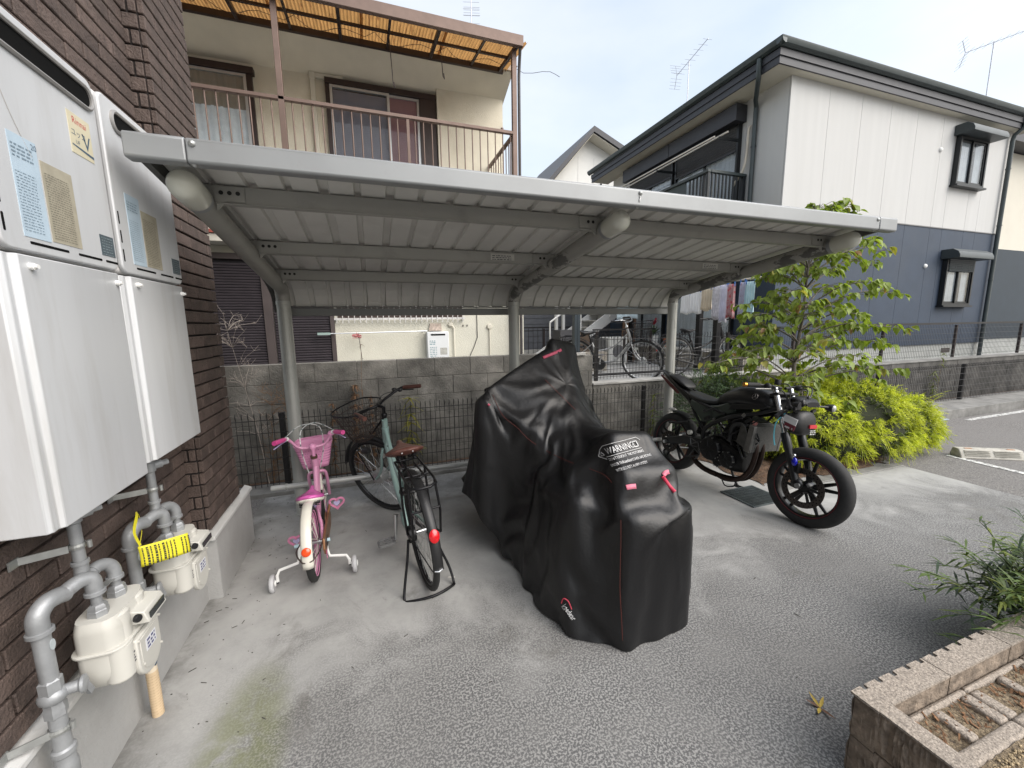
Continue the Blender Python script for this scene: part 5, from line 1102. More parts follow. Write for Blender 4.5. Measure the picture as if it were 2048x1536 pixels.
# ---------------------------------------------------------------- child's bicycle with training wheels
def kid_bike():
    t = thing('child_bicycle', 'pink child bicycle with basket and white training wheels beside the shelter post', 'bicycle', (-.405,2.60,0), rad(91.5), local=True, rx=rad(-2))
    pk = M('pink_paint', (.60,.27,.42), .3, 0, .05, 8, coat=.5); pkp = M('pink_plastic', (.66,.28,.46), .45, 0, .05, 8); hot = M('hot_pink', (.60,.07,.26), .4, 0, .06); wh = M('ivory_plastic', (.66,.64,.57), .35, 0, .05, 8, coat=.3); lav = M('lavender_plastic', (.45,.40,.62), .4)
    R = .228; A = Vector((0,0,R)); FA = Vector((.76,0,R)); BB = Vector((.30,0,.225)); HT, HB = Vector((.565,0,.60)), Vector((.60,0,.48)); sa = (HT-HB).normalized()
    Mx = Matrix.Translation(HB) @ Matrix.Rotation(rad(4), 4, sa) @ Matrix.Translation(-HB)
    wheel(t, A, R, .022, rubber, pkp, wh, 20, .02, .045, name='rear_wheel', wall=pkp, sp=.0018); wheel(t, FA, R, .022, rubber, pkp, wh, 20, .02, .045, Mx=Mx, name='front_wheel', wall=pkp, sp=.0018)
    m = MB(); m.tube(smoothpath([HT-sa*.02, HB+sa*.02, (.50,0,.33), (.40,0,.245), BB],5), .021, 12); m.tube(smoothpath([HB+sa*.06, (.44,0,.36), (.255,0,.33)],5), .017, 10); m.tube([BB, (.235,0,.385)], .017, 10); m.tube([HB, HT], .024, 12); f_ = m.build('frame', pk, t, smooth=50)
    m = MB()
    for s_ in (-1, 1): m.tube([(.30,s_*.03,.225),(.15,s_*.05,.225),(0,s_*.058,R)], .009, 8); m.tube([(.24,s_*.02,.36),(.1,s_*.05,.30),(0,s_*.058,R)], .009, 8)
    m.build('stays', pk, f_, smooth=50)
    m = MB()
    for s_ in (-1, 1): m.tube(smoothpath([(.605,0,.475),(.625,s_*.045,.47),(.645,s_*.06,.43),(.70,s_*.06,.32),(.76,s_*.058,R)],5), .012, 10)
    m.xf(Mx).build('fork', pk, t, smooth=50)
    SH = HT+sa*.075; m = MB(); m.tube([HT-sa*.02, SH], .013, 10); m.ell(SH+Vector((.015,0,.01)),(.03,.026,.028),14,8); m.xf(Mx).build('stem', pkp, t, smooth=60); MB().lathe([(.018,0),(.024,.004),(.024,.022),(.018,.026)], HT-sa*.005, sa, 14).xf(Mx).build('headset', M('headset_brown', (.12,.07,.05), .4, .5), t, smooth=40)
    b0 = SH+Vector((.015,0,.01)); hb = smoothpath([b0+Vector((-.12,-.205,.105)), b0+Vector((-.03,-.15,.095)), b0+Vector((.005,-.085,.01)), b0, b0+Vector((.005,.085,.01)), b0+Vector((-.03,.15,.095)), b0+Vector((-.12,.205,.105))],6)
    m = MB(); m.tube(hb, .0105, 10); h_ = m.xf(Mx).build('handlebar', pk, t, smooth=50)
    for s_ in (-1, 1):
        e0, e1 = b0+Vector((-.05,s_*.163,.098)), b0+Vector((-.145,s_*.215,.107)); MB().tube([e0, e0.lerp(e1,.15), e1], .016, 12, rs=[.0135,.0165,.0165]).xf(Mx).build('grip', hot, h_, smooth=40)
        m = MB(); m.tube([b0+Vector((-.02,s_*.145,.085)), b0+Vector((-.03,s_*.185,.07)), b0+Vector((-.11,s_*.225,.058))], .0065, 6, sq=.6); m.xf(Mx).build('brake_lever', lav, h_, smooth=50); MB().ell(b0+Vector((-.025,s_*.148,.094)),(.016,.014,.015),10,6).xf(Mx).build('lever_clamp', white_paint, h_, smooth=60)
    MB().lathe([(0,.025),(.016,.022),(.024,.010),(.024,0)], b0+Vector((-.005,-.135,.075)), (-.3,0,1), 16).xf(Mx).build('bell', pkp, h_, smooth=50)
    for k, pts in enumerate(([b0+Vector((-.02,.165,.10)), b0+Vector((.05,.06,.16)), b0+Vector((.06,-.06,.13)), b0+Vector((.03,-.07,-.02)), b0+Vector((.02,-.03,-.17))], [b0+Vector((-.02,-.165,.10)), b0+Vector((.05,-.04,.165)), b0+Vector((.06,.06,.12)), b0+Vector((.03,.075,-.02)), b0+Vector((.03,.05,-.2))])):
        P_ = smoothpath(pts, 7); m = MB(); m.tube(P_, .0034, 6); cb = m.xf(Mx).build('brake_cable', M('cable_silver', (.55,.56,.55), .4, .3), h_, smooth=50)
        m = MB()
        for i in range(1, len(P_)-2, 3): m.tube([P_[i], P_[i]+(P_[i+1]-P_[i])*.7], .0040, 6)
        m.xf(Mx).build('cable_bands', M('cable_grey', (.16,.20,.20), .6), cb, smooth=50)
    # moulded basket with small holes
    c0 = b0+Vector((.155,0,-.115)); m = MB()
    def bk(u, v):
        a = 2*PI*u; w, d = .088+.042*v, .062+.028*v; return c0+Vector((d*(abs(math.cos(a))**.45)*math.copysign(1, math.cos(a)), w*(abs(math.sin(a))**.45)*math.copysign(1, math.sin(a)), -.075+.185*v+.02*v*max(0, math.cos(a))))
    m.grid(bk, 40, 8, cu=True); m.add([bk(i/40, 0) for i in range(40)], [tuple(range(40))]); bo = m.xf(Mx).build('basket', pkp, t, smooth=50, solid=.004)
    m = MB(); m.tube([bk(i/40, 1) for i in range(40)], .006, 6, closed=True); m.xf(Mx).build('basket_rim', pkp, bo, smooth=50)
    m = MB()
    for j in range(6):
        for i in range(64):
            p = bk((i+.5*(j % 2))/64, .22+j*.11); q = bk((i+.5*(j % 2))/64+.001, .22+j*.11); nrm = (p-c0); nrm.z = 0; nrm.normalize(); tt = (q-p).normalized(); a = p+nrm*.0028
            m.quad(a-tt*.0028, a+tt*.0028-Vector((0,0,0)), a+tt*.0028+Vector((0,0,.008)), a-tt*.0028+Vector((0,0,.008)))
    m.xf(Mx).build('basket_holes', M('hole_pink', (.30,.09,.19), .7), bo, kind='stuff')
    # saddle on lavender post
    m = MB(); m.tube([(.235,0,.37),(.20,0,.44)], .014, 10); m.lathe([(.02,0),(.022,.003),(.022,.03),(.018,.032)], (.24,0,.365), (-.45,0,.9), 12); m.build('seat_post', lav, t, smooth=40)
    saddle(t, (.165,0,.478), .24, .175, M('saddle_pink', (.56,.10,.36), .3, 0, .15, 20, coat=.4), None, black_plastic, base=wh, th=.045)
    # drivetrain: gold crank arms, heart pedals
    gold = M('copper_crank', (.32,.16,.08), .35, .6); m = MB(); m.prism([(.055*math.cos(k*PI/12),.055*math.sin(k*PI/12)) for k in range(24)], BB+Vector((0,-.06,0)), (1,0,0), (0,0,1), (0,.004,0)); m.build('chain_ring', gold, t)
    m = MB(); m.prism([(-.10,.06),(.34,.05),(.40,0),(.34,-.06),(-.08,-.05),(-.12,0)], A+Vector((0,-.082,0)), (1,0,0), (0,0,1), (0,.014,0)); cc = m.build('chain_guard', gold, t, bev=.004); MB().box(-.10,-.084,R-.07,-.085,-.0825,R-.02).build('guard_sticker', hot, cc); MB().box(-.05,-.0845,R-.03,.03,-.0825,R+.02).build('guard_sticker', black_plastic, cc)
    heart = [(.034*(16*math.sin(a)**3)/16, .034*(13*math.cos(a)-5*math.cos(2*a)-2*math.cos(3*a)-math.cos(4*a))/16) for a in [2*PI*k/32 for k in range(32)]]
    for s_, dx, dz in ((1,-.02,-.10),(-1,.02,.10)):
        p0 = BB+Vector((0,s_*.06,0)); p1 = p0+Vector((dx,s_*.03,dz)); cr_ = MB().tube([p0,p1],.009,8).build('crank', gold, t, smooth=50); q_ = p1+Vector((0,s_*.045,0))
        m = MB(); m.tube([q_+Vector((0,x_*1.35,z_*1.25)) for x_, z_ in heart], .0085, 6, closed=True); m.box(-.001,0,0,.001,.001,.001) if False else None; pd = m.build('pedal', M('pedal_pink', (.60,.22,.36), .4), cr_, smooth=50)
        MB().prism([(a*.62, b*.62) for a, b in heart], q_+Vector((-.008,0,0)), (0,1,0), (0,0,1), (.016,0,0)).build('heart', lav, pd); MB().tube([p1, q_+Vector((0,s_*-.03,0))], .005, 6).build('axle', steel, pd)
    # ivory mudguard, chain-side cover, reflector, arch
    fd = fender(t, A, R+.018, rad(40), rad(186), .058, wh, name='rear_mudguard'); fender(t, FA, R+.018, rad(20), rad(150), .055, wh, Mx, name='front_mudguard')
    a = rad(163); e_ = A+Vector((math.cos(a)*(R+.03),0,math.sin(a)*(R+.03))); MB().lathe([(0,.012),(.018,.011),(.025,.005),(.025,0)], e_, (math.cos(a),0,math.sin(a)), 18).build('reflector', M('orange_lens', (.75,.07,.01), .15, 0, .1, 60, coat=.5), fd, smooth=40)
    m = MB(); m.tube(smoothpath([(.02,.06,R+.01),(-.18,.062,R+.05),(-.245,.03,R+.02),(-.25,0,R+.015),(-.245,-.03,R+.02),(-.18,-.062,R+.04),(.02,-.06,R+.01)],5), .004, 6); m.build('fender_stay', M('stay_brown', (.07,.05,.045), .4, .5), fd, smooth=50)
    # training wheels
    for s_ in (-1, 1):
        zg = 0 if s_ > 0 else .008
        m = MB(); m.tube([(.0,s_*.072,R+.01),(-.01,s_*.078,R-.06),(-.02,s_*.09,R-.10),(-.05,s_*.185,.125),(-.055,s_*.20,.095),(-.055,s_*.20,.055+zg)], .0085, 8, sq=.55); ar = m.build('training_arm', white_paint, t, smooth=50)
        c_ = Vector((-.055,s_*.228,.0525+zg)); m = MB(); m.lathe([(.012,-.014),(.030,-.013),(.047,-.012),(.052,-.006),(.0525,0),(.052,.006),(.047,.012),(.030,.013),(.012,.014)], c_, (0,1,0), 26); w_ = m.build('training_wheel', M('wheel_grey', (.46,.46,.47), .5, 0, .06), t, smooth=40); MB().lathe([(0,-.02),(.016,-.019),(.020,-.013),(.020,.013),(.016,.019),(0,.02)], c_, (0,1,0), 14).build('hub', white_paint, w_, smooth=40)
        MB().cyl((-.055,s_*.195,.0525+zg),(-.055,s_*.245,.0525+zg),.006,n=8).build('axle', black_metal, ar); MB().cyl((0,s_*.07,R),(0,s_*.10,R),.011,n=10).build('axle_cap', M('cap_paleblue', (.45,.60,.66), .5), ar)
    return t
kid_bike()
# ================================================================ motorcycle under its cover: a sheet dropped over the bike's bulk
def make_cover():
    # columns standing for the bulk of the bike: (from, to, radius); each fills down to the ground
    caps = [((.67,2.47,1.10),(1.58,2.98,1.05),.045), ((.67,2.46,1.09),(.70,2.52,1.09),.075), ((1.58,2.97,1.03),(1.56,2.95,1.03),.07), ((1.22,2.63,1.455),(1.43,2.72,1.405),.035),
            ((1.20,2.60,1.02),(1.25,2.20,.90),.15), ((1.25,2.20,.90),(1.27,1.86,.95),.13), ((1.19,1.79,.975),(1.36,1.77,.965),.06), ((1.16,1.64,.845),(1.40,1.64,.835),.07), ((1.14,1.53,.66),(1.42,1.53,.65),.07), ((1.24,2.62,1.43),(.69,2.48,1.135),.02), ((1.30,2.60,1.36),(1.27,2.36,1.06),.03), ((1.42,2.72,1.385),(1.58,2.97,1.08),.02), ((.69,2.48,1.10),(1.02,2.15,.80),.015), ((1.58,2.97,1.05),(1.48,2.4,.85),.015),
            ((.97,1.76,.68),(.95,2.45,.68),.08), ((1.50,1.80,.70),(1.52,2.45,.70),.09), ((1.59,1.70,.54),(1.62,2.1,.56),.07), ((.98,2.5,.72),(1.0,2.8,.8),.12), ((1.5,2.5,.72),(1.48,2.8,.8),.12), ((1.18,3.0,.75),(1.18,3.15,.66),.16)]
    CA = np.array([c[0] for c in caps]); AB = np.array([c[1] for c in caps])-CA; CR = np.array([c[2] for c in caps]); A2 = (AB[:, :2]**2).sum(1)+1e-9
    def column(k, x, y):
        t = np.clip(((x-CA[k,0])*AB[k,0]+(y-CA[k,1])*AB[k,1])/A2[k], 0, 1); dx = x-CA[k,0]-t*AB[k,0]; dy = y-CA[k,1]-t*AB[k,1]; d = np.hypot(dx, dy)
        top = CA[k,2]+t*AB[k,2]-CR[k]+np.sqrt(np.maximum(0, CR[k]**2-np.minimum(d, CR[k])**2)); return d, top, dx, dy
    # hem outline in plan, and how high it hangs
    pts = np.array([(1.065,1.455,.008),(1.213,1.422,.008),(1.355,1.450,.008),(1.515,1.550,.008),(1.665,1.69,.008),(1.72,1.90,.008),(1.71,2.2,.03),(1.69,2.45,.12),(1.70,2.7,.28),(1.76,2.95,.36),(1.70,3.15,.34),(1.50,3.36,.3),(1.2,3.43,.28),(.92,3.34,.3),(.70,3.1,.34),(.60,2.85,.37),(.565,2.6,.38),(.585,2.46,.36),(.67,2.41,.16),(.755,2.36,.03),(.785,2.2,.012),(.79,2.0,.008),(.796,1.83,.008),(.812,1.705,.008),(.833,1.633,.008),(.918,1.534,.008)])
    cx, cy = 1.235, 2.42
    ang = np.arctan2(pts[:,1]-cy, pts[:,0]-cx); o = np.argsort(ang); pa = ang[o]; pr = np.hypot(pts[:,0]-cx, pts[:,1]-cy)[o]; ph = pts[o,2]
    def outline(a): return np.interp(a, pa, pr, period=2*np.pi), np.interp(a, pa, ph, period=2*np.pi)
    gx = np.linspace(.40, 1.95, 112); gy = np.linspace(1.28, 3.6, 166); GX, GY = np.meshgrid(gx, gy)
    ga = np.arctan2(GY-cy, GX-cx); gr_ = np.hypot(GX-cx, GY-cy); ro, hz = outline(ga); inside = gr_ < ro
    Hf = np.full_like(GX, -1.)
    for k in range(len(CR)):
        d, top, _, _ = column(k, GX, GY); Hf = np.where(d < CR[k], np.maximum(Hf, top), Hf)
    Zm = np.where(inside, np.maximum(Hf, .6), hz)
    for _ in range(1400):                                           # taut sheet over the columns
        A_ = .25*(np.roll(Zm,1,0)+np.roll(Zm,-1,0)+np.roll(Zm,1,1)+np.roll(Zm,-1,1)); Zm = np.where(inside, np.maximum(A_, Hf), hz)
    def zat(x, y):
        i = np.clip((y-gy[0])/(gy[1]-gy[0]), 0, len(gy)-1.001); j = np.clip((x-gx[0])/(gx[1]-gx[0]), 0, len(gx)-1.001); i0, j0 = i.astype(int), j.astype(int); fi, fj = i-i0, j-j0
        return (Zm[i0,j0]*(1-fj)+Zm[i0,j0+1]*fj)*(1-fi)+(Zm[i0+1,j0]*(1-fj)+Zm[i0+1,j0+1]*fj)*fi
    NU, NV = 150, 62
    th = np.linspace(0, 2*np.pi, NU, endpoint=False)+np.pi/2; T = np.zeros((NV, NU, 3)); s_ = np.linspace(0, 1, 240)
    for i, a in enumerate(th):
        a_ = (a+np.pi) % (2*np.pi)-np.pi; R_, h_ = outline(np.array([a_])); x = cx+np.cos(a)*R_*s_; y = cy+np.sin(a)*R_*s_; z = zat(x, y); z[-1] = h_[0]
        L = np.concatenate([[0], np.cumsum(np.sqrt(np.diff(x)**2+np.diff(y)**2+np.diff(z)**2))]); q = np.linspace(0, L[-1], NV); T[:, i] = np.stack([np.interp(q, L, x), np.interp(q, L, y), np.interp(q, L, z)], 1)
    for _ in range(2):
        T[1:-1] = .5*T[1:-1]+.25*(T[2:]+T[:-2]); T[1:] = .5*T[1:]+.25*(np.roll(T[1:],1,1)+np.roll(T[1:],-1,1))
    idx = np.arange(NU*NV).reshape(NV, NU); X0 = T.reshape(-1, 3); rg = np.random.default_rng(5)
    jit = rg.normal(size=(NV, NU, 3))
    for _ in range(3): jit[1:-1] = .34*jit[1:-1]+.33*(jit[2:]+jit[:-2]); jit = .34*jit+.33*(np.roll(jit,1,1)+np.roll(jit,-1,1))
    X = X0+jit.reshape(-1, 3)*.02; sets = []
    def addset(a, b, k, sc):
        a, b = a.ravel(), b.ravel(); sets.append((a, b, np.linalg.norm(X0[a]-X0[b], axis=1)*sc, k))
    for p in (0, 1):
        addset(idx[p:NV-1:2], idx[p+1:NV:2], 1, 1.02); addset(idx[:, p::2], np.roll(idx, -1, 1)[:, p::2], 1, 1.085)
        addset(idx[p:NV-1:2], np.roll(idx, -1, 1)[p+1:NV:2], .7, 1.05); addset(idx[p:NV-1:2], np.roll(idx, 1, 1)[p+1:NV:2], .7, 1.05)
    for p in (0, 1, 2, 3):
        a = idx[p:NV-2:4]; b = idx[p+2:NV:4]; n_ = min(len(a), len(b)); addset(a[:n_], b[:n_], .25, 1.02); 
        if NU % 4 == 0 or p < 2: addset(idx[:, p:NU-2:4], np.roll(idx, -2, 1)[:, p:NU-2:4], .2, 1.05)
    Vel = np.zeros_like(X); dt = .01
    def lowpass(D, n):
        D = D.reshape(NV, NU, 3).copy()
        for _ in range(n):
            D[1:-1] = .5*D[1:-1]+.25*(D[2:]+D[:-2]); D[0] = D[1]; D[-1] = .5*D[-1]+.5*D[-2]; D = .5*D+.25*(np.roll(D,1,1)+np.roll(D,-1,1))
        return D.reshape(-1, 3)
    for step in range(100):
        Vel[:, 2] -= 5*dt; Vel *= .93; Xo = X.copy(); X = X+Vel*dt
        for it in range(9):
            for a, b, L0, k in sets:
                d = X[b]-X[a]; l = np.linalg.norm(d, axis=1); c = ((l-L0)/(l+1e-9)*.5*k)[:, None]*d; X[a] += c; X[b] -= c
        X -= .4*lowpass(X-X0, 60)
        for k in range(len(CR)):
            d, top, dx, dy = column(k, X[:,0], X[:,1]); h = (d < CR[k]) & (X[:,2] < top+.004); v = h & (top-X[:,2] < .10); X[v, 2] = top[v]+.004
            w = h & ~v; X[w, 0] += dx[w]/(d[w]+1e-6)*(CR[k]-d[w]); X[w, 1] += dy[w]/(d[w]+1e-6)*(CR[k]-d[w])
        X[:, 2] = np.maximum(X[:, 2], .005); Vel = (X-Xo)/dt
        sp = np.linalg.norm(Vel, axis=1); f = sp > 1.0; Vel[f] *= (1.0/sp[f])[:, None]
    Y = X.reshape(NV, NU, 3).copy()
    for _ in range(8):                                              # the sheet's middle is finer meshed: relax it
        q = Y.copy(); q[1:-1] = .5*Y[1:-1]+.25*(Y[2:]+Y[:-2]); q = .5*q+.25*(np.roll(q,1,1)+np.roll(q,-1,1)); w = np.clip(1-np.arange(NV)/20, 0, 1)[:, None, None]; Y = Y*(1-w)+q*w
    t = thing('covered_motorcycle', 'motorcycle hidden under a black waterproof cover with a white warning print', 'motorcycle', (1.25,2.4,0))
    nyl = M('cover_nylon', (.0065,.0065,.0072), .43, 0, .2, 4, bump=.12, bs=60, spec=.5)
    nt = nyl.node_tree; N = nt.nodes; L = nt.links; g_ = [n for n in N if n.type == 'NEW_GEOMETRY'][0]; b_ = N['Principled BSDF']; old = b_.inputs['Normal'].links[0].from_node
    rd = N.new('ShaderNodeTexNoise'); rd.noise_type = 'RIDGED_MULTIFRACTAL'; rd.inputs['Scale'].default_value = 7; rd.inputs['Detail'].default_value = 3; rd.inputs['Distortion'].default_value = .6; mp_ = N.new('ShaderNodeMapping'); mp_.inputs['Scale'].default_value = (1.2,1.2,.55); L.new(g_.outputs['Position'], mp_.inputs[0]); L.new(mp_.outputs[0], rd.inputs['Vector'])
    bp_ = N.new('ShaderNodeBump'); bp_.inputs['Strength'].default_value = .4; bp_.inputs['Distance'].default_value = .02; L.new(rd.outputs['Fac'], bp_.inputs['Height']); L.new(old.outputs[0], bp_.inputs['Normal']); L.new(bp_.outputs[0], b_.inputs['Normal'])
    m = MB(); F = []
    m.v = [tuple(p) for p in Y[1:].reshape(-1, 3)]
    n = NV-1; m.f = [(j*NU+i, (j+1)*NU+i, (j+1)*NU+(i+1) % NU, j*NU+(i+1) % NU) for j in range(n-1) for i in range(NU)]+[tuple(range(NU))]
    cov = m.build('cover', nyl, t, smooth=180, sub=1)
    cov['label'] = 'wrinkled black nylon cover'
    from mathutils.bvhtree import BVHTree
    me = cov.data; bv = BVHTree.FromPolygons([Vector(p) for p in m.v], m.f)
    def hit(o, d):
        h = bv.ray_cast(Vector(o), Vector(d).normalized())
        return (h[0], h[1]) if h[0] is not None else (None, None)
    def press(o, d, off=.004):
        p, nn = hit(o, d)
        if p is None:
            p, nn, _, _ = bv.find_nearest(Vector(o)+Vector(d).normalized()*2.0)
        if nn.dot(Vector(d)) > 0: nn = -nn
        return p+nn*off
    cam_ = Vector((0,0,1.55))
    wp = M('cover_print', (.62,.62,.62), .6); red = M('strap_red', (.60,.05,.10), .6, 0, .1, 30); pinkm = M('strap_pink', (.60,.17,.24), .6, 0, .1, 30)
    # warning print near the tail, pressed onto the sheet
    def seen(px, py):
        d = _f+_r*((px-1024)/806.0)+_u*((768-py)/806.0); return press(cam_, d, .004)
    O = seen(1236,952); Rr = (seen(1298,934)-O).normalized(); Uu = seen(1240,884)-O; Uu = (Uu-Rr*Uu.dot(Rr)).normalized()
    cf = lambda dx, dy: (lambda x, y: press(cam_, O+Rr*(x+dx)+Uu*(y+dy)-cam_))
    for body, size, dx, dy, sq in (('WARNING', .052, .004, .118, .62), ("DON'T TOUCH IT  THE MOTORBIKE", .021, .0, .082, .56), ('UNDER THIS', .021, -.005, .050, .58), ('COVER ARE RIDING', .021, .110, .050, .58), ('WITH SECURITY ALARM SYSTEM', .021, .008, .018, .56)):
        text(body, size, O, Rr, Uu, wp, cov, squeeze=sq, conform=cf(dx, dy))
    text('kaedear', .026, O, Rr, Uu, wp, cov, squeeze=.62, conform=cf(.060, .050))
    m = MB()
    def line(m, pts, r=.0014, k=8):
        q = []
        for a, b in zip(pts[:-1], pts[1:]):
            for i in range(k): q.append(press(cam_, O+Rr*(a[0]+(b[0]-a[0])*i/k)+Uu*(a[1]+(b[1]-a[1])*i/k)-cam_))
        m.tube(q+[press(cam_, O+Rr*pts[-1][0]+Uu*pts[-1][1]-cam_)], r, 5)
    line(m, [(-.008,.095),(-.045,.12),(-.02,.155),(.0,.17),(.19,.17),(.205,.15)]); line(m, [(-.004,.106),(.19,.106)]); line(m, [(.158,.12),(.18,.12),(.18,.15),(.158,.15),(.158,.12)], .003, k=3); line(m, [(-.03,.118),(-.02,.14),(-.01,.118),(-.03,.118)], .0014, k=3); m.build('print_border', wp, cov)
    # straps and seams located by looking at the sheet from where it is seen
    def strip(pts, w, mat, name, lift=None):
        q = [seen(*p) for p in pts]; q = smoothpath(q, 4); m = MB(); vs = []
        for i, p in enumerate(q):
            tt = (q[min(i+1, len(q)-1)]-q[max(i-1, 0)]).normalized(); v = (p-cam_).normalized(); s_ = tt.cross(v).normalized()*w/2; vs += [p-s_-v*.002, p+s_-v*.002]
        m.add(vs, [(2*i,2*i+1,2*i+3,2*i+2) for i in range(len(q)-1)]); return m.build(name, mat, cov, smooth=70, solid=.002)
    strip([(1086,716),(1098,711),(1110,706),(1122,700)], .020, M('strap_faded', (.42,.07,.12), .6), 'handle_strap'); strip([(984,744),(996,739),(1010,737)], .014, M('strap_faded', (.42,.07,.12), .6), 'handle_strap')
    strip([(1252,975),(1262,973),(1271,972)], .024, pinkm, 'fabric_loop'); strip([(1326,950),(1330,946),(1337,944)], .022, pinkm, 'fabric_loop'); strip([(1324,952),(1331,962),(1340,974),(1350,984)], .018, red, 'fabric_loop')
    seam = M('seam_thread', (.10,.018,.012), .7)
    for pts in ([(985,790),(1005,830),(1035,855),(1060,880),(1100,905),(1140,925),(1185,940),(1210,950),(1225,965)], [(1242,1040),(1243,1080),(1242,1130),(1241,1180),(1243,1230),(1245,1280)], [(1090,760),(1120,790),(1150,820)]):
        q = smoothpath([seen(*p) for p in pts], 5); m = MB(); vw = [(p-cam_).normalized() for p in q]; m.tube([p-v*.002 for p, v in zip(q, vw)], .0016, 4); m.build('seam', seam, cov)
    # maker's mark low on the near side
    q = smoothpath([seen(1124,1206), seen(1128,1197), seen(1136,1202), seen(1143,1218)], 5); MB().tube(q, .003, 5).build('emblem_arc', M('emblem_red', (.45,.05,.08), .6), cov)
    o_ = seen(1125,1212); r__ = (seen(1150,1248)-o_).normalized(); v = (o_-cam_).normalized(); u__ = r__.cross(v).normalized()
    if u__.z < 0: u__ = -u__
    text('kaedear', .036, o_, r__, u__, wp, cov, squeeze=.7, conform=lambda x, y: press(cam_, (o_+r__*x+u__*y)-cam_, .005))
    # what shows beneath the hem: the wheels
    for y, R in ((1.80,.30),(3.08,.30)):
        w = MB().ring((1.24,y,R),(1,0,0),R-.05,.05,40,10,1.2).build('wheel', rubber, t, smooth=60); MB().lathe([(0,-.02),(.2,-.02),(.2,.02),(0,.02)], (1.24,y,R),(1,0,0),20).build('brake_disc', black_metal, w)
    return t
make_cover()
# ================================================================ black naked motorcycle (local: x forward, y left, z up)
def loft(secs, n=20, pw=2.4):
    """sections (x, yc, zc, half width, up, down)"""
    m = MB(); vs = []
    for x, yc, zc, w, hu, hd in secs:
        for k in range(n):
            a = 2*PI*k/n; c, s_ = math.cos(a), math.sin(a); e = 2/pw
            vs.append((x, yc+w*math.copysign(abs(c)**e, c), zc+(hu if s_ > 0 else hd)*math.copysign(abs(s_)**e, s_)))
    m.add(vs, [(i*n+k, i*n+(k+1) % n, (i+1)*n+(k+1) % n, (i+1)*n+k) for i in range(len(secs)-1) for k in range(n)]+[tuple(range(n-1,-1,-1)), tuple(range((len(secs)-1)*n, len(secs)*n))])
    return m
def motorcycle():
    t = thing('motorcycle', 'black naked sports motorcycle with bare forks parked beside the yellow shrub', 'motorcycle', (2.975,3.34,0), rad(-87), rx=rad(-5), local=True)
    bk = M('moto_black', (.0075,.0078,.009), .34, .1, .2, 8, coat=.15); satin = M('moto_satin', (.010,.010,.011), .5, .2, .2, 12); green = M('moto_green', (.038,.050,.040), .4, 0, .15, 8); eng = M('engine_black', (.010,.010,.0105), .45, .5, .3, 20, bump=.2, bs=80)
    brn = M('header_pipe', (.035,.022,.018), .45, .7, .25, 14); redl = M('rim_red', (.10,.008,.012), .5); alu_ = M('raw_alloy', (.20,.195,.185), .4, .8, .2, 20); chrome = M('chrome', (.7,.7,.7), .12, 1., .03)
    R = .300; A = Vector((0,0,R)); FA = Vector((1.335,0,R-.005)); HT = Vector((1.055,0,.985)); HB = Vector((1.14,0,.80)); sa = (HT-HB).normalized()
    Mx = Matrix.Translation(HB) @ Matrix.Rotation(rad(4), 4, sa) @ Matrix.Translation(-HB)
    def fin(m, f): return m.xf(Mx) if f else m
    def mwheel(c, w, f, name):
        m = MB(); prof = []
        for k in range(15):
            a = -PI*.5+PI*k/14; prof.append((R-.062+.062*max(0, math.cos(a))**.8, w*math.sin(a)))
        prof = [(R-.082, -w*.84)]+prof+[(R-.082, w*.84)]
        m.lathe(prof, c, (0,1,0), 64); o = fin(m, f).build(name, rubber, t, smooth=40)
        m = MB(); m.lathe([(R-.078,-w*.93),(R-.074,-w*.80),(R-.090,-w*.72),(R-.098,-w*.3),(R-.098,w*.3),(R-.090,w*.72),(R-.074,w*.80),(R-.078,w*.93)], c, (0,1,0), 64); rim = fin(m, f).build('rim', bk, o, smooth=40)
        for s_ in (-1, 1): fin(MB().ring(c+Vector((0,s_*w*.93,0)), (0,1,0), R-.078, .003, 56, 5), f).build('rim_stripe', redl, rim, smooth=60)
        for k in range(5):
            for d in (-.16, .16):
                a = 2*PI*k/5+.3; b = a+d; m = MB(); m.tube([c+Vector((.045*math.cos(a+d*.6),0,.045*math.sin(a+d*.6))), c+Vector(((R-.093)*math.cos(b),0,(R-.093)*math.sin(b)))], .014, 8, rs=[.018,.011], sq=1.0); fin(m, f).build('spoke', bk, rim, smooth=50)
        m = MB(); m.lathe([(0,-.07),(.035,-.07),(.045,-.05),(.05,0),(.045,.05),(.035,.07),(0,.07)], c, (0,1,0), 20); fin(m, f).build('hub', bk, o, smooth=40)
        return o
    rw = mwheel(A, .070, False, 'rear_wheel'); fw_ = mwheel(FA, .052, True, 'front_wheel')
    def disc(c, ro, ri, y, par, f, nh):
        m = MB(); m.lathe([(ri,y-.002),(ro,y-.002),(ro,y+.002),(ri,y+.002),(ri,y-.002)], c, (0,1,0), 48); d = fin(m, f).build('brake_disc', M('disc_dark', (.07,.06,.055), .4, .8, .2, 30), par, smooth=30)
        m = MB()
        for k in range(nh):
            a = 2*PI*k/nh
            for q in (.25, .6): rr = ri+(ro-ri)*q; p = c+Vector((rr*math.cos(a+q),y,rr*math.sin(a+q))); m.cyl(p-Vector((0,.0028,0)), p+Vector((0,.0028,0)), .0045, n=8)
        fin(m, f).build('disc_holes', slot_m, d)
        m = MB()
        for k in range(6):
            a = 2*PI*k/6; m.bar(c+Vector((.04*math.cos(a+.3),y,.04*math.sin(a+.3))), c+Vector((ri*math.cos(a),y,ri*math.sin(a))), .02, .006, up=(0,1,0)); p = c+Vector((ri*math.cos(a),y,ri*math.sin(a))); m.cyl(p-Vector((0,.006,0)), p+Vector((0,.006,0)), .009, n=10)
        fin(m, f).build('disc_carrier', bk, d)
    disc(FA, .150, .105, -.078, fw_, True, 26); disc(A, .11, .075, -.09, rw, False, 20)
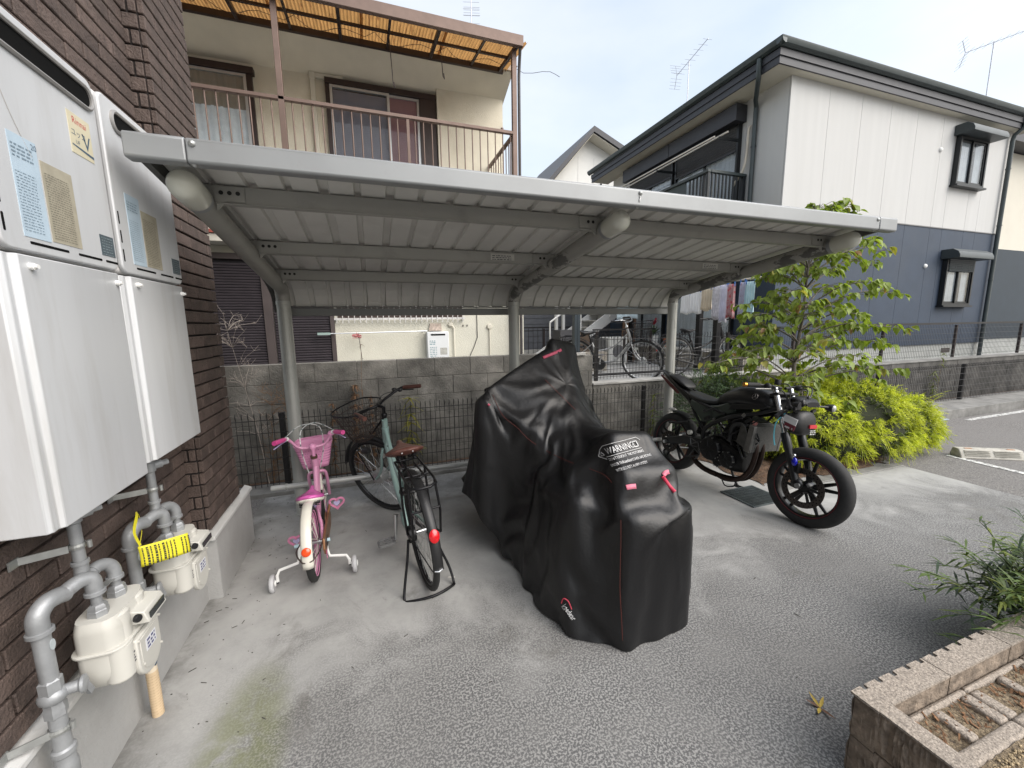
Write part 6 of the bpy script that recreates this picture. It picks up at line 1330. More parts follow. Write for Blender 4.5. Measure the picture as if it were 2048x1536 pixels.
    # forks
    ax0 = Vector((1.045,0,.99)); ax1 = Vector((1.296,0,.335)); dv = (ax1-ax0).normalized()
    for s_ in (-1, 1):
        o = Vector((0,s_*.105,0)); p0, p1 = ax0+o-dv*.02, ax0+o+dv*.40; m = MB(); m.tube([p0,p1], .0205, 16); fk = fin(m, True).build('fork_tube', chrome, t, smooth=40)
        m = MB(); m.tube([ax0+o+dv*.335, ax0+o+dv*.345, ax0+o+dv*.45, ax0+o+dv*.47, ax1+o], .027, 16, rs=[.030,.031,.031,.0265,.0245]); m.ell(ax1+o+Vector((.01,0,-.012)),(.045,.026,.04),12,8); fin(m, True).build('fork_leg', bk, fk, smooth=45)
        m = MB(); m.cyl(ax1+o+Vector((.03,s_*.02,-.02)), ax1+o+Vector((.03,s_*.034,-.02)), .018, n=14); fin(m, True).build('axle_nut', steel, fk, smooth=40)
    m = MB(); 
    for q, h in ((.03,.022),(.20,.03)): m.bar(ax0+dv*q+Vector((0,-.14,0)), ax0+dv*q+Vector((0,.14,0)), .07, h, up=tuple(-dv))
    fin(m, True).build('triple_clamp', satin, t, bev=.006)
    m = MB(); m.box(1.24,-.125,.40,1.31,-.085,.48); m.tube([(1.29,-.105,.36),(1.30,-.105,.30)], .02, 8); fin(m, True).build('brake_caliper', eng, t, bev=.01)
    MB().ell(Vector((1.285,-.142,.485)),(.020,.016,.032),12,8).xf(Mx).build('blue_lamp', M('blue_lens', (.005,.008,.35), .1, 0, .1, 20, coat=.5), t, smooth=60); MB().ell(Vector((1.275,-.14,.53)),(.014,.012,.014),10,6).xf(Mx).build('lamp_bolt', chrome, t, smooth=60)
    # bars, controls
    m = MB(); b0 = ax0-dv*.0+Vector((-.005,0,.02))
    for s_ in (-1, 1): m.tube(smoothpath([b0+Vector((0,s_*.03,0)), b0+Vector((-.005,s_*.14,.012)), b0+Vector((-.06,s_*.30,.012)), b0+Vector((-.08,s_*.36,.008))],4), .0115, 10)
    hb = fin(m, True).build('handlebar', satin, t, smooth=50)
    for s_ in (-1, 1):
        e0, e1 = b0+Vector((-.045,s_*.245,.013)), b0+Vector((-.078,s_*.345,.008)); gp = fin(MB().tube([e0,e1], .0175, 14), True).build('grip', rubber, hb, smooth=40)
        ee = e1+(e1-e0).normalized()*.004; fin(MB().tube([ee, ee+(e1-e0).normalized()*.022], .0165, 14), True).build('bar_end', M('bar_end_gold', (.60,.28,.05), .3, .8), gp, smooth=40)
        m = MB(); m.tube([b0+Vector((.015,s_*.20,.0)), b0+Vector((.04,s_*.235,-.005)), b0+Vector((-.01,s_*.34,-.015))], .007, 8, sq=.7); fin(m, True).build('lever', alu_ if s_ < 0 else satin, hb, smooth=50)
        m = MB(); m.ell(b0+Vector((0,s_*.205,.01)),(.03,.026,.026),12,8); fin(m, True).build('switch_box', satin, hb, smooth=50)
    m = MB(); m.lathe([(0,.04),(.022,.04),(.024,.035),(.024,0),(0,0)], b0+Vector((.035,-.145,.03)), (0,0,1), 14); fin(m, True).build('fluid_reservoir', satin, hb, smooth=40); MB().box(-.01,-.01,0,.01,.01,.01) 
    # cables and the dangling front end with lamp, cards and number bag
    for k, pts in enumerate(([b0+Vector((.01,-.2,0)), b0+Vector((.10,-.16,-.02)), b0+Vector((.10,-.08,-.14)), b0+Vector((.05,-.03,-.25))], [b0+Vector((.01,.2,0)), b0+Vector((.11,.14,.0)), b0+Vector((.13,.05,-.12)), b0+Vector((.05,.04,-.28))], [b0+Vector((.02,-.14,.03)), b0+Vector((.12,-.12,.02)), b0+Vector((.13,-.13,-.25)), ax1+Vector((-.06,-.115,.15))], [b0+Vector((0,.1,.01)), b0+Vector((.14,.12,.03)), b0+Vector((.18,.02,-.08)), b0+Vector((.08,0,-.2))])):
        fin(MB().tube(smoothpath(pts,6), .005, 6), True).build('control_cable', black_plastic, hb, smooth=50)
    fin(MB().tube(smoothpath([ax0+Vector((.11,-.12,-.16)), ax0+Vector((.07,-.15,-.24)), ax0+Vector((.07,-.155,-.34)), ax0+Vector((.085,-.15,-.42))],6), .0045, 6), True).build('blue_tie', M('tie_cyan', (.10,.42,.52), .5), t, smooth=50)
    fe = fin(loft([(1.10,.05,.93,.09,.02,.03),(1.16,.06,.945,.12,.025,.035),(1.21,.06,.935,.12,.025,.035),(1.25,.05,.915,.09,.02,.02)], 18), True).build('instrument_cluster', satin, t, smooth=45)
    rr = random.Random(9)
    for k in range(14):
        c_ = Vector((1.10+rr.uniform(0,.17), rr.uniform(-.13,.16), .90+rr.uniform(-.07,.09))); m = MB()
        if k % 2: m.ell(c_, (rr.uniform(.012,.03), rr.uniform(.012,.03), rr.uniform(.012,.03)), 10, 6)
        else: m.bar(c_, c_+Vector((rr.uniform(-.06,.06), rr.uniform(-.08,.08), rr.uniform(-.05,.05))), .018, .022)
        fin(m, True).build('loom_connector', black_plastic, fe, smooth=50)
    bag = fin(loft([(1.19,-.02,.76,.11,.10,.085),(1.22,-.01,.76,.12,.105,.09),(1.25,0,.76,.115,.10,.085),(1.27,0,.76,.09,.08,.06)], 18), True).build('headlight_bag', M('bag_dark', (.012,.012,.0125), .5, 0, .2, 20), t, smooth=45)
    R2, U2 = Vector((-.1,1,0)), Vector((0,0,1)); ob = Vector((1.278,-.02,.0))
    fin(MB().box(1.272,-.005,.735,1.282,.088,.762), True).build('red_band', M('band_red', (.50,.03,.04), .5), bag)
    m = MB(); dashes(m, (1.284,.0,.715), (0,1,0), (0,0,1), 3, .09, .014, seed=4); fin(m, True).build('print', wp_ := M('print_white', (.55,.55,.55), .6), bag)
    fin(MB().bar((1.165,-.150,.800),(1.265,-.158,.775),.004,.050), True).build('white_card', M('card_white', (.70,.70,.70), .6), bag); m = MB(); m.bar((1.175,-.148,.748),(1.255,-.155,.732),.004,.045); mc = fin(m, True).build('maroon_card', M('card_maroon', (.15,.02,.035), .6), bag); m = MB(); dashes(m, (1.182,-.1535,.728), (1,-.08,-.2), (0,0,1), 1, .07, .022, seed=2, gap=.6); fin(m, True).build('print', wp_, mc)
    m = MB(); m.tube([(1.22,.14,.90),(1.26,.22,.90),(1.27,.25,.90)], .008, 8); m.lathe([(.012,-.05),(.026,-.03),(.032,0),(.03,.01),(0,.012)], (1.28,.26,.895), (1,.1,-.1), 16); sg = fin(m, True).build('signal_lamp', black_plastic, t, smooth=45); fin(MB().lathe([(.029,.006),(.024,.018),(.012,.024),(0,.026)], (1.28,.26,.895), (1,.1,-.1), 16), True).build('lens', M('lens_clear', (.45,.45,.43), .1, .1), sg, smooth=60)
    m = MB(); m.tube([(1.21,-.10,.90),(1.25,-.14,.905)], .008, 8); m.lathe([(.012,-.05),(.024,-.03),(.03,0),(0,.004)], (1.26,-.15,.905), (1,.1,-.1), 14); fin(m, True).build('signal_lamp', black_plastic, t, smooth=45)
    # tank, covers, seat, tail
    tank = loft([(.47,0,.80,.055,.03,.05),(.55,0,.84,.10,.06,.08),(.66,0,.88,.135,.09,.10),(.78,0,.90,.155,.115,.10),(.90,0,.90,.16,.115,.095),(.99,0,.89,.14,.095,.085),(1.045,0,.885,.10,.07,.07),(1.065,0,.88,.06,.05,.05)], 24, 2.6).build('tank', bk, t, smooth=35, sub=1)
    m = MB(); m.lathe([(.042,0),(.044,.006),(.036,.010),(.0,.012)], (.86,0,1.012), (0,0,1), 20); m.build('fuel_cap', satin, tank, smooth=40); em = MB(); ec = Vector((.93,-.165,.925)); eu = Vector((1,0,.05)).normalized(); ev_ = Vector((0,.35,.94)).normalized(); en = eu.cross(ev_)
    em.ring(ec, en, .024, .002, 28, 5)
    for k in range(3): a = PI/2+2*PI*k/3; em.tube([ec, ec+(eu*math.cos(a)+ev_*math.sin(a))*.022], .0018, 5)
    em.build('emblem', M('emblem_grey', (.22,.20,.19), .35, .8), tank, smooth=50)
    for s_ in (-1, 1):
        MB().prism([(.24,.735),(.40,.60),(.44,.60),(.74,.765),(.66,.83),(.56,.785),(.44,.76),(.24,.79)], (0,s_*.125,0), (1,0,0), (0,0,1), (0,s_*-.03,0)).build('side_cover', green, t, bev=.014, seg=3)
        MB().prism([(.50,.745),(.74,.755),(.52,.66)], (0,s_*.129,0), (1,0,0), (0,0,1), (0,s_*-.02,0)).build('cover_fold', green, t, bev=.01, seg=2)
        MB().prism([(.68,.77),(1.0,.83),(1.05,.86),(1.0,.88),(.72,.83)], (0,s_*.15,0), (1,0,0), (0,0,1), (0,s_*-.02,0)).build('tank_trim', satin, t, bev=.008)
    loft([(.13,0,.845,.07,.02,.03),(.20,0,.825,.11,.03,.04),(.32,0,.795,.125,.035,.04),(.43,0,.785,.115,.035,.04),(.53,0,.80,.08,.03,.04),(.57,0,.815,.05,.02,.03)], 20, 2.4).build('seat', M('seat_vinyl', (.012,.013,.013), .42, 0, .2, 30, bump=.1, bs=100), t, smooth=45, sub=1)
    loft([(-.17,0,.985,.045,.012,.02),(-.10,0,.975,.075,.03,.025),(.0,0,.945,.095,.038,.03),(.10,0,.905,.09,.02,.03),(.13,0,.885,.06,.01,.02)], 20, 2.4).build('pillion_seat', satin, t, smooth=45, sub=1)
    tl = loft([(-.28,0,1.015,.022,.012,.012),(-.20,0,.985,.055,.025,.03),(-.05,0,.915,.075,.025,.05),(.10,0,.835,.085,.02,.06),(.22,0,.765,.085,.02,.06)], 16, 3).build('tail', bk, t, smooth=40); MB().box(-.283,-.02,1.004,-.27,.02,1.026).build('tail_edge', M('tail_edge_grey', (.2,.21,.23), .4), tl)
    for s_ in (-1, 1): MB().prism([(-.24,.985),(-.05,.885),(.05,.82),(.02,.81),(-.10,.87),(-.24,.965)], (0,s_*.078,0), (1,0,0), (0,0,1), (0,s_*-.006,0)).build('tail_decal', M('decal_red', (.09,.012,.012), .5), tl)
    # frame, subframe, swingarm
    m = MB()
    for s_ in (-1, 1):
        m.tube(smoothpath([(1.07,s_*.05,.86),(.95,s_*.13,.79),(.70,s_*.15,.70),(.48,s_*.145,.56),(.45,s_*.13,.42)],4), .019, 10); m.tube([(.66,s_*.14,.72),(.30,s_*.11,.78),(.05,s_*.07,.87)], .013, 8); m.tube([(.46,s_*.14,.52),(.30,s_*.11,.66),(.20,s_*.09,.78)], .014, 8); m.tube([(.92,s_*.13,.78),(.80,s_*.12,.60)], .010, 8); m.tube([(.75,s_*.13,.70),(.79,s_*.13,.53)], .008, 8)
    m.build('frame', satin, t, smooth=50)
    m = MB()
    for s_ in (-1, 1): m.prism([(-.04,.275),(.0,.27),(.22,.335),(.52,.36),(.54,.44),(.22,.425),(.0,.345),(-.05,.335)], (0,s_*.135,0), (1,0,0), (0,0,1), (0,s_*-.03,0))
    m.box(.28,-.11,.36,.46,.11,.42); m.build('swingarm', bk, t, bev=.008); MB().cyl((0,-.165,R),(0,.165,R),.018,n=14).build('rear_axle', steel, t, smooth=40)
    m = MB(); m.tube([(.30,-.02,.46),(.38,-.02,.72)], .03, 12); m.tube([(.30+.08*k/60,-.02+.042*math.sin(k*.9),.46+.26*k/60+.0*math.cos(k)) for k in range(60)], .006, 6); m.build('rear_shock', satin, t, smooth=50)
    fender(t, A, R+.012, rad(62), rad(112), .12, satin, name='rear_hugger'); m = MB(); m.ell((-.06,-.04,.632),(.05,.03,.016),12,6); m.build('hugger_bolt', M('pale_fitting', (.5,.5,.48), .4), t, smooth=60)
    m = MB(); m.tube([(-.02,-.10,.50),(.10,-.11,.52),(.24,-.11,.56)], .012, 8); m.tube([(.02,-.09,.42),(.14,-.10,.50)], .01, 8); m.build('hugger_bracket', satin, t, smooth=50)
    # engine: cases, cylinder block, covers, bolts
    e_ = loft([(.44,0,.36,.11,.10,.10),(.52,0,.38,.15,.13,.13),(.64,0,.38,.155,.13,.15),(.76,0,.37,.15,.12,.15),(.86,0,.34,.11,.09,.10)], 20, 3.2).build('crankcase', eng, t, smooth=40)
    m = MB(); d_ = Vector((.32,0,.95)).normalized()
    for k in range(9): c_ = Vector((.73,0,.46))+d_*k*.02; m.bar(c_+Vector((-.09,0,.03)), c_+Vector((.09,0,-.03)), .27-.004*(k % 2)*6, .011, up=tuple(d_))
    m.bar(Vector((.79,0,.62)), Vector((.815,0,.715)), .27, .19, up=(1,0,-.3)); m.build('cylinder_block', eng, e_, bev=.004)
    for c_, r_, h_, nm in ((Vector((.57,-.15,.385)),.105,.045,'clutch_cover'), (Vector((.75,-.15,.335)),.072,.035,'case_cover'), (Vector((.66,-.15,.29)),.045,.03,'case_cover')):
        m = MB(); m.lathe([(r_,0),(r_,.6*h_),(r_*.93,.85*h_),(r_*.75,h_),(r_*.3,h_*.92),(0,h_*.9)], c_, (0,-1,0), 28); cv = m.build(nm, eng, e_, smooth=35); m = MB()
        for k in range(9): a = 2*PI*k/9; p = c_+Vector((r_*.98*math.cos(a),-.3*h_,r_*.98*math.sin(a))); m.cyl(p, p-Vector((0,.02,0)), .006, n=6)
        m.build('cover_bolts', M('bolt_bright', (.30,.30,.29), .4, .9), cv)
        m = MB()
        for k in range(7): a = 2*PI*k/7; m.tube([c_+Vector((r_*.2*math.cos(a),-h_*.95,r_*.2*math.sin(a))), c_+Vector((r_*.72*math.cos(a),-h_*.99,r_*.72*math.sin(a)))], .004, 5)
        m.build('cover_ribs', eng, cv)
    for k in range(30):
        c_ = Vector((rr.uniform(.46,.98), -rr.uniform(.10,.16), rr.uniform(.46,.76))); m = MB(); q = rr.random()
        if q < .4: m.cyl(c_, c_-Vector((0,.02,0)), rr.uniform(.006,.013), n=8); mt = alu_ if rr.random() < .5 else eng
        elif q < .75: m.tube(smoothpath([c_, c_+Vector((rr.uniform(-.1,.1),-.01,rr.uniform(-.06,.06))), c_+Vector((rr.uniform(-.16,.16),0,rr.uniform(-.12,.12)))],4), rr.uniform(.005,.011), 7); mt = black_plastic
        else: m.bar(c_, c_+Vector((rr.uniform(-.05,.05),0,rr.uniform(-.05,.05))), .02, .025); mt = satin
        m.build('engine_fitting', mt, e_, smooth=50)
    m = MB(); m.cyl((.30,-.16,.47),(.30,-.13,.47),.022,n=12); m.build('brake_reservoir', M('reservoir', (.5,.49,.45), .4), t, smooth=40); MB().cyl((.84,-.155,.74),(.86,-.15,.765),.016,n=10).build('hose_cap', alu_, t, smooth=40)
    # radiator and hoses
    m = MB(); m.prism([(0,0),(.05,-.005),(.075,.215),(.025,.225)], (.905,-.155,.465), (1,0,0), (0,0,1), (0,.31,0)); rd = m.build('radiator', M('radiator_fins', (.10,.10,.095), .6, .5, .2, 60, bump=.5, bs=200), t); 
    for s_ in (-1, 1): MB().prism([(0,0),(.055,-.008),(.08,.22),(.03,.232)], (.903,s_*.157 if s_ > 0 else -.157-.03,.463), (1,0,0), (0,0,1), (0,.03,0)).build('radiator_tank', alu_, rd, bev=.006)
    MB().prism([(.03,.05),(.17,-.01),(.10,.19),(.06,.22)], (.80,-.185,.47), (1,0,0), (0,0,1), (0,.006,0)).build('radiator_guard', M('guard_alloy', (.09,.088,.082), .45, .7, .25, 25), rd, bev=.002)
    MB().tube(smoothpath([(.90,-.15,.66),(.82,-.17,.67),(.76,-.165,.62),(.74,-.15,.50)],5), .017, 10).build('coolant_hose', rubber, rd, smooth=50); MB().tube([(.72,-.17,.53),(1.02,-.175,.76)], .006, 6).build('brace_rod', satin, rd); MB().cyl((.93,-.13,.69),(.94,-.13,.71),.02,n=10).build('radiator_cap', M('cap_pink', (.45,.18,.16), .5), rd, smooth=40)
    # exhaust
    ex = None
    for s_, y in ((0,-.075),(1,.0)):
        m = MB(); m.tube(smoothpath([(.86,y,.60),(.93,y-.01,.55),(.955,y-.02,.45),(.93,y-.03,.30),(.86,y-.04,.20),(.74,y-.05,.155),(.60,-.09,.15),(.50,-.10,.16)],6), .021, 12); o = m.build('header_pipe', brn, t, smooth=50)
    m = MB(); m.tube(smoothpath([(.62,-.10,.152),(.48,-.11,.165),(.38,-.12,.21),(.36,-.13,.26),(.40,-.14,.29)],5), .024, 12); m.build('exhaust_bend', brn, t, smooth=50)
    # rearset with lattice heel guard, pegs, side stand
    m = MB()
    for a, b in (((.34,.43),(.44,.40)),((.44,.40),(.47,.30)),((.34,.43),(.36,.36)),((.36,.36),(.47,.30)),((.36,.37),(.43,.41)),((.36,.36),(.43,.36)),((.47,.30),(.42,.24)),((.40,.33),(.34,.24))): m.tube([(a[0],-.175,a[1]),(b[0],-.175,b[1])], .005, 6)
    m.build('rearset', M('rearset_grey', (.10,.10,.10), .4, .8), t, smooth=50); MB().cyl((.335,-.18,.325),(.30,-.25,.325),.009,n=8).build('foot_peg', alu_, t); MB().tube([(.47,-.18,.30),(.40,-.2,.26),(.34,-.21,.25)], .006, 6).build('brake_pedal', satin, t)
    m = MB(); m.tube(smoothpath([(.58,.10,.24),(.60,.14,.12),(.62,.185,.032),(.66,.19,.022),(.68,.19,.024)],4), .011, 8); m.box(.60,.165,.018,.68,.215,.024); m.build('side_stand', satin, t, smooth=50); MB().tube(smoothpath([(.60,-.02,.13),(.66,-.03,.06),(.74,-.02,.08),(.74,0,.13)],5), .006, 6).build('stand_spring', satin, t, smooth=50)
    return t
motorcycle()
# ================================================================ plants
def leafmat(name, col, var=.35, vs=9, rnd=0., trans=.35, rough=.5):
    m = M(name, col, rough, 0, var, vs, rnd=rnd); nt = m.node_tree; b = nt.nodes['Principled BSDF']
    if 'tr' in nt.nodes: return m
    tr = nt.nodes.new('ShaderNodeBsdfTranslucent'); tr.name = 'tr'; mx = nt.nodes.new('ShaderNodeMixShader'); mx.inputs[0].default_value = trans
    s_ = b.inputs['Base Color'].links[0].from_socket; g = nt.nodes.new('ShaderNodeMix'); g.data_type = 'RGBA'; g.blend_type = 'MULTIPLY'; g.inputs[0].default_value = 1; g.inputs[7].default_value = (1.3,1.35,.7,1)
    nt.links.new(s_, g.inputs[6]); nt.links.new(g.outputs[2], tr.inputs[0]); nt.links.new(b.outputs[0], mx.inputs[1]); nt.links.new(tr.outputs[0], mx.inputs[2]); nt.links.new(mx.outputs[0], nt.nodes['Material Output'].inputs[0])
    return m
bark = M('bark_grey', (.16,.14,.12), .9, 0, .3, 20, bump=.5, bs=60)
# ---- dogwood
def leaf_geo(L, W, droop, fold):
    """ovate leaf along +x, folded at the midrib, drooping"""
    xs = [0,.18,.42,.68,.88,1.0]; ws = [.04,.72,1.0,.72,.28,.0]; v = []; f = []
    for x, w in zip(xs, ws):
        z = -droop*L*x**1.7; hw = W*.5*w; v += [(x*L, -hw, z+fold*hw), (x*L, 0, z), (x*L, hw, z+fold*hw)]
    for i in range(5): a = i*3; f += [(a,a+1,a+4,a+3),(a+1,a+2,a+5,a+4)]
    return v, f
def dogwood():
    t = thing('dogwood_tree', 'young dogwood with layered branches and drooping green leaves behind the motorcycle', 'tree', (4.72,3.35,0)); rr = random.Random(21)
    base = Vector((4.72,3.35,0)); m = MB(); tp = [base, base+Vector((.02,.01,.5)), base+Vector((-.02,.02,1.0)), base+Vector((.02,0,1.6)), base+Vector((.04,.0,2.2)), base+Vector((.10,-.02,2.82))]
    P_ = smoothpath(tp, 5); m.tube(P_, .03, 10, rs=[.034-.028*i/(len(P_)-1) for i in range(len(P_))]); m.build('trunk', bark, t, smooth=60)
    def trunk(z): i = min(len(P_)-2, max(0, int(z/2.82*(len(P_)-1)))); return P_[i].lerp(P_[i+1], .5)
    leaves = []; bm = MB()
    tiers = []
    zz = .58
    while zz < 2.68:                                                 # whorls at uneven heights, wide low down, short at the top
        Lz = np.interp(zz, (.58,.85,1.15,1.5,2.0,2.3,2.7), (.95,1.25,1.2,.95,.88,.68,.28)); tiers.append((zz, float(Lz), rr.choice((4,4,5)), .10+.13*zz)); zz += rr.uniform(.10,.17)
    for ti, (z, L, n, rise) in enumerate(tiers):
        for k in range(n):
            a = 2*PI*k/n+ti*1.1+rr.uniform(-.3,.3); l = L*rr.uniform(.75,1.12)*(1 if z < 1.1 or math.cos(a) > -.2 else .72); o = trunk(z); d = Vector((math.cos(a), math.sin(a)*.72, 0))
            pts = [o+d*l*s_+Vector((0,0,l*rise*math.sin(s_*PI*.62)*1.1-.05*s_*s_))+Vector((rr.uniform(-.03,.03),rr.uniform(-.03,.03),0))*s_ for s_ in (0,.25,.5,.75,1)]
            q = smoothpath(pts, 4); bm.tube(q, .01, 6, rs=[.011*(1-.78*i/(len(q)-1)) for i in range(len(q))])
            for j in range(6, len(q)):
                if rr.random() < .10: continue
                for s_ in (-1, 1):
                    if rr.random() < .12: continue
                    side = d.cross(Vector((0,0,1)))*s_; tw = q[j]+side*rr.uniform(.02,.14)+Vector((0,0,rr.uniform(-.02,.05)))+d*rr.uniform(0,.05)
                    bm.tube([q[j], tw], .0025, 4)
                    for w in range(rr.choice((1,2,2,3))): leaves.append((tw, math.atan2(side.y+d.y*rr.uniform(.1,.9), side.x+d.x*rr.uniform(.1,.9))+rr.uniform(-.9,.9), rr.uniform(.2,.9), rr.uniform(.75,1.2), j/len(q), z))
            for w in range(3): leaves.append((q[-1], a+rr.uniform(-.7,.7), rr.uniform(-.1,.5), rr.uniform(.8,1.1), 1.0, z))
    bm.build('branches', bark, t, smooth=60)
    gm = leafmat('dogwood_leaf', (.19,.25,.04), .4, 7, rnd=.3); gold = leafmat('dogwood_tip', (.36,.33,.08), .35, 9, rnd=.2); pinkt = leafmat('dogwood_blush', (.34,.20,.10), .3, 9, rnd=.2)
    geos = [leaf_geo(.092,.062,.42,.5), leaf_geo(.080,.060,.62,.35), leaf_geo(.098,.060,.25,.6)]; meshes_ = {}
    for gi, (v, f) in enumerate(geos):
        for mi, mt in enumerate((gm, gold, pinkt)):
            mb = MB(); mb.add(v, f); meshes_[gi, mi] = mb.mesh('leaf', mt, 60)
    leaves.sort(key=lambda q: (q[0]-Vector((0,0,1.55))).length); rest = [MB(), MB(), MB()]
    for i, (p, az, pit_, sc, tip, z) in enumerate(leaves):
        gi = rr.randrange(3); mi = 0 if rr.random() > .05+.14*(tip > .92) else (1 if rr.random() < .65 else 2); E = (rr.uniform(-.4,.4), pit_, az)
        if i < 300: piece('leaf', meshes_[gi, mi], t, p, E, (sc,sc,sc))
        else:
            from mathutils import Euler
            Mt = Matrix.Translation(p) @ Euler(E).to_matrix().to_4x4() @ Matrix.Scale(sc, 4); v, f = geos[gi]; rest[mi].add([Mt @ Vector(c) for c in v], f)
    for mi, mt in enumerate((gm, gold, pinkt)): rest[mi].build('crown', mt, t, smooth=60, kind='stuff')
    return t
dogwood()
# ---- sprays of fine foliage as thin curved strips
def strips(m, p, d, L, w, n, droop, rr, twigs=0, tw=.35):
    p = Vector(p); d = Vector(d).normalized(); pts = [p]
    for j in range(1, n+1): s_ = j/n; pts.append(p+d*L*s_-Vector((0,0,droop*L*s_*s_)))
    sd = d.cross(Vector((rr.uniform(-.4,.4),rr.uniform(-.4,.4),1))).normalized(); vs = []
    for j, q in enumerate(pts): ww = w*.5*(1-.75*j/n); vs += [q-sd*ww, q+sd*ww]
    m.add(vs, [(2*j,2*j+1,2*j+3,2*j+2) for j in range(n)])
    for k in range(twigs):
        s_ = rr.uniform(.25,1); q = p+d*L*s_-Vector((0,0,droop*L*s_*s_)); e = (d+sd*rr.choice((-1,1))*rr.uniform(.5,1.1)+Vector((0,0,rr.uniform(-.6,.3)))).normalized()*L*tw*rr.uniform(.5,1); f = e.cross(d).normalized()*w*.4
        m.add([q-f, q+f, q+e-Vector((0,0,.1*L*tw))], [(0,1,2)])
def golden_shrub():
    t = thing('golden_shrub', 'mounded golden yellow thread-leaf cypress shrub beside the motorcycle', 'shrub', (5.05,3.0,0)); rr = random.Random(33)
    lobes = [((4.55,2.98,.30),(.62,.50,.45)), ((5.15,2.92,.33),(.75,.52,.50)), ((5.75,2.98,.30),(.62,.50,.42)), ((6.15,3.08,.28),(.42,.42,.34)), ((4.95,3.3,.40),(.85,.45,.50)), ((4.2,3.15,.35),(.4,.4,.42))]
    mats = [leafmat('thread_bright', (.56,.60,.045), .25, 6, trans=.35), leafmat('thread_mid', (.34,.39,.03), .3, 6, trans=.35), leafmat('thread_shade', (.085,.12,.015), .4, 6, trans=.2)]
    ms = [MB(), MB(), MB()]
    for c, r in lobes:
        ncl = int(290*r[0]*r[2]/.3)
        for k in range(ncl):                                         # sprays fan out of clumps, with gaps between
            u = rr.uniform(-.35, 1); a = rr.uniform(0, 2*PI); q = math.sqrt(max(0, 1-u*u)); dirv = Vector((q*math.cos(a), q*math.sin(a), u)); dep = 1-abs(rr.gauss(0,.10))
            p = Vector((c[0]+dirv.x*r[0]*dep, c[1]+dirv.y*r[1]*dep, max(.09, c[2]+dirv.z*r[2]*dep))); p.y += .08; o = Vector((dirv.x/r[0], dirv.y/r[1], dirv.z/r[2])).normalized(); ax_ = (o+Vector((rr.uniform(-.5,.5), rr.uniform(-.5,.5), rr.uniform(-.2,.5)))).normalized(); sz = rr.uniform(.5,.85); lum = rr.random()
            for j in range(20):
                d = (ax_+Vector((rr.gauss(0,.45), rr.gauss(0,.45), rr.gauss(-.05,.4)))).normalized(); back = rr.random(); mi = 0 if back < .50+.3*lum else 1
                if dep < .86 or (p.z < .15 and rr.random() < .5): mi = min(2, mi+1)  # deeper and lowest sprays drop a tone: depth shade put into the colour
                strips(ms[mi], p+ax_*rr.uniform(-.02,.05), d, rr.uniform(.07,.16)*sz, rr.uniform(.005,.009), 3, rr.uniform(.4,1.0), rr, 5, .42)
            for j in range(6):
                d = (ax_*.3+Vector((rr.gauss(0,.5), rr.gauss(0,.5), rr.gauss(-.2,.4)))).normalized(); strips(ms[2], p-o*.06, d, rr.uniform(.08,.14), .010, 2, .5, rr, 3, .4)  # dark strips under each clump paint the shade of the gaps
    for k in range(30):
        p = Vector((6.2+rr.uniform(-.1,.2),3.0+rr.uniform(-.2,.2),.40+rr.uniform(-.05,.16))); strips(ms[0], p, (1,rr.uniform(-.4,.4),rr.uniform(.0,.6)), rr.uniform(.2,.42), .007, 4, rr.uniform(.1,.5), rr, 9, .22)
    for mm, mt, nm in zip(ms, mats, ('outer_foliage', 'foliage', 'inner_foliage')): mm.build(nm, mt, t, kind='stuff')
    for k in range(9):
        a = rr.uniform(0,2*PI); MB().tube(smoothpath([(5.05+.1*math.cos(a),3.05+.1*math.sin(a),0),(5.05+.5*math.cos(a),3.05+.25*math.sin(a),.14),(5.05+1.0*math.cos(a),3.05+.42*math.sin(a),.3)],4), .012, 6).build('stem', bark, t)
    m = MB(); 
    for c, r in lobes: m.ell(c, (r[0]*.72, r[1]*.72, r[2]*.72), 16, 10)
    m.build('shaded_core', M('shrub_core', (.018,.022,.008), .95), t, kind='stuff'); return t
golden_shrub()
def fine_bush(name, label, lobes, col, seed, n, L, w, twigs=3, rise=.2):
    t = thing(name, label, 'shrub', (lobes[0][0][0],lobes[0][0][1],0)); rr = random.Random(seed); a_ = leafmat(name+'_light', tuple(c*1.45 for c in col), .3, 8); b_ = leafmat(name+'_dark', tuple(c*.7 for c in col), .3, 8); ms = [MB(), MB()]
    for c, r in lobes:
        for k in range(n):
            u = rr.uniform(-.4,1); a = rr.uniform(0,2*PI); q = math.sqrt(max(0,1-u*u)); dv_ = Vector((q*math.cos(a),q*math.sin(a),u)); dep = 1-abs(rr.gauss(0,.25)); p = Vector((c[0]+dv_.x*r[0]*dep, c[1]+dv_.y*r[1]*dep, max(.03,c[2]+dv_.z*r[2]*dep)))
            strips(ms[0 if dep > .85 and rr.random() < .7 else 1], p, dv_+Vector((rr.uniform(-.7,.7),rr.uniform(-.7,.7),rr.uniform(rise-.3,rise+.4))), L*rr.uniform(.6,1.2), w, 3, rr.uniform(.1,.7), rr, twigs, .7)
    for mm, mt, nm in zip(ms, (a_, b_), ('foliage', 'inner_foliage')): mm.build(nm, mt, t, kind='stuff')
    for k in range(6):
        a = rr.uniform(0,2*PI); c, r = lobes[0]; MB().tube([(c[0],c[1],0),(c[0]+r[0]*.5*math.cos(a),c[1]+r[1]*.5*math.sin(a),c[2])], .008, 6).build('stem', bark, t)
    return t
fine_bush('feathery_bush', 'grey-green feathery bush behind the motorcycle seat', [((3.75,3.72,.45),(.50,.28,.48)), ((4.15,3.65,.45),(.4,.3,.42))], (.075,.115,.06), 5, 900, .14, .009, 4)
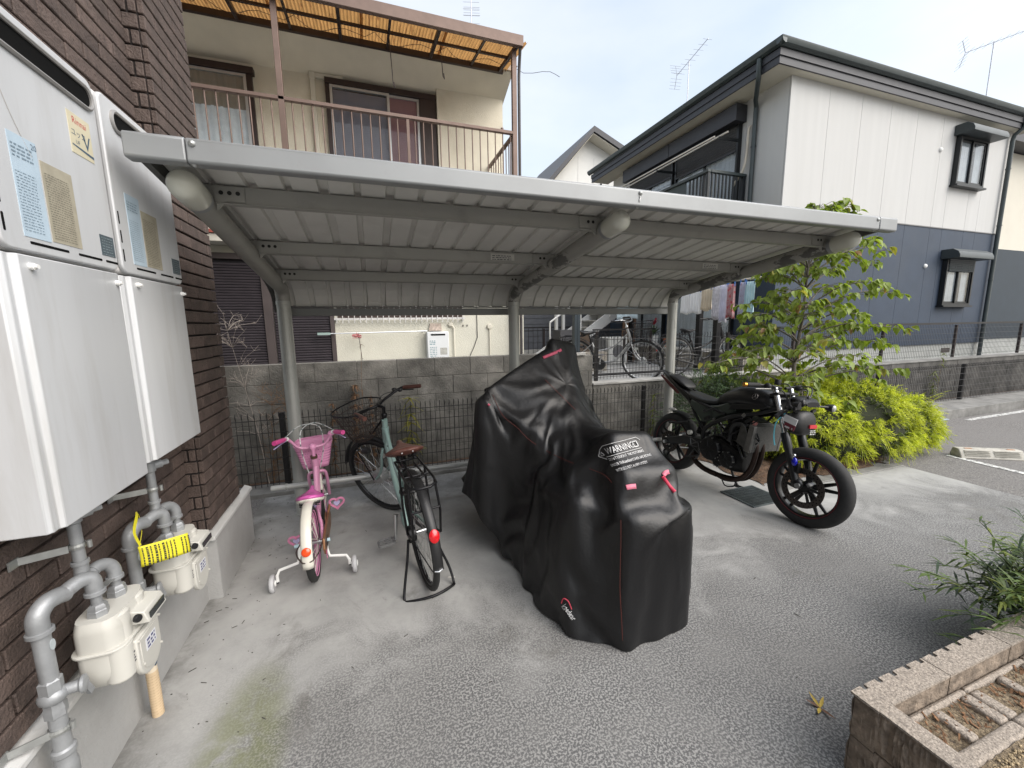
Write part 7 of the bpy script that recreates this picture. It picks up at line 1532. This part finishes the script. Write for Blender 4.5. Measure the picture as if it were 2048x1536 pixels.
fine_bush('lime_bush', 'small lime green bush rising behind the feathery bush', [((4.12,3.85,.72),(.22,.18,.34))], (.14,.19,.02), 6, 900, .05, .012, 3)
fine_bush('conifer_bush', 'low grey-green conifer behind the golden shrub', [((5.9,3.75,.45),(.5,.3,.40))], (.085,.12,.06), 8, 900, .13, .008, 4)
# ---- narrow-leaved shrub in the near planter
def willow_shrub():
    t = thing('narrow_leaf_shrub', 'green shrub with long narrow leaves growing in the block planter', 'shrub', (2.62,.62,.2)); rr = random.Random(12); ml = [leafmat('narrow_leaf', (.10,.155,.035), .35, 9, trans=.25), leafmat('narrow_leaf_deep', (.032,.058,.026), .35, 9, trans=.2), leafmat('narrow_leaf_lime', (.20,.24,.04), .3, 9, trans=.3)]; ms = [MB(), MB(), MB()]; st_ = MB()
    for k in range(110):
        a = rr.uniform(0,2*PI); e = rr.uniform(.15,1.25); L = rr.uniform(.28,.58); o = Vector((2.80+rr.uniform(-.20,.4), .72+rr.uniform(-.18,.2), .22)); d = Vector((math.cos(a)*math.cos(e), math.sin(a)*math.cos(e)*.75, math.sin(e)))
        P_ = [o+d*L*s_-Vector((0,0,.28*L*s_*s_)) for s_ in [j/9 for j in range(10)]]; st_.tube(P_, .004, 5, rs=[.005*(1-.08*j) for j in range(10)])
        for j in range(2, 10):
            for w in range(3):
                b = rr.uniform(0,2*PI); dd = (d*.55+Vector((math.cos(b),math.sin(b),rr.uniform(-.4,.5)))*.8).normalized(); mi = rr.choices((0,1,2),(5,4 if e < .6 else 1.5,1.5 if e > .7 else .3))[0]
                LL = rr.uniform(.07,.135); sd = dd.cross(Vector((0,0,1))).normalized()*.0055; p = P_[j]; q1 = p+dd*LL*.5-Vector((0,0,.05*LL)); q2 = p+dd*LL-Vector((0,0,.28*LL)); ms[mi].add([p-sd*.3, p+sd*.3, q1-sd, q1+sd, q2], [(0,1,3,2),(2,3,4)])
    for mm, mt, nm in zip(ms, ml, ('foliage', 'inner_foliage', 'young_foliage')): mm.build(nm, mt, t, kind='stuff')
    st_.build('stems', M('green_stem', (.06,.075,.03), .7), t, kind='stuff'); return t
willow_shrub()
# ---- weeds along the fence
dry = M('dry_weed', (.17,.095,.05), .9, 0, .4, 20); dryp = M('pale_twig', (.36,.31,.27), .9, 0, .2, 20); ylw = leafmat('yellow_weed', (.30,.28,.05), .3, 12)
def weed(label, x, y, h, lean, mat, stem_m, n, ll, seed, bare=False, top=.3, w=.012):
    t = thing('weed', label, 'weed', (x,y,.02), group='weeds along the mesh fence'); rr = random.Random(seed); o = Vector((x,y,.01)); P_ = smoothpath([o, o+Vector((lean*.3,0,h*.4)), o+Vector((lean,rr.uniform(-.03,.03),h))],6); MB().tube(P_, .0035, 5, rs=[.0045*(1-.07*j) for j in range(len(P_))]).build('stem', stem_m, t)
    m = MB()
    for k in range(n):
        s_ = rr.uniform(top,1); p = P_[min(len(P_)-1, int(s_*(len(P_)-1)))]; a = rr.uniform(0,2*PI); d = Vector((math.cos(a),math.sin(a)*.7,rr.uniform(.0,1.2) if bare else rr.uniform(-.9,.6)))
        if bare:
            q = p+d.normalized()*ll*rr.uniform(.4,1.2); m.tube([p,p.lerp(q,.5)+Vector((0,0,.02)),q], .0016, 4)
            for z_ in range(3): m.tube([q, q+Vector((rr.uniform(-.07,.07),rr.uniform(-.03,.03),rr.uniform(.0,.08)))], .001, 4)
        else: strips(m, p, d, ll*rr.uniform(.6,1.3), w, 2, rr.uniform(.1,.8), rr, 0)
    m.build('twigs' if bare else 'leaves', mat, t, kind='stuff'); return t
weed('pale bare branching weed leaning beside the brick corner', -1.02, 4.36, 1.62, -.22, dryp, dryp, 46, .20, 1, True, .45)
weed('brown dry weed standing tallest against the block wall', -.20, 4.37, 1.0, .02, dry, dry, 260, .055, 2, top=.25, w=.018); weed('short brown dry weed between shelter post and bicycle basket', -.42, 4.37, .82, .02, dry, dry, 170, .05, 3, w=.016)
weed('yellowing leafy weed behind the bicycle saddle', .36, 4.37, .82, .0, ylw, M('weed_stem', (.13,.14,.05), .8), 90, .13, 4, top=.35, w=.018); weed('small dry weed with a yellow top behind the bicycle basket', -.03, 4.37, .86, .0, dry, dry, 150, .05, 5, w=.016)
weed('thin reddish vine hanging down the cream wall', -.14, 4.40, 1.45, .05, dry, dry, 14, .04, 6, top=.5); weed('bunch of dead stems in front of the brick corner', -.98, 4.36, .95, .06, dry, dry, 60, .12, 7, True, .1); weed('second bunch of dead stems left of the shelter post', -.78, 4.37, 1.0, -.05, dry, dry, 40, .12, 8, True, .1)
weed('fresh green weed beside the shelter end post', 3.52, 4.37, .62, .0, leafmat('green_weed', (.17,.20,.05), .3, 12), dry, 60, .08, 9, w=.016); weed('fresh green weed against the dark wall', 9.75, 4.37, .62, .0, leafmat('green_weed', (.17,.20,.05), .3, 12), dry, 70, .10, 10, w=.02); weed('tiny green weed on top of the dark wall', 9.95, 4.40, .95, .05, leafmat('green_weed', (.17,.20,.05), .3, 12), dry, 24, .08, 11, top=.8, w=.02)
# ---- fallen leaves
t = thing('fallen_leaf', 'dry yellow-brown fallen leaf sprig on the concrete by the planter', 'leaf', (1.62,.93,.0)); yl = M('leaf_yellow', (.42,.30,.05), .7, 0, .3, 30); br_ = M('leaf_brown', (.14,.07,.04), .7, 0, .3, 30); rr = random.Random(2)
for k, (a, L, mt) in enumerate(((.4,.055,yl),(1.3,.06,yl),(2.2,.05,br_),(3.6,.05,yl),(4.6,.065,br_))):
    v, f = leaf_geo(L,.013,-.25,.5); Mt = Matrix.Translation((1.62,.93,.004)) @ Matrix.Rotation(a,4,'Z'); MB().add([Mt @ Vector(c) for c in v], f).build('leaf', mt, t, smooth=60)
tag(MB().cyl((.365,2.30,.004),(.405,2.285,.004),.004,n=8).build('cigarette_end', M('paper_white', (.6,.58,.54), .8)), 'small white cigarette end on the concrete beside the bicycle stand', 'litter')
# ================================================================ block planter in the near corner
split_m = M('split_block', (.25,.20,.155), .95, 0, .35, 18, bump=1.0, bs=60, rnd=.08, dirt=((.07,.055,.042), 12, .45, .65, .8)); split_top = M('block_top', (.33,.285,.24), .95, 0, .45, 170, bump=.5, bs=190, dirt=((.13,.11,.095), 70, .5, .68, .5)); gravel_m = M('gravel_soil', (.22,.17,.11), .95, 0, .6, 130, bump=1., bs=160, dirt=((.06,.045,.035), 60, .52, .62, .8))
pn = thing('block_planter', 'split-faced brown block planter filled with gravelly soil', 'planter', (2.4,.2,0))
PX0, PY1, PT = 1.46, .755, .305
def split_block(x0, x1, y0, y1, z0, z1, face, ribs, name='block'):
    """block whose outer face is rough between smooth vertical flutes"""
    rr = random.Random(int((x0+y0+z0)*1000)); m = MB(); n = 26; k_ = 7
    if face == 'x':
        m.box(x0+.014,y0+.002,z0+.002,x1,y1-.002,z1)
        def f(u, v):
            y = y0+.003+(y1-y0-.006)*u; z = z0+.003+(z1-z0-.004)*v; e = min(u,1-u,v,1-v); r_ = u*ribs % 1
            return (x0+.014-(.0015 if r_ < .16 and .02 < u < .98 else (.010+.009*(rr.random()-.35))*min(1, e*30+.2)), y, z)
    else:
        m.box(x0+.002,y0,z0+.002,x1-.002,y1-.014,z1)
        def f(u, v):
            x = x0+.003+(x1-x0-.006)*u; z = z0+.003+(z1-z0-.004)*v; e = min(u,1-u,v,1-v); r_ = u*ribs % 1
            return (x, y1-.014+(.0015 if r_ < .2 and .02 < u < .98 else (.010+.009*(rr.random()-.35))*min(1, e*30+.2)), z)
    m.grid(f, n*2, k_); return m.build(name, split_m, pn)
for row, (z0, z1) in enumerate(((.0,.15),(.152,PT-.004))):
    y = PY1-.02
    for k in range(5): split_block(PX0, PX0+.072, y-.30, y, z0, z1, 'x', 3.0); y -= .302
    x = PX0
    for k in range(7): split_block(x, x+.39, PY1-.081, PY1, z0, z1, 'y', 5.0); x += .392
# coping: the top faces of the blocks, notched along the outer edge
CW = .082
for k in range(7):
    m = MB(); x = PX0+k*.392; n = 5; pts = [(.388, CW-.002)]
    for j in range(n):
        a = .388-(j+.10)*.388/n; pts += [(a, CW), (a-.002, CW-.016), (a-.020, CW-.016), (a-.022, CW)]
    m.prism([(0,0),(.388,0)]+pts+[(0,CW-.002)], (x,PY1-CW,PT-.004), (1,0,0), (0,1,0), (0,0,.008)); m.build('block_top', split_top, pn)
for k in range(5): MB().box(PX0+.004,PY1-CW-.0005-.30*(k+1)+.002,PT-.0035,PX0+.070,PY1-CW-.0005-.30*k,PT+.0038).build('block_top', split_top, pn)
# lower inner course: its cores are filled with bark
lz = .240; y0, y1 = PY1-.25, PY1-CW
for k in range(6):
    x = PX0+.072+k*.392; m = MB()
    for a, b in ((0,.05),(.172,.216),(.338,.388)): m.box(x+a,y0+.045,.1,x+b,y1-.022,lz)
    m.box(x,y0,.1,x+.388,y0+.045,lz); m.box(x,y1-.022,.1,x+.388,y1-.001,lz); m.build('core_block', split_top, pn, bev=.012, seg=3)
m = MB(); m.grid(lambda u, v: (PX0+.075+u*2.3, y0+.03+v*.12, .226+.007*math.sin(u*60+v*3)), 80, 5); m.build('core_fill', gravel_m, pn, smooth=60)
m = MB(); rg2 = np.random.default_rng(4); hz_ = rg2.normal(size=(60,120))*.003
m.grid(lambda u, v: (PX0+.062+u*2.6, PY1-.251-1.2*(1-v), .224+.02*math.sin(u*9)*math.sin(v*7)+float(hz_[int(v*59), int(u*119)])), 120, 60); m.build('soil', gravel_m, pn, smooth=60)
m = MB(); rr = random.Random(8)
for k in range(9000):
    x = PX0+.07+rr.random()**1.3*1.5; y = PY1-.26-rr.random()*.75; s_ = rr.uniform(.0025,.0065); z = .226+.02*math.sin((x-PX0-.062)/2.6*9)*math.sin((1-(PY1-.251-y)/1.2)*7)
    m.ell((x,y,z), (s_,s_*rr.uniform(.6,1),s_*.7), 5, 3)
m.build('gravel', M('gravel_stone', (.36,.28,.17), .9, 0, .55, 90), pn, kind='stuff')
m = MB()
for k in range(420):
    x = PX0+.1+rr.random()*1.9; y = rr.uniform(PY1-.20,PY1-.11) if k < 320 else PY1-.26-rr.random()*.5; a = rr.uniform(0,PI); l = rr.uniform(.006,.022); m.bar((x,y,.232),(x+l*math.cos(a),y+l*math.sin(a),.232+rr.uniform(0,.012)),rr.uniform(.003,.007),.002)
m.build('bark_chips', M('bark_chip', (.17,.09,.045), .9, 0, .5, 60), pn, kind='stuff')
